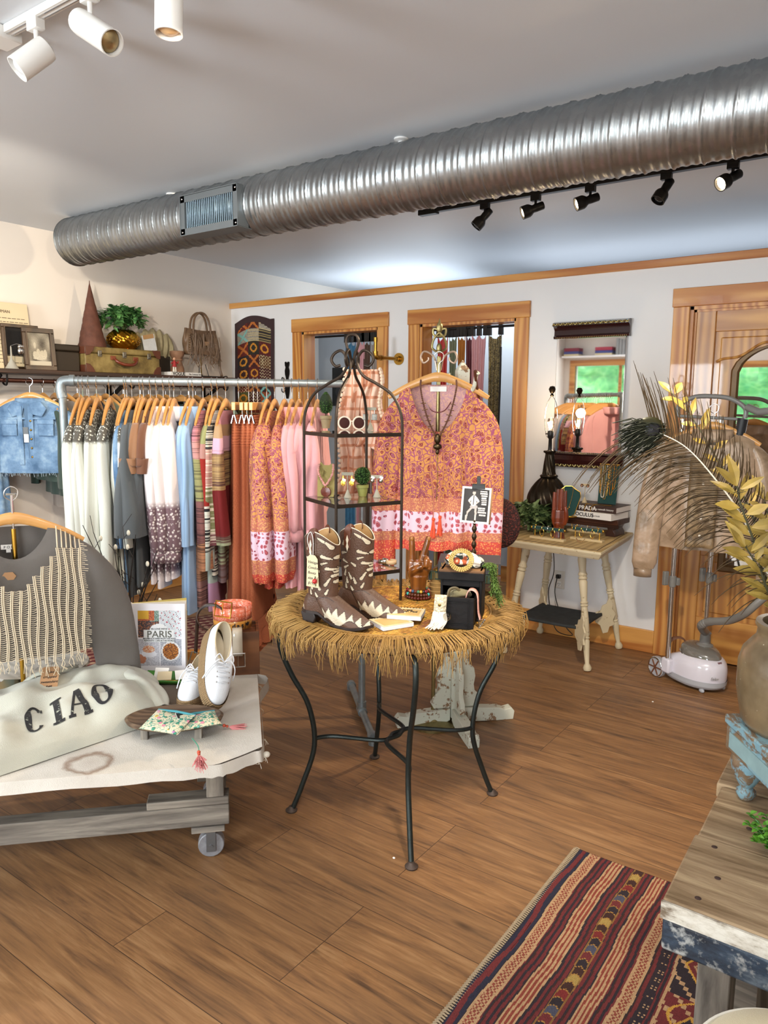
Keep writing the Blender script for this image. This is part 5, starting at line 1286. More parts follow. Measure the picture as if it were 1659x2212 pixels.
# ---- rope soled shoes
def shoe():
    t=thing('espadrille','shoe','shoe')
    Ls=.26
    def outline(a,k=1.0):
        x=cos(a); w_=.047 if x>0 else .036
        w_=.036+.011*max(0,min(1,(x+.6)/1.2)); return Vector((Ls/2*math.copysign(abs(x)**.9,x)*k,w_*math.copysign(abs(sin(a))**.8,sin(a))*k,0))
    SO=NT('jute_rope'); co=SO.co(); wv=SO.wave(co,75,1.5,2,d='Z'); wv2=SO.wave(co,60,3,2,typ='BANDS',d='X')
    SO.bump(SO.math('ADD',wv,wv2),.8,.004); JU=SO.fin(SO.mix(wv,c('8a6c48'),c('c2a277')),.85)
    def sole(u,v):
        a=2*pi*u; p=outline(a,1+.015*sin(pi*v)+(.02*sin(v*5*pi)**2)); h=.042+.020*(.5-p.x/Ls); return Vector((p.x,p.y,h*v))
    m=MB(); m.grid(sole,56,12,close=True)
    m.grid(lambda u,v:Vector((outline(2*pi*u).x*v,outline(2*pi*u).y*v,.0005)),56,1,close=True)
    m.build('rope_sole',JU,t,ang=180)
    def opn(a):
        x=cos(a); return Vector((-.052+.062*x,.026*sin(a)*(1-.15*x),.098+.018*max(0,-x)-.008*max(0,x)))
    def up(u,v):
        a=2*pi*u; p=outline(a,.97); h=.042+.020*(.5-p.x/Ls); p=Vector((p.x,p.y,h-.004)); q=opn(a); s=sin(v*pi/2)
        r_=p.lerp(q,v**1.15); r_.z=p.z+(q.z-p.z)*min(1,s**.75); 
        if p.x>0: r_.z+=.004*sin(pi*v)
        return r_
    WC=cloth('white_canvas',c('dcdee2'),.04,bumps=.25)
    m=MB(); m.grid(up,56,20,close=True); m.build('canvas_upper',WC,t,ang=180)
    MB().grid(lambda u,v:Vector((opn(2*pi*u).x*1,opn(2*pi*u).y*(.95-.1*v),opn(2*pi*u).z-.05*v)),40,4,close=True).grid(lambda u,v:Vector((-.052+.06*v*cos(2*pi*u),.023*v*sin(2*pi*u),.055)),30,1,close=True).build('lining',PM('cream_lining',c('d8ccb4'),.9),t,ang=180)
    MB().tube([opn(2*pi*i/40) for i in range(40)],.0022,6,closed=True).build('collar_edge',PM('collar_beige',c('c8b898'),.8),t)
    m=MB()
    for k in range(5):
        x=.012+.015*k; z=up(0,max(0,1-(x-.01)/.12)).z+.004
        m.tube(cr([(x,-.017,z-.004),(x+.002,0,z+.002),(x,.017,z-.004)],4),.0026,6,flat=.5)
    for s in (1,-1): m.tube(cr([(.015,0,.10),(.01,s*.018,.107),(.03,s*.04,.088),(.05,s*.05,.05)],5),.002,5).tube(cr([(.015,0,.10),(-.005,s*.02,.113),(.012,s*.03,.10),(.02,s*.005,.103)],5),.002,5)
    m.build('laces',WC,t)
    m=MB()
    for k in range(5):
        for s in (1,-1): m.ell((.012+.015*k,s*.019,up(0,max(0,1-(.002+.015*k)/.12)).z-.001),(.0028,.0028,.0015),8,4)
    m.build('eyelets',CHROME,t); return t
s1=shoe(); tag(s1,'white rope soled espadrille leaning heel up against the wooden box',None,'white espadrilles')
s1['label']='white rope soled espadrille propped up with its toe down'
toe=G(458,1546,ZT)
d=Vector((.62,-.52,-.86)).normalized() # heel to toe
# local x = toe direction
def orient(x,up):
    x=Vector(x).normalized(); z=Vector(up); z=(z-z.dot(x)*x).normalized(); y=z.cross(x)
    M=Matrix.Identity(3)
    for i in range(3): M[i][0]=x[i];M[i][1]=y[i];M[i][2]=z[i]
    return M
s1.rotation_euler=orient(d,(.93,-.2,.55)).to_euler(); s1.scale=(1.06,1.06,1.06); s1.location=toe-d*.125+Vector((-.0,.0,.03))
s2=copy_thing(s1,(0,0,0),label='white rope soled espadrille lying flat, toe forward, left of the propped one',group='white espadrilles')
s2.scale=(1.05,1.05,1.05); d2=Vector((.55,-.83,0)).normalized(); s2.rotation_euler=orient(d2,(0,0,1)).to_euler(); tt=G(402,1540,ZT); s2.location=Vector((tt.x,tt.y,ZT+.001))-d2*.125
# ---- oval wooden stand with embroidered pouches
p=G(378,1580,ZT)
OW=wood('worn_brown_wood',c('6e5844'),c('463425'),'X',1,.55)
t=thing('oval_tray','oval worn wooden footed tray holding the embroidered pouches','tray',p,rad(40))
MB().lathe([(.001,.03),(.10,.03),(.118,.038),(.122,.048),(.115,.052),(.10,.046),(.001,.042)],n=48).build('tray_top',OW,t); bpy.data.objects['tray_top'].scale=(1.22,.74,1)
for x,y in ((-.08,-.045),(.08,-.045),(-.08,.045),(.08,.045)): MB().ob((x,y,.016),(.022,.02,.034),rx=-.3*(y/abs(y))*0).build('foot',GWZ,t,bev=.002)
n=NT('floral_embroidery'); co=n.co(); v=n.vor(co,55,out='Color'); vv=n.vor(co,55); hue=n.sep(v)[0]
colr=n.ramp(hue,[(0,c('3f8a70')),(.3,c('d88a9a')),(.45,c('6ab0a0')),(.6,c('c8a84a')),(.72,c('b87ab0')),(.85,c('4a9a80'))],'CONSTANT')
rr=n.ramp(vv,[(.28,1),(.36,0)]); br=n.math('ABSOLUTE',n.math('SUBTRACT',n.noise(co,30,2,.5,2),.5)); stem=n.ramp(br,[(.02,1),(.04,0)])
n.bump(n.math('ADD',n.noise(co,250,2),n.math('MULTIPLY',rr,2)),.6,.004)
EMB=n.fin(n.mix(rr,n.mix(stem,c('d6ccae'),c('4a9080')),colr),.85)
def pouch(label,O,rz,w_,h_,tilt,sd,tas):
    t=thing('pouch',label,'pouch',O,rz,'embroidered pouches'); t.rotation_euler=(tilt,0,rz)
    MB().grid(lambda u,v:Vector(((u-.5)*w_*(1+.05*v),(v-.5)*h_,.009*(1-abs(2*u-1)**4)*(1-abs(2*v-1)**4)+.004*sin(u*7+sd)*v)),24,16).grid(lambda u,v:Vector(((u-.5)*w_*(1+.05*v),(.5-v)*h_,-.002)),4,4).build('pouch_body',EMB,t,ang=180)
    MB().tube([(-w_*.52,h_*.5,.002),(0,h_*.5,.006),(w_*.52,h_*.5,.002)],.0035,6,flat=.5).build('zip',PM('teal_zip',c('3a8a94'),.6),t)
    I=mw(t).inverted(); q=[I@Vector(x) for x in tas]
    m=MB(); m.tube(cr(q,5),.0015,5); m.build('cord',PM('teal_cord',c('3f8a70'),.7),t)
    b=MB(); d=(q[-1]-q[-2]).normalized(); b.ell(q[-1]-d*.012,.0055,8,6).ell(q[-1]-d*.002,.0045,8,6); b.build('beads',PM('red_beads',c('b8482c'),.3),t)
    r=random.Random(sd); m=MB(); s=d.orthogonal().normalized(); s2_=d.cross(s)
    for k in range(90):
        a=r.uniform(0,6.28); R0=r.uniform(0,.022); m.tube([q[-1]+d*.004,q[-1]+d*.014+(s*cos(a)+s2_*sin(a))*.006,q[-1]+d*r.uniform(.048,.062)+(s*cos(a)+s2_*sin(a))*R0],.0009,4)
    m.build('tassel',PM('pink_tassel',c('d88a8a'),.8),t)['kind']='stuff'
    return t
zt_=ZT+.055
pouch('cream embroidered floral pouch at the front of the oval tray, tassel over the rim',G(362,1568,zt_)+Vector((0,0,.012)),rad(18),.125,.10,.15,1,[G(415,1595,zt_),G(428,1612,zt_-.005),G(430,1630,ZT+.045)])
pouch('smaller embroidered pouch behind on the oval tray, tassel lying on the canvas',G(428,1560,zt_)+Vector((0,0,.004)),rad(62),.115,.085,.05,2,[G(462,1565,zt_-.004),G(478,1566,ZT+.02),G(492,1569,ZT+.012)])
t=thing('care_card','small black and white printed card between the two pouches','card',G(392,1547,zt_+.02),rad(60))
MB().ob((0,0,0),(.03,.05,.001),ry=.2).build('card',PAPER,t); MB().ob((-.004,0,.002),(.02,.04,.0006),ry=.2).build('print',INK,t)
# things seen behind the low table
t=thing('tie_dye_bundle','rolled tie-dye cloth in blue and pink behind the hanger','cloth',D(22,1160,3.3))
n=NT('tie_dye'); co=n.co(); f=n.wave(co,9,9,2); TD=n.fin(n.ramp(f,[(.2,c('c4d4da')),(.5,c('5a9ab8')),(.75,c('a8c4cc')),(.95,c('a86a8a'))]),.85)
MB().ell((0,0,-.02),(.11,.1,.055),24,12).build('rolled_cloth',TD,t)
MB().lathe([(.12,-.075),(.15,-.07),(.15,-.078),(.02,-.085),(.02,-t.location.z+.02),(.14,-t.location.z+.01),(.14,-t.location.z)],n=24).build('pedestal_dish',PM('dark_stand',c('2c221e'),.4),t)
# ---------------------------------------------------------------- round iron table
ZR=.735; RC=Vector((-1.49,2.15,0)); RL=Vector((-1.47,2.12,0)); RR=.42
DIR_=PM('dark_green_iron',c('2c3230'),.4,.6,var=.25,vs=40,bump=.15,bs=150)
t=thing('round_table','round wooden table on curved dark iron legs in the middle of the shop','table',(RL.x,RL.y,0))
TW_=wood('table_oak',c('8a6a44'),c('5c4026'),'X',1,.5)
off=RC-RL
MB().lathe([(.001,ZR-.03),(RR-.01,ZR-.03),(RR,ZR-.024),(RR,ZR-.006),(RR-.006,ZR-.001),(.001,ZR-.001)],off,64).build('tabletop',TW_,t)
zs_=[0,.1,.25,.4,.52,.62,.68,.705]; rs_=[.38,.34,.295,.315,.375,.412,.405,.36]
def lr(z): return cr1(zs_,rs_,z)
angs=[rad(a) for a in (-47,-137,48,138)]
for a in angs:
    P=cr([(r_*cos(a),r_*sin(a),z) for z,r_ in zip(zs_,rs_)],6); l=MB().tube(P,.0095,10).build('leg',DIR_,t)
    MB().lathe([(.02,0),(.022,.006),(.012,.014),(.008,.02)],(rs_[0]*cos(a),rs_[0]*sin(a),0),14).build('foot_pad',PM('worn_foot',c('4a3c34'),.6,.3) if 'worn_foot' not in bpy.data.materials else bpy.data.materials['worn_foot'],l)
zs2=.275
for a,b in ((angs[1],angs[3]),(angs[0],angs[2])):
    A_=Vector((lr(zs2)*cos(a),lr(zs2)*sin(a),zs2)); B_=Vector((lr(zs2)*cos(b),lr(zs2)*sin(b),zs2)); mid=(A_+B_)/2; n1=Vector((mid.x,mid.y,0)).normalized()
    c0=n1*.012+Vector((0,0,zs2)); 
    MB().tube(cr([A_,A_*.72+c0*.28+ (mid-c0)*.05,c0+(A_-B_)*.17,c0,c0+(B_-A_)*.17,B_*.72+c0*.28+(mid-c0)*.05,B_],8),.008,8).build('stretcher',DIR_,t)
m=MB().tube([((RR-.05)*cos(a)+off.x,(RR-.05)*sin(a)+off.y,ZR-.038) for a in [2*pi*k/48 for k in range(48)]],.008,6,closed=True); m.build('ring_rail',DIR_,t)
# embroidered cloth with long fringe
n=NT('gold_embroidery'); co=n.co(); f=n.noise(co,16,4,.6,1.2); v=n.vor(co,22)
cl=n.ramp(f,[(.3,c('7a4e18')),(.45,c('bb8230')),(.56,c('e0ac48')),(.7,c('c08632'))])
cl=n.mix(n.ramp(n.noise(co,7,2),[(.58,0),(.66,.75)]),cl,c('8a4a40')); cl=n.mix(n.ramp(v,[(.12,.7),(.2,0)]),cl,c('5a6a30'))
n.bump(n.math('ADD',n.wave(co,30,6,2),f),.8,.008); GCL=n.fin(cl,.7)
t=thing('fringed_cloth','round gold embroidered cloth with long tan fringe spread over the round table','tablecloth',(RC.x,RC.y,ZR))
MB().grid(lambda u,v:Vector(((.345*v)*cos(2*pi*u),(.345*v)*sin(2*pi*u),.003+.0035*abs(sin(u*50+v*9)*sin(v*14+u*9)))),90,16,close=True).build('embroidered_field',GCL,t,ang=180)
TAN=NT('tan_fringe'); co=TAN.co(); f=TAN.noise(co,9,2); FRG=TAN.fin(TAN.mix(f,c('7a5826'),c('c29a58')),.6)
m=MB()
for k in range(150):
    a=2*pi*k/150; 
    m.tube([(( .343+.014*sin(j*pi/3*1))*cos(a+j*.007),(.343+.014*sin(j*pi/3))*sin(a+j*.007),.006) for j in range(6)],.0022,4)
for q in (.335,.365): m.tube([(q*cos(2*pi*j/90),q*sin(2*pi*j/90),.006) for j in range(90)],.003,5,closed=True)
o=m.build('crochet_border',FRG,t); o['kind']='stuff'
m=MB(); r=random.Random(77)
for k in range(1300):
    cl_=round(r.uniform(0,54)); a=2*pi*cl_/54+r.gauss(0,.019); drop=r.uniform(.03,.075)*(1+.45*sin(cl_*1.7)); e=RR+.012+r.uniform(-.004,.012)
    if r.random()<.16: e=RR+.02+r.random()*.02
    ca,sa=cos(a),sin(a); b=a+r.uniform(-.05,.05); cb,sb=cos(b),sin(b); d_=b+r.uniform(-.03,.03)
    hz=.006+r.uniform(0,.010)
    P=[(.35*ca,.35*sa,.006),(.39*cb,.39*sb,hz+.004),(e*cb,e*sb,hz-.008),((e+.008)*cos(d_),(e+.008)*sin(d_),-drop*.55),((e+r.uniform(-.012,.014))*cos(d_),(e+r.uniform(-.012,.014))*sin(d_),-drop)]
    m.tube(P,[.0015,.0015,.0014,.0012,.0007],3,cap=False)
o=m.build('fringe',FRG,t,ang=180); o['kind']='stuff'
# ---- western boots
def seg_d(px,py,ax,ay,bx,by):
    t_=max(0,min(1,((px-ax)*(bx-ax)+(py-ay)*(by-ay))/((bx-ax)**2+(by-ay)**2+1e-9))); return math.hypot(px-ax-t_*(bx-ax),py-ay-t_*(by-ay)),t_
# inlays in side view of the shaft and foot: (x,z,dx,dz,w)
INL=[]
rb=random.Random(11)
for (x,z,a_,l_,w_) in ((-.02,.285,-.5,.02,.006),(.028,.285,2.6,.022,.006),(.05,.265,2.3,.035,.008),(-.035,.255,1.2,.02,.005),(.022,.235,-.3,.032,.007),(.058,.23,.9,.022,.006),(-.04,.225,.2,.02,.006),
  (.02,.21,.3,.02,.004),(.035,.195,-.15,.03,.006),(-.035,.2,-.4,.02,.005),(.055,.185,1.2,.02,.005),(-.03,.175,.5,.018,.005),(.01,.185,2.5,.018,.005),(.05,.17,.4,.025,.006),
  (-.03,.15,1.3,.02,.005),(.055,.15,.6,.022,.006),(.03,.14,1.0,.028,.006),(-.005,.14,2.0,.022,.005),(-.02,.125,1.7,.018,.006),(.01,.125,1.9,.022,.006),(-.025,.105,1.7,.02,.005),(.0,.1,2.1,.016,.005),(.03,.11,1.1,.018,.005)):
    INL.append((x,z,x+l_*.9*cos(a_),z+l_*.9*sin(a_),w_*.68))
def bootcol(x,y,z,s):
    BR=c('5e4232'); BD=c('3c2820'); W_=c('cfc3ab')
    rr=random.Random(int(x*900)*31+int(z*900)); base=mixc(BR,BD,.25*rr.random()+.15*(sin(x*70)*sin(z*60)+1)/2)
    if z>.085:
        for (ax,az,bx,bz,w) in INL:
            for ox in (0,):
                d,t_=seg_d(x,z,ax,az,bx,bz)
                if d<w*(1-.75*t_)+.001: return W_
                if d<w*(1-.75*t_)+.0032: return BD
        if abs(abs(y)-.0)<.02 and .18<z<.2 and abs(x-.065)<.006: return c('e4dccb')
        if abs(z-.088-.01*sin(x*60))<.0015: return BD
        if abs(x+.002)<.0012 and z<.13: return BD
    else:
        # flame shaped vamp inlay
        q=x-.02; k=.045+.022*abs(((q*38)%1)-.5)*2-.33*max(0,q-.055)
        lo=.022+.010*sin(q*75)
        if .0<q<.17 and lo<z<k: return W_
        if .0<q<.172 and lo-.003<z<k+.003: return BD
        if -.08<x<-.058 and .035<z<.062 and abs(z-.048-.01*sin(x*260))<.005: return W_
    return base
BOOTM=vcol('tooled_brown_leather',.5,bump=.5,bs=180,var=.15)
def boot(label,loc,rz,pull=True):
    t=thing('western_boot',label,'boot',loc,rz,'brown western boots with cream inlays')
    Ls=.265
    def sole(a,g=0):
        x=cos(a); px=(x*.5+.5)*Ls-.075; f=(px+.075)/Ls
        w_=cr1([0,.12,.35,.55,.72,.88,1],[.012,.028,.024,.036,.041,.026,.004],f)+g
        return px+(g if x>0 else -g),w_*math.copysign(min(1,abs(sin(a))*3),sin(a))*(1 if 1 else 0)
    def soz(x): f=(x+.075)/Ls; return cr1([0,.25,.42,.55,.8,1],[.040,.040,.018,.008,.006,.016],f)
    NR=30
    # rings: foot then shaft
    def fn(u,v):
        a=2*pi*u
        if v<.42:
            k=v/.42; x,y=sole(a); z0=soz(x)+.004
            cx0,rx=.002,.052; xx=cx0+rx*cos(a); yy=.034*sin(a); z1=.098+.0*cos(a)
            s=k**1.35; X=x*(1-s)+xx*s; Y=y*(1-s)*(1+.15*sin(pi*k))+yy*s; Z=z0+(z1-z0)*(sin(k*pi/2)**(.62 if x>.02 else 1.0))
            if x>.03: Z=z0+(z1-z0)*((1-(1-k)**1.6)*.55+.45*k**3)
            return Vector((X,Y,Z))
        k=(v-.42)/.58; z=.098+k*.205; rx=.052+.009*k; ry=.034+.012*k; cx0=.002-.002*k
        top=(.016*cos(2*a)*-1-.004)*k**3 -.012*k**3*max(0,cos(a))
        return Vector((cx0+rx*cos(a),ry*sin(a)*(1),z+top))
    m=MB(); NU,NV=150,170; base=len(m.f); m.grid(fn,NU,NV,close=True,colf=lambda u,v:bootcol(*fn(u,v),0)); 
    m.build('leather_upper',BOOTM,t,ang=180,sol=.003)
    MB().grid(lambda u,v:fn(u,1-.3*v)*1.0-Vector((.0045*cos(2*pi*u),.0045*sin(2*pi*u),0)),40,6,close=True).build('lining',PM('tan_lining',c('b08a58'),.6) if 'tan_lining' not in bpy.data.materials else bpy.data.materials['tan_lining'],t,ang=180)
    MB().tube([fn(i/60,1) for i in range(60)],.0018,6,closed=True).build('top_piping',PM('cream_piping',c('d8cdb8'),.7) if 'cream_piping' not in bpy.data.materials else bpy.data.materials['cream_piping'],t)
    SOL=PM('black_sole',c('2a211f'),.4) if 'black_sole' not in bpy.data.materials else bpy.data.materials['black_sole']
    def so(u,v):
        a=2*pi*u; x,y=sole(a,.004); return Vector((x,y,soz(x)-.004+.009*v))
    MB().grid(so,60,2,close=True).grid(lambda u,v:Vector((sole(2*pi*u,.004)[0]*v+.05*(1-v),sole(2*pi*u,.004)[1]*v,soz(sole(2*pi*u)[0]*v+.05*(1-v))-.004)),60,6,close=True).grid(lambda u,v:Vector((sole(2*pi*u,.004)[0]*v+.05*(1-v),sole(2*pi*u,.004)[1]*v,soz(sole(2*pi*u)[0]*v+.05*(1-v))+.005)),60,6,close=True).build('sole',SOL,t)
    MB().prism([(-.074,.038),(-.02,.038),(-.014,.02),(-.022,0),(-.064,0)],(0,-.024,0),(1,0,0),(0,0,1),-.048).build('heel',SOL,t,bev=.004)
    for s in (1,-1):
        P=cr([(-.016,s*.047,.245),(-.014,s*.050,.29),(-.01,s*.049,.312),(0,s*.045,.316),(.004,s*.038,.3)],5)
        MB().tube([(p.x,p.y,p.z) for p in P],.012,6,flat=.14,up=(1,0,0)).build('pull_strap',LEA,t)
        MB().prism([(0,-.028),(.005,-.012),(.002,0),(.005,.012),(0,.028),(-.005,.012),(-.002,0),(-.005,-.012)],(-.013,s*.0515,.262),(1,0,0),(0,0,1),.0012*s*-1).build('strap_inlay',bpy.data.materials['cream_piping'],t)
    return t
ZC_=ZR+.006
b1=boot('brown western boot with cream inlays nearest the table front, price tag hanging from it',(-1.58,1.845,ZC_),rad(8))
b2=copy_thing(b1,(-1.545,1.985,ZC_),rad(14),'brown western boot with cream inlays standing behind the tagged one','brown western boots with cream inlays')
q=mw(b1); U=q.to_3x3()@Vector((1,0,-.04)); V=Vector((0,0,1)); O=q@Vector((-.005,-.056,.185))
t=thing('price_tag','long cream handwritten tag with a red bead hanging on the near boot','tag',O)
TAGM=PM('aged_cream_tag',c('d2c39e'),.8,var=.05)
MB().prism([(-.022,-.05),(.026,-.05),(.022,.045),(.012,.056),(-.008,.056),(-.018,.045)],O,U,V,.001).build('card',TAGM,t,world=True)
N_=Vector(U).cross(V).normalized()
for k,s in enumerate(('Vintage','Condor','Boots','size 6.5','$195')): text('handwriting',s,.013,PM('pencil_ink',c('5a5650'),.8,var=0) if k==0 else bpy.data.materials['pencil_ink'],t,O+N_*.0014+V*(.032-.0175*k)+Vector(U)*-.016,U,V,shear=.3)
MB().tube(cr([O+V*.05,q@Vector((-.022,-.056,.29)),q@Vector((-.012,-.052,.315)),q@Vector((.0,-.056,.29)),O+V*.05+Vector(U)*.004],6),.0011,5).build('string',PAPER,t,world=True)
MB().ell(O+N_*.006+V*-.028+Vector(U)*.014,.0085,10,8).build('red_bead',PM('red_bead',c('b02a2a'),.3),t,world=True)
MB().tube([O+N_*.004+V*-.012+Vector(U)*.014,O+N_*.004+V*-.045+Vector(U)*.016],.0012,5).build('pin',BLK,t,world=True)
# ---- iron display tower
EC=Vector((-1.72,2.18,ZC_)); ea=.19
t=thing('display_tower','tall dark iron display tower with scroll top and three shelves on the round table','display stand',EC,rad(21))
cs=[(ea*cos(k*pi/2),ea*sin(k*pi/2)) for k in range(4)]
hz=[1.363-ZC_,1.115-ZC_,.858-ZC_]
for k,(x,y) in enumerate(cs):
    P=[(x,y,0),(x,y,.3),(x,y,hz[0]+.005)]+cr([(x,y,hz[0]+.01),(x*.97,y*.97,hz[0]+.07),(x*.80,y*.80,hz[0]+.135),(x*.5,y*.5,hz[0]+.175),(x*.22,y*.22,hz[0]+.205),(x*.1,y*.1,hz[0]+.245),(x*.11,y*.11,hz[0]+.27),(x*.22,y*.22,hz[0]+.295),(x*.36,y*.36,hz[0]+.285),(x*.42,y*.42,hz[0]+.262),(x*.34,y*.34,hz[0]+.24),(x*.24,y*.24,hz[0]+.243)],5)
    MB().tube(P,.0055,8).build('post',IRON,t)
MB().tube(cr([(0,.004,hz[0]+.24),(.012,0,hz[0]+.285),(.024,0,hz[0]+.325),(.014,0,hz[0]+.35),(-.014,0,hz[0]+.35),(-.024,0,hz[0]+.325),(-.012,0,hz[0]+.285),(0,-.004,hz[0]+.24)],6),.005,8).ell((0,0,hz[0]+.25),(.012,.012,.018),10,6).build('top_loop',IRON,t)
SG=glass('shelf_glass',(.93,.96,.94)); 
for z in hz:
    m=MB()
    for k in range(4):
        a=cs[k];b=cs[(k+1)%4]; m.beam((*a,z-.006),(*b,z-.006),.004,.013)
    o=m.build('shelf_rim',IRON,t)
    MB().add([(x*.985,y*.985,z-.002) for x,y in cs]+[(x*.985,y*.985,z+.001) for x,y in cs],[(3,2,1,0),(4,5,6,7),(0,1,5,4),(1,2,6,5),(2,3,7,6),(3,0,4,7)]).build('glass_shelf',SG,o)
def et(px,py,lvl,dz=0):
    """point on a tower shelf under the sight line"""
    return G(px,py,EC.z+hz[lvl]+.0015)
# topiaries
TOP=NT('topiary_green'); co=TOP.co(); v=TOP.vor(co,160); TOPM=TOP.fin(TOP.ramp(v,[(0,c('1c3418')),(.6,c('4c7434'))]),.7)
def topiary(label,p,cone,potm,h,w_,ph,pr_):
    t=thing('topiary',label,'potted topiary',p)
    MB().lathe([(pr_*.72,0),(pr_,ph*.72),(pr_*1.12,ph*.74),(pr_*1.12,ph),(pr_*.95,ph),(pr_*.9,ph*.85),(.001,ph*.85)],n=20).build('pot',potm,t)
    MB().tube([(0,0,ph*.8),(0,0,ph+h*.3)],.003,6).build('trunk',PM('trunk_brown',c('4a3624'),.8) if 'trunk_brown' not in bpy.data.materials else bpy.data.materials['trunk_brown'],t)
    m=MB(); r=random.Random(2); N=900
    for i in range(N):
        v=(i+.5)/N; a=i*2.399963
        if cone: rad_=w_*(sin(pi*min(1,(v*.93+.07)))**.6)*(1-v*.45); z=ph+.012+h*v
        else: th_=math.acos(1-2*v); rad_=w_*sin(th_); z=ph+h*.5-h*.5*cos(th_)+.004
        O=Vector((rad_*cos(a),rad_*sin(a),z)); d=Vector((cos(a),sin(a),r.uniform(-.3,.8))); leafshape(m,O*1.0-d*.003,d+Vector((r.uniform(-.6,.6),r.uniform(-.6,.6),0)),(0,0,1),.009,.0028)
    o=m.build('leaves',TOPM,t,smooth=False); o['kind']='stuff'
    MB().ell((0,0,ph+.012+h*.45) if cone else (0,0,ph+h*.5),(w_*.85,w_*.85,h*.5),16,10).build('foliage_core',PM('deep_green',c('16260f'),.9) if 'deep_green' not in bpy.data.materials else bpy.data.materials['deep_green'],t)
topiary('cone shaped mini topiary in a clay pot on the top shelf of the iron tower',et(704,925,0),True,PM('aged_clay',c('8a7a5c'),.85,var=.25,vs=40),.085,.031,.052,.022)
topiary('round ball mini topiary in a mossy green pot on the middle tower shelf',et(783,1072,1),False,PM('mossy_pot',c('7a7a3c'),.7,var=.3,vs=40),.062,.028,.045,.021)
# sunglasses
p=et(760,928,0); t=thing('sunglasses','round white rimmed sunglasses with brown lenses on the top tower shelf','sunglasses',p,rad(35))
IV=PM('ivory_acetate',c('ded0bc'),.25,var=0); n=NT('brown_lens'); BL=n.fin(c('3a150e'),.5,Specular_IOR_Level=.15)
for s in (-1,1):
    f=MB(); f.tube([(s*.029+.024*cos(a),0,.026+.025*sin(a)) for a in [2*pi*k/32 for k in range(32)]],.0036,8,closed=True); fo=f.build('rim',IV,t)
    MB().tube([(s*.029,-.0006,.026),(s*.029,.0006,.026)],.024,28).build('dark_lens',BL,fo)
    MB().tube(cr([(s*.052,.002,.034),(s*.056,.04,.03),(s*.057,.09,.016)],4),.0025,6).build('temple',IV,t)
MB().tube(cr([(-.006,0,.03),(0,-.001,.034),(.006,0,.03)],3),.0025,6).build('bridge',IV,t)
# earring T stands
def tstand(name,label,p,h,w_,rz,ear,mat=None,base=.015,group='earring stands on the iron tower'):
    t=thing(name,label,'earring stand',p,rz,group); mt=mat or bpy.data.materials.get('grey_linen_cover') or PM('grey_linen_cover',c('8f8a7c'),.9,var=.1,vs=100,bump=.3,bs=400)
    MB().lathe([(base,0),(base*.25,base*1.9),(.0018,base*2),(.0018,h)],n=14).build('cone_base',mt,t)
    MB().box(-w_/2,w_/2,-.004,.004,h-.006,h+.006).build('crossbar',mt,t,bev=.001)
    SLV=bpy.data.materials.get('silver') or PM('silver',c('b8b4ac'),.25,1,var=.3,vs=80)
    for s in (-1,1):
        m=MB(); x=s*w_*.36
        if ear=='drop': m.tube([(x,-.006,h),(x,-.006,h-.014)],.0012,5).ell((x,-.006,h-.028),(.005,.003,.013),10,8); m.build('earring',PM('black_filigree',c('2e2a28'),.4,.6,var=.6,vs=200) if 'black_filigree' not in bpy.data.materials else bpy.data.materials['black_filigree'],t)
        elif ear=='stripe':
            m.tube([(x,-.006,h-.006),(x,-.006,h-.02)],.001,5); 
            m.grid(lambda u,v:Vector((x+(u-.5)*.022,-.007,h-.02-.024*v)),1,9,colf=lambda u,v:c('d8d4c8') if int(v*9)%2 else c('201c20')); m.build('earring',VC,t,sol=.002)
        elif ear=='leaf':
            for k in range(7): m.tube([(x,-.006,h-.006),(x+.009*sin(k-3)*.9,-.006,h-.045+.004*abs(k-3))],.001,4)
            m.ell((x,-.006,h-.034),(.009,.001,.012),10,6); m.build('earring',GOLD,t)
            MB().ob((x+.004,-.009,h-.022),(.014,.001,.009),ry=.4).build('tag',PAPER,t)
        elif ear=='ball':
            m.ell((x,-.006,h-.014),(.008,.006,.009),10,8); m.build('earring',SLV,t); MB().ob((x+.002,-.012,h-.002),(.013,.001,.008),ry=.3).build('tag',PAPER,t)
        elif ear=='stud': m.tube([(x+.007*cos(a),-.006,h-.004+.007*sin(a)) for a in [k*pi/6 for k in range(12)]],.0028,6,closed=True).build('earring',PM('copper_hoop',c('a8643a'),.25,1),t)
    return t
tstand('earring_stand','earring stand with dark filigree drops at the back of the top tower shelf',et(768,922,0),.098,.045,rad(25),'drop')
tstand('earring_stand','earring stand with black and white striped square drops on the top tower shelf',et(800,929,0),.083,.048,rad(25),'stripe')
tstand('earring_stand','earring stand with gold leaf drops and white tags on the middle tower shelf',et(751,1075,1),.09,.045,rad(30),'leaf')
tstand('earring_stand','earring stand with silver clusters at the right corner of the middle tower shelf',et(814,1074,1),.078,.045,rad(30),'ball')
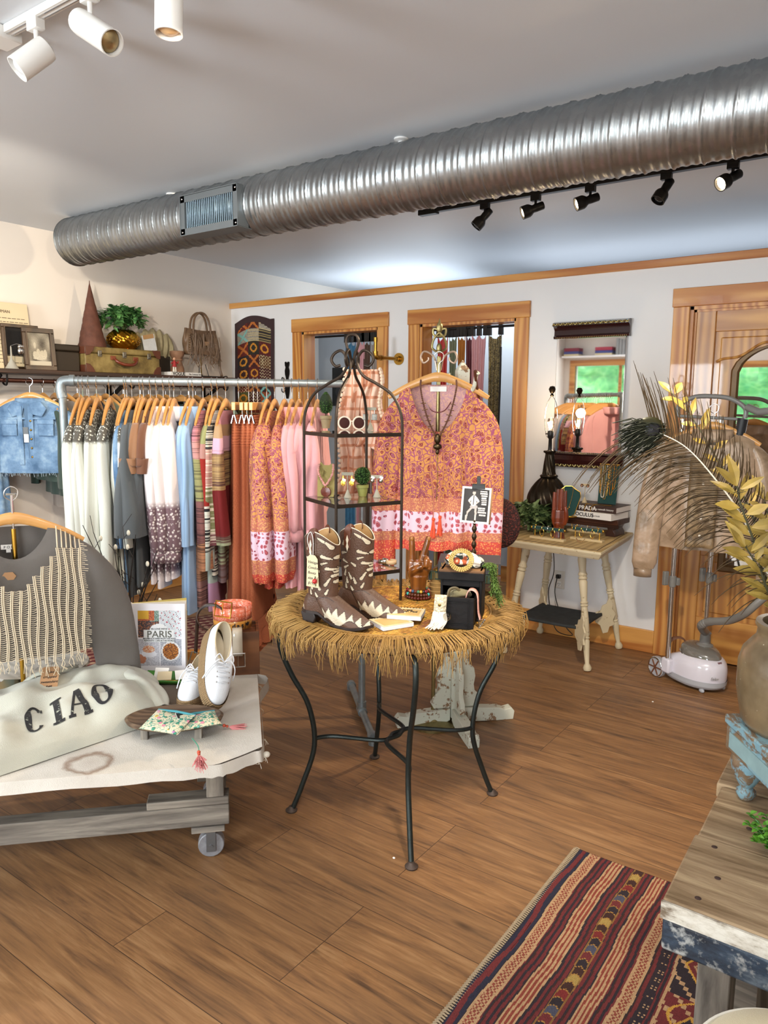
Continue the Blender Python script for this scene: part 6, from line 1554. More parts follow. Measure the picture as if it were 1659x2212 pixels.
# necklace easel
p=et(706,1072,1); t=thing('necklace_bust','olive linen necklace easel with chunky pink bead necklace and carved pendant on the middle shelf','necklace display',p,rad(28))
OL=PM('olive_linen',c('8a7c48'),.85,var=.12,vs=120,bump=.2,bs=400)
MB().prism([(-.032,0),(.032,0),(.036,.09),(.02,.125),(.008,.118),(-.012,.118),(-.024,.13),(-.036,.11)],(0,-.02,.0),(1,0,0),(0,.25,1),.004).build('face_board',OL,t,bev=.001)
MB().beam((-.012,-.0,.1),(-.028,.04,.0),.03,.004,up=(1,0,0)).build('easel_leg',OL,t)
m=MB(); P=cr([(-.03,.005,.118),(-.028,-.01,.09),(-.012,-.015,.06),(.0,-.02,.045),(.012,-.015,.06),(.026,-.01,.09),(.026,.005,.12)],5)
for i,q in enumerate(P[::1]): m.ell(q+Vector((0,-.006,0)),(.0042,.0042,.0042) if i%3 else (.0055,.0055,.0055),8,6)
m.build('pink_beads',PM('pink_stone_bead',c('b88078'),.4,var=.4,vs=60),t)
MB().lathe([(.001,-.003),(.018,-.002),(.02,.0),(.018,.003),(.001,.005)],(0,0,0),20,rib=lambda a,z:1+.06*sin(a*9)).build('carved_pendant',PM('amber_pendant',c('5a2416'),.25,var=.3,vs=60),t).matrix_local=Matrix.Translation((.002,-.026,.02))@Matrix.Rotation(pi/2,4,'X')
m=MB(); r=random.Random(3)
for k in range(8): m.tube([(0,-.024,.045),(r.uniform(-.012,.012),-.028,.03+r.random()*.008)],.0011,4)
m.build('spacer_beads',BRASS,t)
# lower shelf: dish of rings, stone, pearl string, cuffs
p=et(780,1222,2); 
t=thing('ring_dish','gold rimmed dish heaped with silver rings on a stone foot on the lowest tower shelf','dish',p)
STN=PM('grey_stone',c('5c6256'),.7,var=.4,vs=20,bump=.5,bs=50)
MB().grid(lambda u,v:Vector(((.028-.006*v+.005*sin(u*19))*cos(2*pi*u),(.026-.005*v+.004*sin(u*31))*sin(2*pi*u),.052*v)),16,5,close=True).build('stone_foot',STN,t,smooth=False)
MB().lathe([(.001,.052),(.03,.053),(.046,.06),(.05,.066),(.047,.066),(.03,.057),(.001,.056)],n=28).build('gold_dish',PM('pale_gold_dish',c('c4aa5c'),.3,.9),t)
m=MB(); r=random.Random(4)
for k in range(34):
    c0=Vector((r.uniform(-.032,.032),r.uniform(-.03,.03),.063+r.uniform(0,.012))); ax=Vector((r.uniform(-1,1),r.uniform(-1,1),r.uniform(-.5,.5))).normalized(); e1=ax.orthogonal().normalized(); e2=ax.cross(e1)
    m.tube([c0+e1*.008*cos(j*pi/6)+e2*.008*sin(j*pi/6) for j in range(12)],r.uniform(.0012,.0022),5,closed=True)
o=m.build('rings',bpy.data.materials['silver'],t); o['kind']='stuff'
t=thing('bead_necklace','string of small white beads lying on the lowest tower shelf','necklace',et(775,1232,2))
m=MB()
for k in range(3):
    for j in range(34): a=2*pi*j/34; m.ell((.038*cos(a)*(1-.1*k)+.003*sin(a*5+k),.024*sin(a)*(1-.15*k),.004+.003*k),.0028,6,4)
m.build('beads',PM('white_beads',c('d4d0c8'),.3,var=.1),t)['kind']='stuff'
for px,py,lb,cm in ((828,1217,'wide polished silver cuff bracelet on the lowest tower shelf',bpy.data.materials['silver']),(845,1219,'tan leather wrapped cuff beside the silver one on the lowest tower shelf',PM('tan_cuff',c('c0a078'),.5))):
    p=et(px,py,2); m=MB(); m.grid(lambda u,v:Vector((.021*cos(-2.3+4.6*u),.017*sin(-2.3+4.6*u),.002+.016*v)),24,2)
    o=m.build('cuff_bracelet',cm,None,sol=.002); o.location=p; tag(o,lb,'bracelet')
# ---- wooden peace hand
HW=wood('varnished_hand_wood',c('8a5220'),c('5c3212'),'Z',1,.25,coat=.5)
p=Vector((-1.505,2.31,ZC_))
def skin_hand(name,mat,t,S,paths):
    """continuous hand from joined tapered limbs, fused by remesh"""
    m=MB()
    for P,r_,fl in paths: m.tube(cr([Vector(q)*S for q in P],5),[x*S for x in np.interp(np.linspace(0,1,len(cr(P,5))),np.linspace(0,1,len(r_)),r_)],12,flat=fl,up=(1,0,0))
    o=m.build(name,mat,t,ang=180); q=o.modifiers.new('r','REMESH'); q.mode='VOXEL'; q.voxel_size=.0022; q.use_smooth_shade=True
    s=o.modifiers.new('s','SMOOTH'); s.factor=.5; s.iterations=4
    return o
t=thing('wooden_hand','varnished wooden hand making a peace sign on the round table','hand sculpture',p,rad(38))
S=.24
paths=[([(0,0,0),(0,0,.2),(0,0,.36)],[.13,.125,.15],.75),([(0,0,.3),(0,0,.45),(.0,0,.6)],[.14,.19,.17],.55),
([(-.09,0,.5),(-.10,0,.7),(-.105,0,.86),(-.11,0,.985)],[.065,.052,.05,.04],.95),([(.03,0,.5),(.08,0,.7),(.125,0,.86),(.155,0,.985)],[.065,.052,.05,.04],.95),
([(.1,0,.5),(.115,-.02,.63),(.118,-.1,.62),(.11,-.12,.52)],[.06,.05,.048,.04],.9),([(.16,0,.46),(.175,-.02,.57),(.17,-.09,.565),(.16,-.11,.48)],[.05,.045,.04,.035],.9),
([(-.1,-.0,.36),(-.1,-.08,.44),(-.03,-.13,.5),(.06,-.14,.53)],[.07,.06,.052,.04],.9)]
skin_hand('hand',HW,t,S,paths)
m=MB()
for x,z in ((-.11,.955),(.153,.955)): m.ell((x*S,-.038*S,z*S),(.026*S,.012*S,.035*S),10,8)
m.build('nails',PM('carved_nail',c('a06c34'),.3),t)
r=random.Random(9); bc=[c(x) for x in ('5a2a1a','c8a03a','3a5a7a','8a2030','4a7a5a','c86a3a','2a1a18','6a3020')]
for lv,(rr_,lb,md) in enumerate(((.047,'dark red beaded bracelet lowest around the wooden hand',None),(.046,'brown and turquoise beaded bracelet in the middle around the wooden hand',1),(.042,'multicoloured stone bead bracelet topmost around the wooden hand',2))):
    z0=.008+.0125*lv; N=24
    m=MB()
    for j in range(N):
        a=2*pi*j/N; cc=c('5a2018') if md is None else (c('5a3020') if md==1 and j%8 else (c('3aa8a0') if md==1 else bc[(j*5)%8]))
        m.ell((rr_*cos(a),rr_*.86*sin(a),0),.0064,8,6,col=cc)
    o=m.build('bead_bracelet',vcol('glossy_beads',.2) if lv==0 else bpy.data.materials['glossy_beads'],None); o.location=p+Vector((0,0,z0)); tag(o,lb,'bracelet','bracelets around the wooden hand')
# small woven cups behind the hand
t=thing('cup_stack','small stack of tan woven cups behind the wooden hand','cups',G(943,1283,ZC_))
for k in range(4): MB().lathe([(.028-.002*k,.0+.016*k),(.033-.002*k,.016+.016*k),(.03-.002*k,.018+.016*k),(.001,.014+.016*k)],n=20,rib=lambda a,z:1+.02*sin(a*20)).build('cup',PM('woven_straw',c('9a7a48'),.8,var=.3,vs=60) if k==0 else bpy.data.materials['woven_straw'],t)
MB().lathe([(.02,.064),(.022,.08),(.014,.1),(.006,.105),(.001,.106)],n=16).build('knob',BRASS,t)
# sketch pads
def pad_(label,p,rz,lb):
    t=thing('sketch_pad',label,'sketch pad',p,rz); w_,d_,h=.115,.10,.013
    MB().box(-w_/2,w_/2,-d_/2,d_/2,0,h).build('pages',PM('blue_white_pages',c('d8dce8'),.7,var=.02) if 'blue_white_pages' not in bpy.data.materials else bpy.data.materials['blue_white_pages'],t,bev=.0005)
    MB().box(-w_/2,w_/2,-d_/2,d_/2,h,h+.0012).build('cover',TAGM,t)
    MB().box(-w_/2+.01,w_/2-.01,-d_/2+.01,d_/2-.018,h+.0012,h+.0016).build('cover_panel',PM('tan_panel',c('c8a86c'),.8) if 'tan_panel' not in bpy.data.materials else bpy.data.materials['tan_panel'],t)
    m=MB()
    for k in range(10): m.tube([(-w_/2+.01+k*(w_-.02)/9,d_/2+.004*cos(a)-.002,h*.5+.011*sin(a)) for a in [j*pi/4 for j in range(8)]],.0009,4,closed=True)
    m.build('wire_binding',BLK,t)
    if lb:
        M_=mw(t); U=M_.to_3x3()@Vector((1,0,0)); V=M_.to_3x3()@Vector((0,1,0))
        text('lettering','Artist',.015,INK,t,M_@Vector((0,.018,h+.0022)),U,V,align='CENTER',bold=.0004); text('lettering','Sketch Pad',.017,INK,t,M_@Vector((0,.001,h+.0022)),U,V,align='CENTER',bold=.0004)
pad_('white sketch pad lying lowest, turned askew under the titled one',Vector((-1.385,1.965,ZC_)),rad(65),False)
pad_('sketch pad with tan titled cover on top of the askew pad',Vector((-1.375,2.04,ZC_+.0155)),rad(24),True)
# black drawer cabinet
bx0=Vector((-1.228,2.15,ZC_)); rzb=rad(23)
BWD=PM('worn_black_wood',c('121011'),.6,var=.3,vs=20,bump=.3,bs=60,Specular_IOR_Level=.2); OLDW=wood('bare_old_wood',c('8a6238'),c('4e3420'),'X',1,.8)
t=thing('drawer_cabinet','small worn black cabinet with an open glass knobbed drawer full of belts','cabinet',bx0,rzb)
W_,Dp,Hb=.14,.13,.175
MB().box(-W_/2,-W_/2+.008,0,Dp,0,Hb).box(W_/2-.008,W_/2,0,Dp,0,Hb).box(-W_/2,W_/2,Dp-.006,Dp,0,Hb).box(-W_/2,W_/2,0,Dp,0,.008).box(-W_/2+.008,W_/2-.008,0,.006,.118,Hb-.012).build('carcass',BWD,t,bev=.001)
MB().box(-W_/2-.006,W_/2+.006,-.006,Dp+.004,Hb-.012,Hb).build('top_board',OLDW,t,bev=.003)
MB().box(-W_/2-.008,W_/2+.008,-.008,-.002,Hb-.035,Hb-.008).build('front_moulding',BWD,t,bev=.002)
y0=-.115
dr_=MB().box(-.056,.056,y0,y0+.010,.004,.108).box(-.054,-.048,y0+.01,.03,.006,.09).box(.048,.054,y0+.01,.03,.006,.09).box(-.054,.054,y0+.01,.03,.006,.012).build('drawer',BWD,t,bev=.001)
m=MB()
for x in (-.04,.034): m.box(x,x+.003,y0-.002,y0,.008,.104).box(x+.006,x+.008,y0-.002,y0,.008,.104)
for z in (.018,.09): m.box(-.052,.052,y0-.002,y0,z,z+.003).box(-.052,.052,y0-.002,y0,z+.006,z+.008)
m.build('drawer_beading',BWD,dr_)
MB().lathe([(.006,0),(.005,.008),(.012,.012),(.014,.018),(.010,.024),(.001,.025)],n=10).build('glass_knob',glass('knob_glass'),dr_).matrix_local=Matrix.Translation((-.028,y0-.001,.048))@Matrix.Rotation(pi/2,4,'X')
M_=mw(t)
def inb(x,y,z): return M_@Vector((x,y,z))
# belts in drawer
o=fold_tube('rolled_belt',[inb(-.04,-.02,.085),inb(.0,-.05,.105),inb(.035,-.03,.10)],.022,cloth('olive_webbing',c('6e6648'),.2),None,seed=3); tag(o,'olive grey rolled webbing belt inside the open drawer','belt')
o.location=(0,0,0)
m=MB().tube(cr([inb(-.03,-.08,.07),inb(-.03,-.075,.12),inb(-.005,-.07,.128),inb(.01,-.06,.1)],5),.005,6,flat=.4); tag(m.build('thin_belt',PM('olive_leather',c('5e5238'),.5),None),'narrow olive belt looped upright in the drawer','belt')
m=MB(); P=cr([inb(.02,-.06,.075),inb(.035,-.07,.125),inb(.062,-.075,.118),inb(.068,-.08,.06),inb(.075,-.085,.035)],6); N=len(P)-1
m.grid(lambda u,v:P[round(v*N)]+(M_.to_3x3()@Vector((0,.03*(u-.5),0))),2,N)
n=NT('pink_beaded_strap'); co=n.co(); v=n.vor(co,70); PB_=n.fin(n.mix(n.ramp(v,[(.2,1),(.3,0)]),c('d0988c'),c('8a3a3a')),.6)
o=m.build('beaded_strap',PB_,None,sol=.003); tag(o,'pink beaded strap hanging over the drawer side','belt')
m=MB(); r=random.Random(5)
for k in range(5): m.tube([inb(.07+.003*k,-.09,.035),inb(.072+.004*k,-.09+.004*k,.0+.006*k)],.0014,5).ell(inb(.072+.004*k,-.09+.004*k,.004+.006*k),.004,6,5)
ch=m.build('charms',CHROME,None); ch.parent=o
m=MB(); Rm=M_.to_3x3()
P=cr([inb(-.055,-.10,.09),inb(-.05,-.118,.114),inb(-.05,-.126,.10),inb(-.052,-.13,.06)],5); N=len(P)-1
m.grid(lambda u,v:P[round(v*N)]+(Rm@Vector((.04*(u-.5),0,0))),2,N)
n=NT('ivory_crochet'); co=n.co(); v=n.vor(co,130); n.bump(v,.8,.004); IVC=n.fin(n.mix(n.ramp(v,[(.2,1),(.4,0)]),c('b8ac94'),c('e4dccb')),.9)
o=m.build('crochet_belt',IVC,None,sol=.004); tag(o,'ivory crochet belt with long fringe hanging over the drawer front','belt')
m=MB()
for k in range(60):
    x=-.072+.04*r.random(); a=inb(x,-.132,.062); m.tube(cr([a,inb(x+r.uniform(-.006,.006),-.137,.035),inb(x-.012+r.uniform(-.016,.012),-.14-r.uniform(0,.012),.008+r.uniform(-.003,.006))],3),.0017,4)
f_=m.build('fringe',PM('ivory_yarn',c('ddd4c2'),.9),None); f_.parent=o; f_['kind']='stuff'
e=MB().lathe([(.004,0),(.005,.001),(.001,.002)],n=12).build('stud',BRASS,None); e.parent=o; e.matrix_local=Matrix.Translation(inb(-.053,-.1315,.085))@Matrix.Rotation(rzb,4,'Z')@Matrix.Rotation(pi/2,4,'X')
# floral scarf and gold bead bracelet on top
n=NT('floral_scarf'); co=n.co(); v=n.vor(co,28); n2=n.noise(co,30,1,.5,1.5)
SC=n.fin(n.mix(n.ramp(v,[(.32,1),(.36,0)]),n.mix(n.ramp(n2,[(.5,0),(.53,1)]),c('d8d0c2'),c('2a3a38')),n.ramp(v,[(.1,c('d8a088')),(.16,c('a8502c'))],'CONSTANT')),.8)
o=fold_tube('floral_scarf',[inb(-.055,.03,Hb+.02),inb(-.02,.05,Hb+.028),inb(.03,.05,Hb+.026),inb(.065,.04,Hb+.015)],.034,SC,None,seed=1,flat=.7); tag(o,'rolled floral patterned scarf on top of the black cabinet','scarf')
m=MB(); c0=inb(.0,-.01,Hb+.036); e1=(Rm@Vector((1,0,0))); e2=Vector((0,0,.93))+Rm@Vector((0,.45,0))
for k in range(3):
    R0=.040-.0055*k
    for j in range(34-3*k):
        a=2*pi*j/(34-3*k); m.ell(c0+e1*R0*cos(a)+e2*R0*.92*sin(a)+Vector((0,0,0)),.0035,7,5)
tag(m.build('beaded_bracelet',PM('cream_gold_bead',c('ccb06c'),.25,.4),None),'wide gold bead bracelet leaning on the floral scarf','bracelet')
# trailing greenery
t=thing('trailing_plant','fine leaved green plant trailing down beside the black cabinet','plant',inb(.075,.06,Hb))
m=MB(); s=MB(); r=random.Random(21)
for i in range(34):
    a=r.uniform(-.3,1.2); ln=r.uniform(.5,1); e=Vector((.03+.05*ln*r.random(),.02*r.uniform(-1,1),-.13*ln)); P=cr([(-.02,0,.0),(.01+.02*r.random(),r.uniform(-.02,.02),.012),e*.55+Vector((.012,0,0)),e],5); s.tube(P,.0008,4)
    for q in P[3:]:
        for _ in range(3):
            d=Vector((r.uniform(-1,1),r.uniform(-1,1),r.uniform(-.8,.4))); leafshape(m,q,d,(0,0,1),.012,.0018)
s.build('stems',PM('moss_stem',c('5a6a2c'),.8),t); o=m.build('leaves',PM('moss_green_leaf',c('4e6a28'),.6,var=.4,vs=60),t,smooth=False); o['kind']='stuff'
# books and clip photo stand
sx=Vector((-1.36,2.475,ZC_)); 
t=thing('wooden_riser','dark wooden riser under the old books at the back of the round table','riser',sx,rad(24))
MB().box(-.10,.10,-.07,.07,.05,.062).box(-.095,-.08,-.06,.06,0,.05).box(.08,.095,-.06,.06,0,.05).build('riser',wood('riser_wood',c('5a3c28'),c('36241a'),'X'),t)
GRC=PM('dark_green_cloth_cover',c('24382a'),.6,var=.15); BKC=PM('charcoal_cloth_cover',c('34343a'),.6,var=.15); OLDP=PM('old_page_edge',c('a89468'),.85,var=.15,vs=90)
bb_=book('book','old dark green book lying lowest under the charcoal one',sx+Vector((-.135,-.105,.063)),.235,.16,.032,rad(18),GRC,OLDP)
bt=book('book','thick charcoal book with gilt spine holding the photo clip stand',sx+Vector((-.09,-.115,.096)),.235,.165,.042,rad(28),BKC,OLDP)
for b_,h in ((bb_,.032),(bt,.042)):
    m=MB()
    for x in (.014,.02,.05,.20,.212,.222): m.box(x,x+.0022,-.0018,-.0008,.002,h-.002)
    m.build('gilt_pattern',GOLD,b_)
    MB().box(.025,.045,-.0018,-.0008,.006,h-.006).build('title_panel',PM('faded_gilt',c('7a6a44'),.5,.5) if 'faded_gilt' not in bpy.data.materials else bpy.data.materials['faded_gilt'],b_)
p=sx+Vector((.015,-.03,.139)); 
t=thing('photo_clip_stand','twisted bronze stand with a black clip holding a small photo card','photo stand',p,rad(28))
BZ=PM('dark_bronze_metal',c('4a3a2a'),.35,.8,var=.2)
m=MB().lathe([(.036,0),(.037,.003),(.03,.007),(.012,.012),(.007,.02)],n=28); prf=[]
for k in range(5): z=.02+.03*k; prf+= [(.004,z),(.0095,z+.012),(.0095,z+.018),(.004,z+.03)]
m.lathe(prf,n=16); m.build('stem_and_base',BZ,t)
PHO=c('2e2a2a')
def photo(u,v):
    if u<.07 or u>.93 or v<.06 or v>.95: return c('dcd8d4')
    r=random.Random(int(u*80)*17+int(v*100)); bgc=mixc(c('3c3a3a'),c('1c1a1b'),abs(u-.4)*1.5)
    def seg(ax,ay,bx,by,w): return seg_d(u,v*1.35,ax,ay*1.35,bx,by*1.35)[0]<w
    skin=c('b8aca4'); sh=c('d0cac6')
    if ((u-.42)/.055)**2+((v-.84)/.055)**2<1: return skin if v<.87 else c('201c1c')
    if seg(.42,.76,.42,.52,.012) : return c('3a3638')
    if seg(.42,.71,.42,.54,.09) or seg(.34,.7,.27,.62,.04) or seg(.5,.7,.58,.62,.04): return sh
    if seg(.27,.6,.36,.52,.025) or seg(.58,.6,.48,.53,.025): return skin
    if seg(.38,.46,.5,.46,.07): return c('a8a2a0')
    if seg(.36,.42,.24,.3,.035) or seg(.24,.3,.2,.1,.025) or seg(.5,.42,.52,.26,.035): return skin
    if seg(.52,.24,.52,.08,.028) or seg(.2,.2,.2,.08,.028): return c('c0bab6')
    for k,(y,x0,x1) in enumerate(((.89,.62,.86),(.83,.62,.88),(.77,.66,.88),(.71,.68,.85),(.65,.68,.86),(.6,.7,.86),(.54,.7,.86),(.43,.58,.84),(.37,.6,.82),(.31,.58,.87),(.24,.64,.86))):
        if abs(v-y)<.019 and x0<u<x1: return c('e8e4e0')
    return mixc(bgc,(0,0,0),.15*r.random())
U=Vector((1,0,-.06)).normalized(); O=Vector((-.055,-.008,.15)); V=Vector((.06,-.02,1)).normalized(); w_,h_=.108,.137
MB().grid(lambda u,v:O+U*(w_*u)+V*(h_*v),72,96,colf=photo).build('photo_card',VC,t,sol=.001)
MB().grid(lambda u,v:O+Vector((.006,.003,.0))+U*(w_*u)+V*(h_*v),2,2).build('kraft_backing',KRAFT,t,sol=.0015)
M_=mw(t)
for s,y,x in (('sorry for',.89,.63),('taking my',.83,.63),('pants off',.77,.67),('at your',.71,.69),('gender',.65,.69),('reveal',.6,.71),('party.',.54,.71),('I thought we',.43,.585),('were all',.37,.61),('participating',.31,.585),('apologies',.24,.65)):
    text('lettering',s,.0058,INK,t,M_@(O+U*(w_*x)+V*(h_*y)+Vector((0,-.0008,0))),M_.to_3x3()@U,M_.to_3x3()@V,ext=.0002)
m=MB(); cc=O+U*(w_*.55)+V*(h_+.0); m.ob(cc+Vector((0,-.004,.002)),(.048,.006,.016)).ob(cc+Vector((0,.006,.002)),(.048,.004,.016)).ob(cc+Vector((0,0,.011)),(.046,.016,.004)).ob(cc+Vector((0,-.002,.024)),(.014,.003,.03)); m.tube([cc+Vector((.006*cos(a),-.002,.036+.006*sin(a))) for a in [k*pi/6 for k in range(12)]],.002,5,closed=True)
m.build('black_clip',BLACKM,t,bev=.001)
# ---------------------------------------------------------------- painted coat tree, brass scroll stand and blouse
n=NT('chipped_mint_paint'); co=n.co(); f=n.noise(co,18,5,.7); CHP=n.fin(n.mix(n.ramp(f,[(.56,0),(.6,1)]),c('cfd0c0'),c('8a6a4c')),.7)
cp=Vector((-1.665,2.885,0)); t=thing('coat_tree','chippy painted wooden coat tree with cross base, scalloped brackets and pointed post','coat stand',cp,rad(47.5))
MB().box(-.026,.026,-.026,.026,.03,1.615).add([(-.026,-.026,1.615),(.026,-.026,1.615),(.026,.026,1.615),(-.026,.026,1.615),(0,0,1.66)],[(0,1,4),(1,2,4),(2,3,4),(3,0,4)]).build('post',CHP,t,bev=.002)
for k in range(4):
    a=k*pi/2; U=Vector((cos(a),sin(a),0)); S=Vector((-sin(a),cos(a),0))
    MB().prism([(.03,.02),(.06,.005),(.2,.0),(.28,.0),(.285,.04),(.27,.058),(.235,.05),(.21,.062),(.03,.075)],S*.025,U,(0,0,1),.05).build('foot',CHP,t,bev=.003)
    MB().prism([(.026,.075),(.105,.075),(.118,.10),(.112,.13),(.09,.15),(.085,.18),(.092,.22),(.085,.26),(.06,.28),(.056,.32),(.062,.35),(.05,.38),(.026,.39)],S*.011,U,(0,0,1),.022).build('bracket',CHP,t,bev=.002)
hk=cr([(.025,0,1.50),(.06,0,1.51),(.10,.0,1.54),(.115,0,1.585),(.125,0,1.60)],5)
for a in (-1.35,1.8): MB().tube([Matrix.Rotation(a,3,'Z')@p for p in hk],[.009]*(len(hk)-2)+[.008,.013],8).build('hook',CHP,t)
# brass scroll stand standing just before the coat tree
r0=3.30; bp=D(946,900,r0); 
t=thing('scroll_hanger_stand','tall antique brass stand with scroll arms and leaf finial holding the paisley blouse','stand',(bp.x,bp.y,0),rad(33))
zz=lambda py: D(946,py,r0).z
AB=PM('antique_pale_brass',c('8f8258'),.35,.9,var=.35,vs=50)
MB().tube([(0,0,0.0),(0,0,zz(770))],.009,10).lathe([(.0,0),(.11,0),(.11,.008),(.03,.02),(.012,.05)],n=24,cap=False).build('pole',AB,t)
m=MB()
for s in (1,-1): m.tube(cr([(s*.008,0,zz(800)),(s*.018,0,zz(775)),(s*.04,0,zz(763)),(s*.066,0,zz(760)),(s*.078,0,zz(772)),(s*.066,0,zz(784)),(s*.046,0,zz(778)),(s*.046,0,zz(772))],5),.0045,8)
m.build('scroll_arms',PM('dusty_pink_metal',c('b8a08c'),.4,.5),t)
m=MB(); z0=zz(762)
for s in (1,-1): m.tube(cr([(0,0,z0),(s*.03,0,z0+.02),(s*.022,0,z0+.06),(0,0,z0+.085)],5),.005,6).tube(cr([(0,0,z0+.07),(s*.024,0,z0+.075),(s*.026,0,z0+.1),(s*.008,0,z0+.098)],5),.005,6)
m.ell((0,0,z0+.02),(.012,.008,.022),10,8).ell((0,0,z0+.105),(.014,.008,.024),10,8).lathe([(.009,z0+.115),(.001,z0+.145)],n=8); m.build('leaf_finial',AB,t)
MB().box(-.008,.008,-.02,-.012,zz(830),zz(772)).box(-.008,.008,-.035,-.012,zz(830)-.004,zz(830)).build('hook_bar',AB,t,bev=.001)
bl=Vector((bp.x,bp.y,zz(772)))+ (Vector((0,0,0))-Vector((bp.x,bp.y,0))).normalized()*.045
rzb2=math.atan2(-bp.x,bp.y)+rad(0)
put_hanger('shoulder',bl,rzb2,'wide wooden hanger on the brass scroll stand holding the orange paisley blouse','hangers on display stands')
PAI2=paisley('paisley_blouse_cotton',0,(.60,.66,.75,.79),40)
t=garment('display_blouse','large orange and pink paisley blouse with wide neck displayed on the brass stand','blouse',bl,rzb2,PAI2,L=.83,sh=.165,hem=.185,th=.045,slv=(.77,.042,.05),neck=.20,seed=8,fold=.45,nf=12,gather=.7,nw=.125,slx=.045)
M_=mw(t); Rm2=M_.to_3x3()
m=MB()
for s in (1,-1): m.tube(cr([(s*.01,-.045,-.33),(s*.03,-.065,-.45),(s*.012,-.075,-.6),(s*.014,-.078,-.70)],5),.0022,6)
m.build('neck_ties',PM('pink_cord',c('c87a68'),.8),t)
for k,(x,z) in enumerate(((-.012,-.69),(.016,-.68))):
    m=MB(); m.ell((x,-.079,z),(.008,.008,.008),8,6); r=random.Random(k)
    for j in range(40): a=r.uniform(0,6.28); m.tube([(x+.004*cos(a),-.079+.004*sin(a),z-.004),(x+.014*cos(a)*r.random(),-.079+.01*sin(a),z-r.uniform(.07,.085))],.0011,4)
    m.build('tassel',PM('orange_tassel',c('e0502c'),.7) if k==0 else bpy.data.materials['orange_tassel'],t)
MB().ob((0,.032,-.135),(.07,.002,.022)).build('woven_label',PAPER,t)
# necklaces
t=thing('necklace','long beaded necklace with spiky links and dark bronze pendant over the blouse hanger','necklace',bl,rzb2)
m=MB(); sp_=MB(); r=random.Random(4)
for s in (1,-1):
    P=cr([(s*.075,0,-.095),(s*.076,-.03,-.13),(s*.062,-.052,-.2),(s*.04,-.062,-.27),(s*.01,-.07,-.33)],9)
    for i,q in enumerate(P):
        m.ell(q,(.0045,.0045,.005),7,5)
        if i>16 and i%3==0: sp_.tube([q-Vector((.012,0,r.uniform(-.004,.004))),q+Vector((.012,-.002,r.uniform(-.004,.004)))],.0016,5)
m.build('bead_strand',PM('bronze_pink_bead',c('7a5648'),.3,.6,var=.4,vs=100),t); sp_.build('spiky_links',BRASS,t)
m=MB(); m.ell((0,-.074,-.345),(.014,.008,.022),10,8).ell((0,-.078,-.378),(.018,.008,.014),10,8).ell((0,-.08,-.40),(.008,.006,.012),8,6); m.build('pendant',PM('dark_bronze_charm',c('4a3c28'),.3,.9,var=.5,vs=150),t)
m=MB(); P=cr([(0,-.08,-.41),(.003,-.08,-.5),(0,-.08,-.6)],14)
for q in P: m.ell(q,(.0024,.0024,.003),6,4)
m.build('hanging_chain',BRASS,t)
MB().tube(cr([(-.055,-.0,-.19),(-.03,-.01,-.225),(0,-.01,-.235),(.03,-.01,-.225),(.055,0,-.19)],6),.0022,6).build('short_strand',PM('wine_beads',c('6a2a30'),.3),t)
# peach scarf over the end of the pipe rack
n=NT('peach_plaid'); co=n.co(); a_=n.wave(co,9,1.5,1,d='X'); b_=n.wave(co,6,1.5,1,d='Z'); 
PCH=n.fin(n.mix(n.ramp(n.math('MAXIMUM',a_,b_),[(.86,0),(.9,.8)]),n.mix(n.noise(co,5,2),c('d8ac94'),c('e6cbb8')),c('c07c58')),.9)
sp=RA+Vector((.03,-.02,.02)); t=thing('pompom_scarf','peach plaid scarf with cream pompom trim draped over the end of the pipe rack','scarf',sp)
def sc_panel(px,off,w0,w1,z1,seed,y0=.03,lay=0):
    U=Vector((.81,.586,0)); Fw=Vector((.586,-.81,0))
    def f(u,v):
        w_=w0+(w1-w0)*v; x=px+(u-.5)*w_; z=y0-(y0+z1)*v
        d=.03*(1-v)**2*0+.018*sin(u*14+seed)*(.4+v)+lay+.02*sin(v*5+seed)*v
        return U*(x+.012*sin(v*9+seed))+Fw*(d+.03)+Vector((0,0,z+.015*sin(u*5+seed)*v))
    return f
for (px,w0,w1,z1,sd,lay) in ((-.03,.07,.13,.52,1,.02),(.03,.08,.15,.46,4,.0),(.07,.05,.15,.30,7,.035)):
    MB().grid(sc_panel(px,0,w0,w1,z1,sd,.04,lay),26,34).build('cloth_fold',PCH,t,ang=180,sol=.006)
m=MB(); r=random.Random(8)
for (px,w0,w1,z1,sd,lay) in ((-.03,.07,.13,.52,1,.02),(.07,.05,.15,.30,7,.035)):
    f=sc_panel(px,0,w0,w1,z1,sd,.04,lay)
    for i in range(26): q=f(0 if px<0 else .9,i/25); m.ell(q+Vector((.0,-.006,0)),(.009,.009,.009),7,5)
m.build('pompoms',PM('cream_pompom',c('dcc4ac'),.95,var=.15),t)['kind']='stuff'
# crocheted bag behind the blouse
bq=D(1082,1130,3.55); t=thing('crochet_bag','dark maroon crocheted bag hanging behind the paisley blouse','bag',bq)
n=NT('maroon_crochet'); co=n.co(); v=n.vor(co,110); n.bump(v,.8,.006); MCR=n.fin(n.mix(n.ramp(v,[(.2,1),(.5,0)]),c('2e1414'),c('6a2e26')),.85)
MB().ell((0,0,0),(.10,.04,.12),28,18).build('bag_body',MCR,t)
MB().tube(cr([(-.05,0,.08),(-.05,.0,.2),Vector((-1.565,2.83,1.56))-bq,Vector((-1.561,2.825,1.60))-bq],6),.006,6,flat=.5).build('strap',LEA,t)
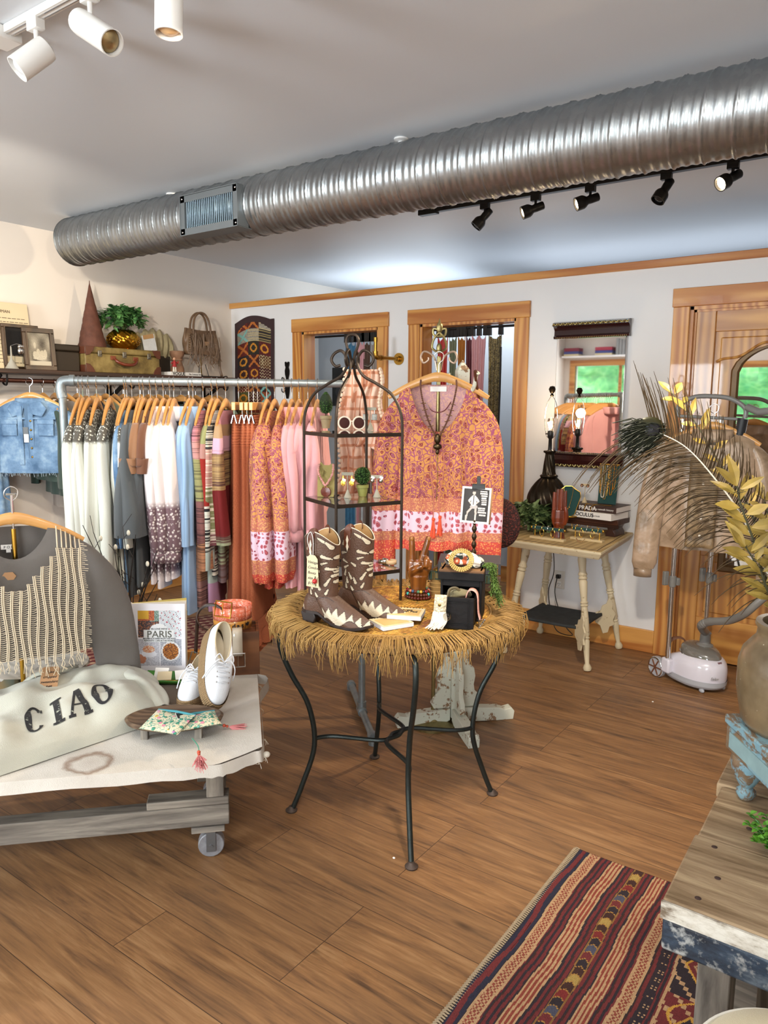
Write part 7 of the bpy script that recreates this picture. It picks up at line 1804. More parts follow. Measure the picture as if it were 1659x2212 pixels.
# striped red rug on the floor under the hanging clothes
n=NT('red_flatweave'); co=n.co(); w_=n.wave(co,5,1,2,d='Y'); v=n.vor(co,18,rnd=.2)
RW2=n.fin(n.mix(n.ramp(v,[(.25,.6),(.32,0)]),n.ramp(w_,[(.3,c('5a1c20')),(.6,c('8a3432')),(.85,c('8a6a5c'))]),c('c8b090')),.95)
o=MB().grid(lambda u,v:Vector((1.3*(u-.5),.75*(v-.5),.008)),12,8).build('floor_rug',RW2,None,sol=.008); o.location=(-3.75,2.75,0); o.rotation_euler=(0,0,1.2); tag(o,'dark red patterned rug on the floor under the clothes by the left wall','rug')
# ---------------------------------------------------------------- jewellery table
CRP_=NT('cracked_cream_paint'); co=CRP_.co(); f=CRP_.noise(co,26,5,.7); CPT=CRP_.fin(CRP_.mix(CRP_.ramp(f,[(.6,0),(.66,.8)]),c('c9bb9c'),c('8a7450')),.55)
TTP=wood('worn_cream_boards',c('c8ae7a'),c('a08556'),'Y',1,.6)
ZJ=.72; CN=[Vector((-1.955,3.76,0)),Vector((-1.295,3.70,0)),Vector((-1.355,4.415,0)),Vector((-2.0,4.415,0))]; jc=sum(CN,Vector())/4
t=thing('side_table','square cream painted side table with turned splayed legs holding the jewellery','table',jc)
L_=[(p-jc) for p in CN]
def inset(k): return [(p.x*k,p.y*k) for p in L_]
def slab(m,k0,k1,z0,z1):
    a=inset(k0);b=inset(k1); m.add([(x,y,z0) for x,y in a]+[(x,y,z1) for x,y in b],[(3,2,1,0),(4,5,6,7),(0,1,5,4),(1,2,6,5),(2,3,7,6),(3,0,4,7)])
m=MB(); slab(m,.94,.97,ZJ-.045,ZJ-.03); slab(m,.97,1.0,ZJ-.03,ZJ-.012); slab(m,1.0,.99,ZJ-.012,ZJ-.002); m.build('moulded_top',CPT,t,bev=.002)
m=MB(); slab(m,.985,.98,ZJ-.003,ZJ); m.build('top_boards',TTP,t)
m=MB()
for i in range(4):
    a=Vector((*inset(.90)[i],ZJ+.0005)); b=Vector((*inset(.90)[(i+1)%4],ZJ+.0005)); m.beam(a,b,.004,.002)
m.build('board_joints',PM('dark_joint',c('5c4a34'),.8),t)
feet=[(-1.93,3.90),(-1.41,3.90),(-1.40,4.40),(-1.92,4.40)]
for fx,fy in feet:
    b=Vector((fx,fy,0))-jc; tp=Vector((b.x*.62,b.y*.62,ZJ-.045)); ax=(tp-b); Ln=ax.length
    prf=[(.001,0),(.02,.006),(.024,.02),(.018,.036),(.012,.045),(.017,.12),(.02,.17),(.016,.18),(.022,.187),(.016,.195),(.022,.205),(.021,.30),(.017,.36),(.023,.366),(.017,.375),(.023,.384),(.017,.392),(.021,.45),(.024,.50),(.018,.51),(.026,.518),(.02,.53),(.026,.54),(.018,.56),(.024,.62),(.016,Ln)]
    q=ax.normalized().to_track_quat('Z','Y'); l=MB().lathe(prf,n=18).build('leg',CPT,t); l.matrix_local=Matrix.Translation(b)@q.to_matrix().to_4x4()
MB().grid(lambda u,v:Vector((-.19+.38*u,-.17+.34*v,.235-.018*sin(pi*u)*sin(pi*v)+.006*abs(2*u-1)**6)),16,16).build('lower_shelf',PM('black_patterned_cloth',c('26292a'),.8,var=.8,vs=26),t,sol=.016)
for k in range(4):
    a=rad(45+90*k); U=Vector((cos(a),sin(a),0)); S=Vector((-sin(a),cos(a),0))
    MB().prism([(.22,.19),(.25,.17),(.27,.12),(.30,.125),(.31,.16),(.34,.17),(.33,.20),(.345,.24),(.32,.27),(.325,.30),(.30,.34),(.285,.30),(.26,.29),(.25,.26),(.22,.25)],S*.005,U,(0,0,1),.01).build('scalloped_bracket',CPT,t,bev=.001)
def J(px,py,z=ZJ): return G(px,py,z)
# lamp
LP=D(1183,1100,4.58); LP.z=ZJ
LB=PM('bronze_lamp',c('30281e'),.28,.8,var=.35,vs=14)
t=thing('table_lamp','dark swirled bronze table lamp without shade, bulb lit, on the jewellery table','lamp',LP)
def tw(a,z): return 1+.07*sin(a*10+z*26)
zb=[(.001,0),(.075,0),(.08,.012),(.055,.03),(.07,.05)]
MB().lathe([(.001,0),(.08,0),(.085,.012),(.05,.028),(.045,.04)],n=28).build('base',LB,t)
z1=D(1183,1040,4.58).z-ZJ
body=[(.036+.084*max(0,sin(pi*min(1,(i/22)*1.02)**1.0))**.75,.03+(z1+.035-.03)*i/22) for i in range(23)]
MB().grid(lambda u,v:Vector((lambda i,a:(body[i][0]*tw(a,body[i][1])*cos(a),body[i][0]*tw(a,body[i][1])*sin(a),body[i][1]))(round(v*22),2*pi*u)),70,22,close=True).build('swirled_body',LB,t,ang=180)
zn=z1+.035; ztop=D(1183,972,4.58).z-ZJ
MB().grid(lambda u,v:Vector(((.046-.022*v**.6+(.012 if v>.94 else 0))*(1+.07*sin(2*pi*u*8+v*9))*cos(2*pi*u),(.046-.022*v**.6+(.012 if v>.94 else 0))*(1+.07*sin(2*pi*u*8+v*9))*sin(2*pi*u),zn-.005+(ztop-zn)*v)),50,20,close=True).lathe([(.05,zn-.01),(.055,zn),(.045,zn+.008)],n=24).build('neck',LB,t,ang=180)
zs_k=D(1183,930,4.58).z-ZJ; zfn=D(1183,846,4.58).z-ZJ; zbulb=D(1183,915,4.58).z-ZJ
MB().lathe([(.022,ztop-.005),(.012,ztop+.002),(.01,zs_k-.05),(.018,zs_k-.04),(.018,zs_k-.01),(.014,zs_k)],n=16).tube([(-.018,0,zs_k-.02),(-.032,0,zs_k-.02)],.004,8).build('socket',BLACKM,t)
m=MB()
for s in (1,-1): m.tube(cr([(s*.02,0,zs_k-.04),(s*.03,0,zs_k-.02),(s*.04,0,zbulb+.03),(s*.03,0,(zbulb+zfn)/2+.02),(s*.008,0,zfn-.03)],6),.002,6)
m.build('harp',CHROME,t)
MB().lathe([(.006,zfn-.03),(.012,zfn-.022),(.006,zfn-.012),(.014,zfn-.004),(.021,zfn+.014),(.014,zfn+.03),(.001,zfn+.034)],n=16).build('finial',LB,t)
MB().lathe([(.012,zs_k),(.012,zs_k+.01),(.02,zs_k+.03),(.024,zs_k+.05),(.018,zs_k+.07),(.001,zs_k+.078)],n=20).build('glass_bulb',glass('bulb_glass',(1,.93,.8)),t)
MB().tube([(0,0,zs_k+.015),(0,0,zs_k+.055)],.006,8).build('filament',emit('filament_glow',(1,.72,.36),60),t)
light('table_lamp_bulb','POINT',(LP.x,LP.y-.035,ZJ+zs_k+.10),2.5,(1,.74,.45),.03)
ivy('ivy_plant','variegated trailing ivy round the foot of the bronze lamp',(LP.x-.06,LP.y-.10,ZJ),(.19,.14),44,IVY2,.058,9,.20,.45)
p=J(1140,1155); 
# wooden mannequin hand
hp=J(1206,1164); t=thing('mannequin_hand','upright reddish wooden mannequin hand among the bracelet bars','hand sculpture',hp,rad(28))
RHW=wood('red_brown_wood',c('8a3a18'),c('5a2410'),'Z',1,.3,coat=.4); S=.285
skin_hand('hand',RHW,t,S,[([(0,0,0),(0,0,.2),(0,0,.32)],[.13,.10,.12],.75),([(0,0,.28),(0,0,.42),(0,0,.58)],[.12,.16,.15],.5),
 ([(-.105,0,.5),(-.11,0,.75),(-.11,0,.93)],[.042,.036,.028],.95),([(-.035,0,.52),(-.04,0,.78),(-.04,0,.99)],[.042,.038,.028],.95),([(.035,0,.52),(.035,0,.78),(.033,0,1.0)],[.042,.038,.028],.95),([(.10,0,.5),(.105,0,.74),(.105,0,.96)],[.04,.034,.026],.95),
 ([(.09,-.02,.3),(.13,-.07,.42),(.12,-.09,.55),(.10,-.09,.66)],[.05,.045,.04,.028],.95)])
# riser, books, necklace board
RSW=wood('dark_walnut_riser',c('4a2818'),c('2c1810'),'X',1,.35)
rc=Vector((-1.60,4.27,ZJ)); t=thing('wooden_riser','dark walnut riser bench at the back of the jewellery table','riser',rc,rad(-4))
rh=D(1300,1122,4.5).z-ZJ; rh=max(.10,rh)
MB().box(-.30,.235,-.085,.085,rh-.03,rh).build('riser_top',RSW,t,bev=.002); MB().box(-.30,.235,-.075,-.065,rh-.05,rh-.03).build('apron',RSW,t)
for x in (-.25,.185): MB().prism([(-.03,0),(-.028,.02),(-.015,.04),(-.025,.06),(-.03,rh-.03),(.03,rh-.03),(.025,.06),(.015,.04),(.028,.02),(.03,0)],(x,.07,0),(1,0,0),(0,0,1),.14).build('bracket_leg',RSW,t,bev=.002)
top=ZJ+rh
o1=book('book','thick white book with black spine lettering lying on the walnut riser',(-1.675,4.165,top+.001),.285,.20,.038,rad(-10),PAPER,txx=.2,tx='OCULUS',txs=.03,tx2='the book')
o2=book('book','dark brown book with white spine lettering lying on the white one',(-1.66,4.17,top+.040),.285,.195,.036,rad(-6),PM('dark_brown_cover',c('3a2620'),.5),txx=.2,tx='PRADA',txs=.034,tmat=PAPER,tx2='a catwalk history')
bt=top+.077
TEAL=PM('teal_velvet',c('12423f'),.85,var=.15,Sheen_Weight=.4)
q=Vector((-1.475,4.255,bt)); t=thing('necklace_board','upright teal velvet board draped with gold and pearl necklaces on the books','necklace display',q,rad(-4))
MB().prism([(-.055,0),(.055,0),(.058,.225),(-.058,.225)],(0,0,0),(1,0,0),(0,.12,1),-.012).build('velvet_board',TEAL,t,bev=.003)
MB().beam((0,.014,.15),(0,.075,.002),.03,.004,up=(1,0,0)).build('easel_leg',TEAL,t)
def ystrip(z): return -.006+.12*z
PEARL=PM('pearl',c('ddd4c6'),.2,var=0,Coat_Weight=.5)
for k,(x0,x1,zb,mt,rr_) in enumerate(((-.045,-.036,.06,GOLD,.0014),(-.036,-.012,.04,PEARL,.0028),(-.022,-.002,.03,GOLD,.0012),(.0,.006,.05,GOLD,.0012),(.014,.032,.055,GOLD,.0032),(.03,.045,.09,GOLD,.0028),(-.05,-.028,.1,GOLD,.0012))):
    m=MB(); P=cr([(x0,ystrip(.228),.228),(x0+.001,ystrip(.14)-.003,.14),(x0+.003,ystrip(zb+.01)-.004,zb+.012),((x0+x1)/2,ystrip(zb)-.004,zb),(x1-.003,ystrip(zb+.01)-.004,zb+.012),(x1,ystrip(.14)-.003,.14),(x1,ystrip(.228),.228)],14)
    for j,qq in enumerate(P): 
        if rr_>.002: m.ell(qq,(rr_,)*3,6,4)
    if rr_<=.002: m.tube(P,rr_,5)
    m.build('necklace',mt,t)
m=MB()
for j in range(14): m.ell((-.054+.0085*j,ystrip(.23),.229),(.005,.006,.005),7,5)
m.build('clasps',GOLD,t)
# bust
q=Vector((-1.735,4.12,top)); q=D(1226,1100,4.42); q.z=top+.0; t=thing('necklace_bust','dark teal velvet necklace bust with gold edge and fine pendant chain','necklace display',q,rad(20))
bpoly=[(-.022,.006),(.022,.006),(.04,.02),(.055,.07),(.07,.12),(.066,.145),(.045,.158),(.03,.168),(.018,.178),(-.018,.178),(-.03,.168),(-.045,.158),(-.066,.145),(-.07,.12),(-.055,.07),(-.04,.02)]
MB().prism([(a*.98,b) for a,b in bpoly],(0,0,0),(1,0,0),(0,.28,1),-.01).build('velvet_bust',TEAL,t,bev=.003)
MB().tube([(a,b*.28+.001,b) for a,b in bpoly],.002,6,closed=True).build('gold_edge',GOLD,t)
MB().tube(cr([(-.05,.03,.004),(0,-.02,.004),(.05,.03,.004)],5),.004,8).build('gold_foot',GOLD,t)
MB().tube(cr([(-.026,.04,.17),(-.02,.018,.11),(-.004,.003,.055),(.004,.003,.055),(.02,.018,.11),(.028,.04,.17)],5),.0009,4).ell((0,.001,.05),(.005,.003,.005),8,5).ell((-.01,.003,.056),(.003,.002,.003),6,4).ell((.01,.003,.06),(.003,.002,.003),6,4).build('pendant_chain',GOLD,t)
tstand('earring_stand','cream earring stand with copper hoops standing on the dark book',Vector((-1.60,4.24,bt)),.105,.05,rad(-2),'stud',PM('cream_velvet',c('cbb894'),.9),.016,None)
# chain and bracelets
m=MB(); r=random.Random(2); P=cr([(-1.50,4.17,bt+.004),(-1.54,4.155,bt+.006),(-1.56,4.158,bt+.002),(-1.565,4.150,bt-.03),(-1.55,4.147,bt-.055),(-1.53,4.148,bt-.05),(-1.525,4.15,bt-.01),(-1.50,4.16,bt+.004),(-1.44,4.165,bt+.004),(-1.42,4.18,bt+.004)],9)
for j,qq in enumerate(P): m.ell(qq,(.0032,.0032,.0022),6,4)
o=m.build('gold_chain',GOLD,None); tag(o,'chunky gold chain looped over the spines of the two books','necklace')
def bar(label,p,L,h,rz,seed,two=0):
    t=thing('bracelet_bar',label,'bracelet display',p,rz,'teal bracelet bars')
    MB().box(-L/2-.01,L/2+.01,-.018,.018,0,.014).build('base',PM('cream_lacquer',c('cdb78c'),.4) if 'cream_lacquer' not in bpy.data.materials else bpy.data.materials['cream_lacquer'],t,bev=.002)
    m=MB()
    for s in (-1,1): m.tube([(s*L*.42,0,.01),(s*L*.42,0,h)],.003,8)
    for s in (-1,1): m.ell((s*(L/2+.006),0,h),(.007,.007,.007),10,6)
    m.build('gold_posts',GOLD,t)
    MB().tube([(-L/2,0,h),(L/2,0,h)],.010,14).build('velvet_bar',TEAL,t)
    r=random.Random(seed)
    for k in range(5):
        x=-L*.38+L*.76*k/4+r.uniform(-.004,.004); m=MB()
        m.tube([(x+.002*sin(a),.0125*cos(a),h+.0125*sin(a)) for a in [j*pi/8 for j in range(16)]],.0018,5,closed=True)
        if k%2: m.tube([(x+.012*cos(a),-.008,h-.022+.022*sin(a)) for a in [j*pi/8 for j in range(16)]],.0013,5,closed=True).ell((x,-.01,h-.045),(.004,.002,.005),6,4)
        else: m.ell((x,-.002,h+.014),(.006,.006,.003),8,5)
        m.build('bracelet',GOLD if k!=2 else bpy.data.materials['silver'],t)
bar('teal velvet bracelet bar on the left, in front of the wooden hand',J(1183,1166),.19,.062,rad(-4),1)
bar('taller teal bracelet bar behind the front right one',J(1262,1150),.19,.075,rad(-4),2)
bar('teal bracelet bar at the front right of the jewellery table',J(1268,1168),.17,.062,rad(-4),3)
t=thing('beige_tag','curled beige card tag at the front of the jewellery table','tag',J(1254,1172))
MB().grid(lambda u,v:Vector((.05*(u-.5),-.012*v,.004+.02*(2*u-1)**2)),10,2).build('card',KRAFT,t,sol=.001)
m=MB().tube(cr([(-1.86,4.36,ZJ),(-1.86,4.41,.6),(-1.84,4.40,.42),(-1.85,4.35,.30),(-1.80,4.30,.16),(-1.72,4.2,.10),(-1.66,4.3,.06),(-1.74,4.36,.10),(-1.80,4.34,.28),(-1.81,4.38,.38),(-1.814,4.405,.387)],6),.003,6)
tag(m.build('lamp_cord',BLACKM,None),'black lamp cord dropping behind the side table to the outlet','cord')
# ---------------------------------------------------------------- panelled pine door with arched mirror
d0,d1=DR; DL=wood('door_pine_board',c('cc9650'),c('9c6430'),'Z',1,.35,knots=True,coat=.25); DLX=wood('door_pine_rail',c('cc9650'),c('9c6430'),'X',1,.35,coat=.25)
m=MB().box(d0+.018,d1-.018,YB+.045,YB+.075,.012,HZ-.02)
dr_o=struct('door_1',m,DL)
for a,b,z0,z1,mt,nm in ((d0+.02,d0+.13,.012,HZ-.02,DL,'stile'),(d1-.13,d1-.02,.012,HZ-.02,DL,'stile'),(d0+.13,d1-.13,HZ-.14,HZ-.02,DLX,'rail'),(d0+.13,d1-.13,.012,.26,DLX,'rail'),(d0+.13,d1-.13,.62,.72,DLX,'rail')):
    MB().box(a,b,YB+.03,YB+.05,z0,z1).build(nm,mt,dr_o,bev=.004)
for z0,z1 in ((.29,.59),(.75,HZ-.17)):
    MB().box(d0+.16,d1-.16,YB+.036,YB+.05,z0,z1).build('raised_panel',DL,dr_o,bev=.010)
m=MB(); xc=(d0+d1)/2
P=[Vector((xc-.3+.6*i/40,YB+.032,1.80-.10*abs(2*i/40-1)**2+.018*cos(i/40*2*pi*2.5)-.01)) for i in range(41)]
m.tube(P,.007,8).build('carved_moulding',DL,dr_o)
MB().box(d0,d0+.03,YB+.02,YB+.045,0,HZ).box(d0,d1,YB+.02,YB+.045,HZ-.03,HZ-.018).build('door_stop',PINEZ,dr_o)
# arched mirror
mx0,mx1,mz0,mz1=-.895,-.40,.54,1.66
OGF=PM('olive_gilt_frame',c('5e4422'),.4,.3,var=.3,vs=30)
t=thing('arched_mirror','arch topped mirror with olive gilt frame hanging on the pine door','mirror',((mx0+mx1)/2,YB+.028,mz0))
def arch(k,N=24):
    x0,x1=mx0+k,mx1-k; P=[(x0,mz0+k),(x1,mz0+k)]
    for i in range(N+1):
        u=i/N; x=x1+(x0-x1)*u; s=1-(2*u-1)**2; P.append((x,mz1-k*.3+.135*s**.62))
    return P
A0=arch(0);A1=arch(.045); n_=len(A0); m=MB()
vs=[(x,YB+.027,z) for x,z in A0]+[(x,YB+.005,z) for x,z in arch(.012)]+[(x,YB+.006,z) for x,z in arch(.035)]+[(x,YB+.018,z) for x,z in A1]
fs=[(r_*n_+i,r_*n_+(i+1)%n_,(r_+1)*n_+(i+1)%n_,(r_+1)*n_+i) for r_ in range(3) for i in range(n_)]
m.add(vs,fs).build('frame',OGF,t,world=True)
MB().prism([(x,z) for x,z in arch(.04)],(0,YB+.022,0),(1,0,0),(0,0,1),.003).build('mirror_glass',MIR,t,world=True)
# ---------------------------------------------------------------- garment steamer
WPL=PM('glossy_white_plastic',c('d6d3de'),.18,var=0,Coat_Weight=.4); GPL=PM('grey_plastic',c('7c7b78'),.3,var=0); LGP=PM('light_grey_plastic',c('a8aab0'),.35,var=0)
sp0=Vector((-.885,4.08,0)); srz=rad(-33)
t=thing('garment_steamer','white and grey wheeled garment steamer with two chrome poles by the pine door','garment steamer',sp0,srz)
def loftbody(z0,z1,k0,k1,f,nm,mt,n_=40,nv=10):
    def fn(u,v):
        a=2*pi*u; x=cos(a); k=k0+(k1-k0)*v
        L_=.175; W_=.118*(1-.28*max(0,x)**2); s=f(v)
        return Vector((math.copysign(abs(x)**.75,x)*L_*s*k+.0,math.copysign(abs(sin(a))**.75,sin(a))*W_*s*k,z0+(z1-z0)*v))
    return MB().grid(fn,n_,nv,close=True)
loftbody(.022,.062,1,1.02,lambda v:.93+.07*min(1,v*3),'skirt',LGP).add([],[]).build('base_skirt',LGP,t,ang=60)
def shell(u,v):
    a=2*pi*u; x=cos(a); L_=.175;W_=.118*(1-.28*max(0,x)**2); hgt=.085+.035*(1 if x>-.2 else max(0,(x+1)/.8)); s=(1-v**2.6*.55)
    return Vector((math.copysign(abs(x)**.75,x)*L_*s+.02*v,math.copysign(abs(sin(a))**.75,sin(a))*W_*s,.06+hgt*sin(v*pi/2)**.9))
m=MB().grid(shell,48,16,close=True); m.lathe([(.001,0),(.1,0)],(0.02,0,.155),20); m.build('white_shell',WPL,t,ang=180)
def tank(u,v):
    a=2*pi*u; return Vector((.035+(.115*(1-v**3*.75))*cos(a),(.088*(1-v**3*.75))*sin(a)*(1-.15*cos(a)),.160+.060*sin(v*pi/2)-.028*cos(a)*(1-v)))
MB().grid(tank,40,12,close=True).build('water_tank',PM('smoked_tank',c('6e6a64'),.12,var=0,Coat_Weight=.6),t,ang=180)
MB().tube([tank(i/40,0)*1.0+Vector((0,0,-.002)) for i in range(40)],.0045,6,closed=True).build('chrome_trim',CHROME,t)
MB().prism([(-.010,0),(.010,0),(.013,.05),(-.013,.05)],(.168,0,.115),(0,1,0),(-.35,0,1),.008).build('latch',PM('mauve_latch',c('7a5a60'),.25),t,bev=.002)
text('lettering','SALAV',.022,GPL,t,mw(t)@Vector((.172,-.088,.085)),mw(t).to_3x3()@Vector((.55,.8,0)),(0,0,1),shear=.3) if False else text('lettering','Salav',.02,GPL,t,mw(t)@Vector((.168,-.066,.09)),mw(t).to_3x3()@Vector((.45,.9,0)),(0,0,1),shear=.3)
for s in (-1,1):
    w_=MB().tube([(-.15,s*.11,.056),(-.15,s*.138,.056)],.057,32); wh=w_.build('wheel',LGP,t,bev=.004)
    MB().tube([(-.15+.051*cos(a),s*.139,.056+.051*sin(a)) for a in [k*pi/16 for k in range(32)]],.004,6,closed=True).build('wheel_ring',CHROME,wh)
    m=MB()
    for k in range(6): a=k*pi/3; m.beam((-.15,s*.139,.056),(-.15+.044*cos(a),s*.139,.056+.044*sin(a)),.006,.008,up=(0,1,0))
    m.build('spokes',PM('bronze_spokes',c('8a5c44'),.3,.5) if 'bronze_spokes' not in bpy.data.materials else bpy.data.materials['bronze_spokes'],wh)
    MB().ell((.12,s*.07,.012),(.018,.01,.012),10,6).build('small_caster',LGP,t)
    pz=D(1470,905,4.12).z
    q=[(-.075,s*.125),(-.075,s*.125)][0]
    MB().tube([(q[0],q[1],.06),(q[0],q[1],pz)],.0125,14).build('chrome_pole',CHROME,t)
    k_=MB(); zc=.55; k_.tube([(q[0],q[1],zc-.03),(q[0],q[1],zc+.03)],.018,12).ob((q[0]-.02,q[1]-.03,zc+.015),(.02,.03,.075)).ob((q[0]+.01,q[1]+.02,zc),(.03,.02,.04)); k_.build('pole_clamp',GPL,t,bev=.004)
    MB().box(q[0]-.03,q[0]+.03,q[1]-.02,q[1]+.02,.05,.13).build('pole_socket',WPL,t,bev=.01)
MB().tube(cr([(-.13,-.08,.13),(-.15,-.05,.19),(-.155,0,.205),(-.15,.05,.19),(-.13,.08,.13)],6),.011,8,flat=.4).build('carry_handle',PM('bronze_handle',c('8a6450'),.3,.4),t)
I=mw(t).inverted(); hp_=[Vector((.03,.02,.19)),Vector((.03,.02,.245))]
MB().lathe([(.042,0),(.042,.012),(.028,.02),(.026,.07),(.03,.074),(.026,.08)],(.03,.02,.21),20).build('hose_collar',GPL,t)
P=cr([Vector((.03,.02,.285)),I@D(1515,1352,4.0),I@D(1532,1343,3.95),I@D(1580,1339,3.85),I@D(1625,1312,3.75),I@D(1680,1240,3.8),I@D(1665,1100,4.1),I@D(1640,1020,4.2)],10)
rr=[.019+(.0028 if (i%2 and i<22) else 0) for i in range(len(P))]
MB().tube(P,rr,12).build('steam_hose',GPL,t)
# hanger head
hc=Vector((-.075,0,pz)); m=MB(); 
A_=I@D(1467,862,4.12); B_=I@D(1612,868,4.08)
Um=(B_-A_).normalized(); H0=(A_+B_)/2; hl=(B_-A_).length/2
m.tube(cr([H0-Um*hl+Vector((0,0,-.085)),H0-Um*hl*.98+Vector((0,0,-.03)),H0-Um*hl*.55+Vector((0,0,.012)),H0+Vector((0,0,.02)),H0+Um*hl*.55+Vector((0,0,.012)),H0+Um*hl*.98+Vector((0,0,-.03)),H0+Um*hl+Vector((0,0,-.08))],6),.0115,10)
m.tube([H0-Um*hl+Vector((0,0,-.085)),H0+Um*hl+Vector((0,0,-.085))],.008,10).build('hanger_head',GPL,t)
MB().tube([I@D(1615,880,4.05),I@D(1640,890,4.0),I@D(1700,885,3.95)],.018,12).build('steam_head',GPL,t)
MB().tube([I@D(1605,905,4.03),I@D(1590,975,4.02)],.024,14).build('black_grip',PM('navy_black_grip',c('14161c'),.5),t)
# satin blouse on the steamer
n=NT('taupe_satin'); co=n.co(); f=n.noise(co,7,4,.6,1); n.bump(n.noise(co,9,3),.5,.02)
SAT=n.fin(n.ramp(f,[(.35,c('80694f')),(.6,c('ac9279'))]),.32,Sheen_Weight=.2)
sl=D(1543,882,4.02); rs=math.atan2(-sl.x,sl.y)-rad(4)
put_hanger('shoulder',sl,rs,'wooden hanger on the steamer rack holding the taupe satin blouse','hangers on display stands')
t=garment('satin_blouse','taupe satin cropped blouse with worn velvet front panels hanging on the steamer','blouse',sl,rs,SAT,L=.70,sh=.185,hem=.215,th=.045,slv=(.66,.048,.055),neck=.06,collar=1,seed=12,fold=.2,gather=.4,cuff=SAT,slx=.07)
t.scale=(1.02,1,1.0)
n=NT('crushed_olive_velvet'); co=n.co(); f=n.noise(co,12,5,.75,1); VV=n.fin(n.ramp(f,[(.35,c('4e3c26')),(.55,c('8a7252')),(.7,c('9a8462'))]),.5)
MB().grid(lambda u,v:Vector((-.02+.13*(u-.5),-.063-.024*v*(1)-.006*sin(u*9)-.004*sin(v*20),-.24-.44*v)),10,20).build('front_placket',VV,t,sol=.003)
m=MB()
for k in range(5): m.ell((-.02,-.075-.004*k,-.28-.085*k),(.006,.003,.006),8,5)
m.build('buttons',PEARL,t)
t2=MB().ob((0,.0,0),(.035,.002,.022)).build('woven_label',PAPER,t); t2.location=(0,.028,-.14)
# ---------------------------------------------------------------- foreground bench, stool, jug
n=NT('old_plank_top'); f=n.noise(n.co('Object',(2,24,6)),1.3,6,.62,.5); g=n.noise(n.co(),3,3); 
n.bump(f,.5,.006); kn=n.ramp(n.vor(n.co('Object',(1,1.6,1)),7),[(.03,.85),(.07,0)])
cl=n.ramp(f,[(.34,c('42311f')),(.46,c('7a6650')),(.56,c('968268')),(.66,c('b09c7c'))]); cl=n.mix(n.math('MULTIPLY',g,.5),cl,c('a8875c')); PLK=n.fin(n.mix(kn,cl,c('3a2a1c')),.8)
n=NT('peeling_navy_paint'); f=n.noise(n.co('Object',(5,10,14)),1.4,5,.7); w2=n.noise(n.co(),26,4,.7)
n.bump(w2,.5,.004); NVY=n.fin(n.mix(n.ramp(w2,[(.52,0),(.62,.75)]),n.ramp(f,[(.38,c('121722')),(.55,c('2c3a4a')),(.65,c('5c6670'))]),c('a8a8a4')),.6)
n=NT('flaking_white_edge'); w2=n.noise(n.co('Object',(8,8,20)),2,5,.7); WED=n.fin(n.ramp(w2,[(.35,c('6a5a48')),(.5,c('b8b0a2')),(.6,c('c8c2b6'))]),.8)
ZB=.62; bx=-.30
t=thing('plank_bench','heavy rustic plank bench with grey legs and a navy painted edge board','bench',(.25,1.6,0))
ys=[1.255,1.50,1.74,1.97,2.2]
for i in range(4):
    x0=bx+(-.0,.006,-.004,.01)[i]-(.006*i)
    m=MB(); m.add([(x0,ys[i],ZB-.035),(1.0,ys[i]+.0,ZB-.035),(1.0,ys[i+1]-.004,ZB-.035),(x0+(-.004),ys[i+1]-.004,ZB-.035),(x0,ys[i],ZB-.002*(i%2)),(1.0,ys[i],ZB-.002*(i%2)),(1.0,ys[i+1]-.004,ZB-.002*(i%2)),(x0-.004,ys[i+1]-.004,ZB-.002*(i%2))],[(3,2,1,0),(4,5,6,7),(0,1,5,4),(1,2,6,5),(2,3,7,6),(3,0,4,7)])
    m.build('plank',PLK,t,world=True,bev=.004)
MB().box(bx-.001,1.0,1.249,1.254,ZB-.035,ZB-.003).build('flaked_edge',WED,t,world=True)
MB().box(bx+.002,1.0,1.252,1.29,ZB-.095,ZB-.036).build('edge_board',NVY,t,world=True,bev=.005)
MB().box(bx+.01,1.0,2.15,2.19,ZB-.095,ZB-.036).build('edge_board',NVY,t,world=True,bev=.005)
for x in (-.245,.85):
    for y in (1.30,2.08): MB().box(x,x+.055,y,y+.06,0,ZB-.036).build('leg',GWZ,t,world=True,bev=.003)
MB().box(-.16,-.11,1.40,1.45,0,ZB-.036).build('inner_post',GWZ,t,world=True,bev=.003)
MB().box(-.24,.9,1.33,2.1,.20,.225).build('lower_shelf',GW,t,world=True)
m=MB()
for (x,y) in ((-.25,1.29),(-.235,1.37),(-.262,1.47),(-.07,1.33),(-.22,1.58)): m.ell((x,y,ZB),(.006,.006,.001),8,4)
m.build('nail_heads',PM('rusty_nail',c('3a2620'),.7),t,world=True)
# blue stool
n=NT('distressed_blue_paint'); co=n.co(); f=n.noise(n.co('Object',(9,22,16)),1.6,6,.75,.6); g=n.noise(co,45,3)
n.bump(f,.4,.004); BLU=n.fin(n.mix(n.ramp(n.math('ADD',f,n.math('MULTIPLY',g,.2)),[(.56,0),(.63,1)]),n.mix(g,c('5c8494'),c('86a2a8')),n.mix(g,c('3e2c20'),c('8a7358'))),.6)
e1=Vector((.59,-.807,0)); e2=Vector((.807,.59,0)); c0=Vector((-.305,1.712,0)); SD=.27; ZS=.80
sc0=c0+e1*SD/2+e2*SD/2; t=thing('blue_stool','small distressed blue wooden stool with bulbous turned feet on the plank bench','stool',(sc0.x,sc0.y,ZB),math.atan2(e1.y,e1.x))
h=ZS-ZB; s=SD/2
MB().box(-s,s,-s,s,h-.022,h).build('stool_top',BLU,t,bev=.004)
MB().box(-s+.004,s-.004,-s+.004,s-.004,h-.078,h-.022).build('apron',BLU,t,bev=.004)
m=MB()
m.ob((0,-s+.0035,h-.05),(SD-.05,.004,.034))
m.build('apron_panels',PM('faded_teal_panel',c('7a9496'),.6,var=.2,vs=30),t)
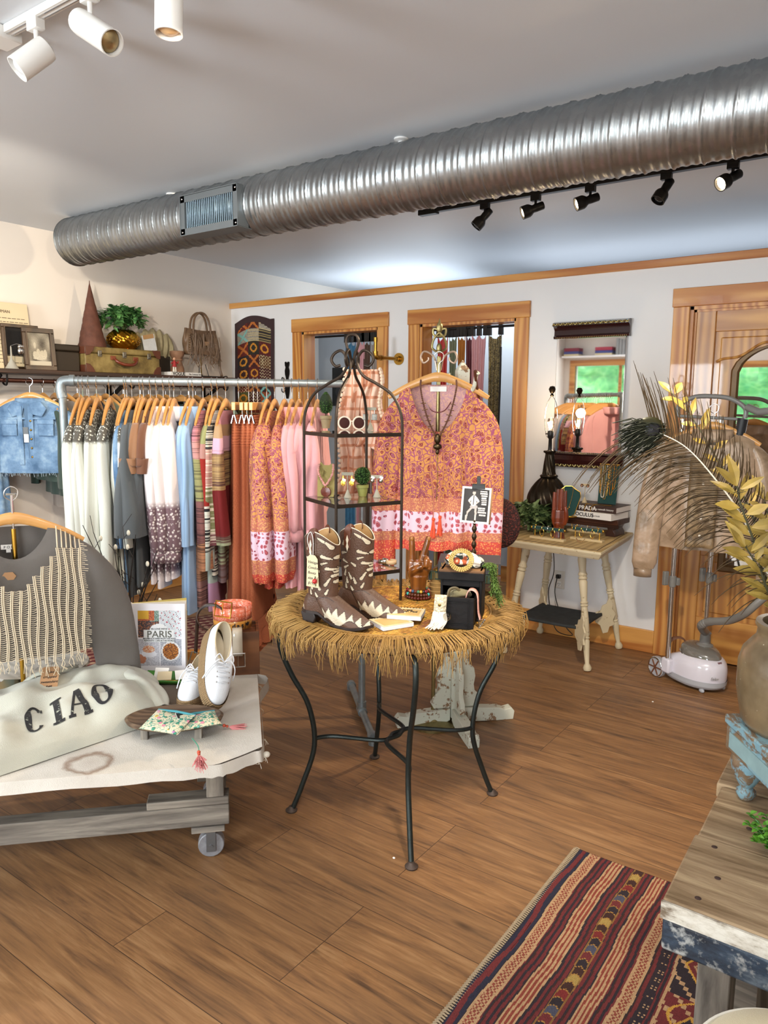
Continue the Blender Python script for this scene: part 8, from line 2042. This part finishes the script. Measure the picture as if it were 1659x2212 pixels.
for x in (-1,1):
    for y in (-1,1): MB().lathe([(.001,0),(.012,0),(.02,.012),(.02,.02),(.012,.028),(.016,.034),(.026,.05),(.033,.068),(.036,.085),(.034,h-.078)],(x*(s-.04),y*(s-.04),0),24).build('turned_foot',BLU,t)
# stoneware jug
jp=D(1716,1600,1.72); jp.z=ZS
n=NT('speckled_stoneware'); co=n.co(); f=n.noise(co,7,4,.6); v=n.vor(co,55); g=n.noise(co,60,2)
cl=n.ramp(f,[(.3,c('54442e')),(.5,c('706048')),(.7,c('86704f'))]); cl=n.mix(n.ramp(v,[(.06,.8),(.1,0)]),cl,c('d8d0b8')); n.bump(g,.2,.003)
STW=n.fin(cl,.32,Coat_Weight=.3)
t=thing('stoneware_jug','tall brown speckled stoneware jar on the blue stool','jar',jp)
hj=D(1640,1347,1.68).z-ZS
MB().lathe([(.001,0),(.098,0),(.106,.012),(.114,.05),(.119,hj*.35),(.119,hj*.6),(.112,hj*.72),(.098,hj*.80),(.088,hj*.85),(.086,hj*.93),(.091,hj*.965),(.090,hj),(.078,hj),(.074,hj*.9),(.08,hj*.6),(.001,hj*.1)],n=64).build('jar_body',STW,t,ang=60)
# dried leafy branches
n=NT('dried_gold_leaf'); co=n.co(); f=n.noise(co,14,3); DGL=n.fin(n.ramp(f,[(.35,c('6e5a24')),(.55,c('957c34')),(.7,c('b3954c'))]),.5)
DST=PM('dark_green_brown_stem',c('3a3820'),.6,var=.4,vs=50)
mouth=jp+Vector((0,0,hj))
def branch(label,pts,nl,seed,L=.05,W_=.0105,flip=1):
    P=[jp+Vector((0,0,.05)),mouth+Vector((-.03,-.01,0))]+[D(x,y,r_) for x,y,r_ in pts]; Q=cr(P,8); t=thing('dried_branch',label,'branch',mouth,group='dried branches in the stoneware jar')
    MB().tube(Q,[.004*(1-.7*i/len(Q)) for i in range(len(Q))],6).build('stem',DST,t,world=True)
    m=MB(); r=random.Random(seed); q0=12; mt=MB()
    for k in range(nl):
        i=q0+int((len(Q)-q0-1)*(k+.5)/nl); q=Q[i]; d=(Q[min(i+1,len(Q)-1)]-Q[i-1]).normalized(); sd=Vector((.81,.586,0))*(1 if k%2 else -1)*flip
        dd=(d*r.uniform(.2,.9)+sd*r.uniform(.5,1.1)+Vector((0,0,r.uniform(-.25,.45)))+Vector((.5,-.8,0))*r.uniform(-.4,.4)).normalized()
        leafshape(m,q+dd*.004,dd,(.586*r.uniform(.5,1),-.81*r.uniform(.5,1),.6),L*r.uniform(.75,1.25),W_*r.uniform(.8,1.2),.25,r.uniform(-.2,.3))
    if True:
        leafshape(m,Q[-1],(Q[-1]-Q[-3]).normalized(),(.5,-.8,.3),L*1.1,W_)
    o=m.build('leaves',DGL,t,world=True,smooth=False,sol=.0008); o['kind']='stuff'
    for k in range(30):
        q=Q[r.randrange(q0,len(Q))]; d=Vector((r.uniform(-1,1),r.uniform(-1,1),r.uniform(-.2,1))).normalized(); mt.tube([q,q+d*r.uniform(.008,.02)],.0007,4)
    mt.build('twiglets',DST,t,world=True)['kind']='stuff'
branch('tall dried gold leaf branch arching left from the jar behind the feather',[(1655,1200,1.70),(1610,1080,1.72),(1560,1010,1.74),(1500,910,1.76),(1452,850,1.78)],24,1,.042,.008)
branch('dried gold leaf branch leaning left with the largest leaves',[(1650,1240,1.60),(1625,1160,1.58),(1600,1090,1.58),(1592,1050,1.58)],15,2,.056,.0105)
branch('short dried gold leaf branch low over the jar mouth',[(1665,1290,1.58),(1640,1230,1.55),(1610,1180,1.54)],13,3,.052,.0095)
branch('dried gold leaf branch at the picture edge rising from the jar',[(1690,1250,1.6),(1670,1150,1.6),(1650,1080,1.62)],13,4,.055,.010,-1)
# peacock feather
t=thing('peacock_feather','long peacock feather with white quill and dark eye curving left from the jar','feather',mouth)
Pq=[jp+Vector((0,0,.05)),mouth+Vector((-.02,0,0)),D(1664,1250,1.60),D(1605,1120,1.60),D(1545,1035,1.60),D(1480,965,1.60),D(1408,928,1.60)]
Q=cr(Pq,14); n0=16
MB().tube(Q,[.0032*(1-.75*i/len(Q)) for i in range(len(Q))],7).build('quill',PM('ivory_quill',c('cfc6b4'),.4),t,world=True)
VU=Vector((0,0,1)); VS=Vector((.81,.586,0)); VF=Vector((.586,-.81,0))
def img(dx,dy): return VS*dx-VU*dy   # sideways and down, metres
m=MB(); r=random.Random(31); k=0
E0=Q[-1]
for i in range(n0+6,len(Q),1):
    for rep in range(2):
        f=(i-n0)/(len(Q)-n0); q=Q[i].lerp(Q[i-1],rep/2+r.random()*.3); d=(Q[min(i+1,len(Q)-1)]-Q[i-1]).normalized(); pn=(d.cross(VF)).normalized()
        for s in (1,-1):
            if f<.30 and r.random()<.5: continue
            up=(pn*s).z>0; L=(.105+.05*f)*r.uniform(.6,1.2)*(.72 if up else 1)
            a=(d*(.45+.4*f)+pn*s*1.0+VF*r.uniform(-.2,.2)).normalized()
            dr=(VU*(.55 if up else -.75)+VS*(-.25 if up else -.35)+VF*r.uniform(-.2,.2))
            e=q+a*L*.45; e2=e+(a*.7+dr*.6).normalized()*L*.35; e3=e2+(a*.35+dr).normalized()*L*.3
            m.tube(cr([q,e,e2,e3],3),[.0011]*5+[.001,.0009,.0008,.0006,.0004],3,cap=False)
n=NT('feather_barbs'); co=n.co(); f=n.noise(co,6,2); FB=n.fin(n.mix(f,c('2a1e13'),c('54432c')),.85,Specular_IOR_Level=.2)
m.build('barbs',FB,t,world=True,ang=180)['kind']='stuff'
m=MB()
for j in range(260):   # dense eye: barbs sweeping round the tip
    a=r.gauss(rad(188),rad(34)); base=E0+(Q[-6]-E0)*r.random()+VS*r.uniform(-.02,.02)+VU*r.uniform(-.018,.018); L=r.uniform(.03,.07); d=VS*cos(a)*1.0+VU*sin(a)*.8-VS*.35-VU*.12; d.normalize()
    e=base+d*L*.5+VF*r.uniform(0,.006); e2=base+(d-VS*.25-VU*.3).normalized()*L+VF*r.uniform(0,.006); m.tube([base,e,e2],.0011,3,cap=False)
m.build('eye_barbs',PM('dark_iridescent_barb',c('1e2114'),.35,.3,var=.5,vs=40),t,world=True,ang=180)['kind']='stuff'
def disc(c0,rx,ry,dz,mt,nm): 
    MB().grid(lambda u,v:c0+VS*(rx*v*cos(2*pi*u))+VU*(ry*v*sin(2*pi*u))+VF*(dz-.002*v),24,4,close=True).build(nm,mt,t,world=True,sol=.0008)
disc(E0-VS*.006,.030,.026,.007,PM('eye_bronze',c('2c2a14'),.4,.4,var=.4,vs=90),'eye_outer'); disc(E0-VS*.002,.016,.015,.010,PM('eye_dark',c('0c0b12'),.4),'eye_centre')
# small green plant on the bench
gp=G(1672,1852,ZB); t=thing('green_plant','bright green small leaved plant lying at the bench edge of the view','plant',gp)
m=MB(); s_=MB(); r=random.Random(14)
for i in range(30):
    a=r.uniform(0,6.28); e=Vector((.055*cos(a)*r.random()**.5,.055*sin(a)*r.random()**.5,r.uniform(.02,.085))); P=cr([(0,0,0),e*.5+Vector((0,0,.015)),e],4); s_.tube(P,.0009,4)
    for q in P[2:]:
        for _ in range(2): leafshape(m,q,(r.uniform(-1,1),r.uniform(-1,1),r.uniform(0,1)),(0,0,1),.014,.006)
m.build('leaves',PM('fresh_green_leaf',c('558c26'),.45,var=.3,vs=60),t,smooth=False)['kind']='stuff'; s_.build('stems',IVY,t)
# round canvas pouf just before the bench, only its top edge in view
q=D(1600,2245,1.03); t=thing('canvas_pouf','cream canvas pouf with piped rim peeking in below the plank bench','pouf',(q.x+.08,q.y-.02,0))
h=q.z+.0
MB().lathe([(.001,0),(.125,0),(.135,.02),(.135,h-.03),(.125,h-.008),(.09,h),(.001,h+.004)],n=48).build('pouf_cover',cloth('cream_canvas_cover',c('c8bc9c'),.08),t,ang=180)
MB().tube([(.134*cos(a),.134*sin(a),h-.02) for a in [k*pi/32 for k in range(64)]],.004,6,closed=True).build('piping',PM('white_piping',c('e0dcd0'),.7),t)
# ---------------------------------------------------------------- kilim
RXa,RXb=-.812,.36; RYa,RYb=.75,2.245
K_R=c('6e2626');K_D=c('2c2026');K_C=c('b8926a');K_B=c('3e2018');K_N=c('262436')
def kil(u,v):
    x=(u*(RXb-RXa))*1000; y=v*(RYb-RYa)*1000; r=random.Random(int(x)*7+int(y)//3*131); x+=4*sin(y/90)+1.2*sin(y/23+1); j=.85+.3*r.random()
    def m_(cc): return tuple(q*j for q in cc)
    if x<9: return m_(K_N)
    if x<24: return m_(K_R)
    if x<34: return m_(K_N)
    if 36<x<72:
        if x<43 or x>65: return m_(K_C)
        return m_(K_C if (int(x/5.5)+int(y/7))%2 else c('8a4030'))
    if 110<x<150: return m_(K_C if int((x-110)/5.7)%2==0 else c('8a3c2c'))
    if 182<x<216:
        if x<186 or x>212: return m_(c('8a6230'))
        k=int((y+abs(x-199)*.8)/32); q=(y+abs(x-199)*.8)%32
        if q<4: return m_(c('a87a38'))
        return m_([K_R,c('4a4a5a'),K_D,c('7a2420'),K_B,c('a88a48'),K_B,K_D][k%8])
    if 245<x<282: return m_(K_C if int((x-245)/5.3)%2==0 else c('8a3c2c'))
    if 312<x<346:
        if x<319 or x>339: return m_(K_C)
        return m_(K_C if (int(x/5.5)+int(y/7))%2 else c('8a4030'))
    if 366<x<386: return m_(K_C if ((y%34)<16 and abs(((x-366)%10)-5)<2.2 and (y%8)<4) else K_D)
    if x>400:
        q=(x-400)%150; Y=y%260
        if q<7 or q>143: return m_(K_C)
        if abs(q-75-50*sin(y/260*2*pi))<4: return m_(c('c8963c'))
        d=abs(q-75)/60+abs(Y-130)/95
        if abs(d-.82)<.06 or abs(d-.45)<.05: return m_(c('c8963c') if d>.6 else K_C)
        if d<.82: return m_(K_D if int(y/260)%2 else K_R)
        if (int(q/12)+int(Y/14))%5==0: return m_(K_C)
        return m_(K_R if int(y/260)%2 else K_D)
    s=(x%30); return m_(K_D if s<7 or 15<s<19 else (K_R if s<15 or s>22 else K_B))
WARP=MB().grid(lambda u,v:Vector((RXa+(RXb-RXa)*u+.004*sin(v*21)*(u<.02),RYa+(RYb-RYa)*v,.006+.003*abs(sin(v*9+u*5)))),520,330,colf=kil)
KM=vcol('kilim_wool',.95,bump=.6,bs=420,var=.2)
o=WARP.build('kilim_rug',KM,None,org=(RXa,RYb,0),ang=180,sol=.004); tag(o,'long kilim rug striped in dark red, navy and cream in the right foreground','rug')
m=MB(); r=random.Random(5)
for k in range(170):
    y=RYa+(RYb-RYa)*k/169; m.tube([(RXa+.004,y,.008),(RXa-.008,y+.003,.008),(RXa-.018,y-.004,.004)],.0034,5)
f_=m.build('overcast_edge',PM('beige_wool_edge',c('8f7c62'),.95,var=.3,vs=80),None); f_.parent=o; f_.location=(-RXa,-RYb,0); f_['kind']='stuff'
# little white specks of paper on the floor
for px,py in ((851,1855),(1410,1517)):
    o=MB().ell((0,0,.003),(.005,.004,.003),8,5).build('paper_scrap',PAPER,None); o.location=G(px,py,0); tag(o,'tiny white paper scrap on the floor '+('near the front leg of the iron table' if px<900 else 'before the garment steamer'),'scrap')
# shelf of books above the window behind the camera, seen in the wall mirror
t=thing('book_shelf','plain shelf above the front window, seen in the wall mirror','shelf',(-4.0,YF,2.21))
MB().box(-4.75,-3.2,YF,YF+.22,2.19,2.215).build('shelf_board',WHITE,t,world=True)
r=random.Random(3); sx_=-4.7; kk=0
colsb=[('7a1c30','dark red'),('2c3a7a','deep blue'),('c8b890','cream'),('8a8a88','grey'),('6a6a6a','dark grey'),('a02c40','crimson')]
for (x,z,L,H,ci) in ((-4.72,0,.24,.03,2),(-4.72,.031,.24,.04,1),(-4.72,.072,.24,.05,0),(-4.22,0,.26,.03,2),(-4.22,.031,.26,.04,1),(-4.22,.072,.26,.05,5),(-3.55,0,.24,.04,1),(-3.55,.041,.24,.05,0)):
    o=MB().box(0,L,0,.18,0,H).build('book',PM('book_'+colsb[ci][1].replace(' ','_'),c(colsb[ci][0]),.5) if 'book_'+colsb[ci][1].replace(' ','_') not in bpy.data.materials else bpy.data.materials['book_'+colsb[ci][1].replace(' ','_')],None,bev=.003)
    o.location=(x,YF+.03,2.2155+z); tag(o,'%s book lying in the stack %s, mirror reflected shelf'%(colsb[ci][1],{-4.72:'at the corner',-4.22:'beside the grey books',-3.55:'at the far end'}[x]),'book','books on the mirrored shelf')
for k in range(5):
    o=MB().box(0,.04,0,.17,0,.24-.01*(k%3)).build('book',bpy.data.materials.get('book_grey') or PM('book_grey',c('8a8a88'),.5),None,bev=.003); o.location=(-3.90+.046*k,YF+.03,2.2155); tag(o,'grey book standing upright in the row on the shelf seen in the mirror','book','upright grey books on the mirrored shelf')
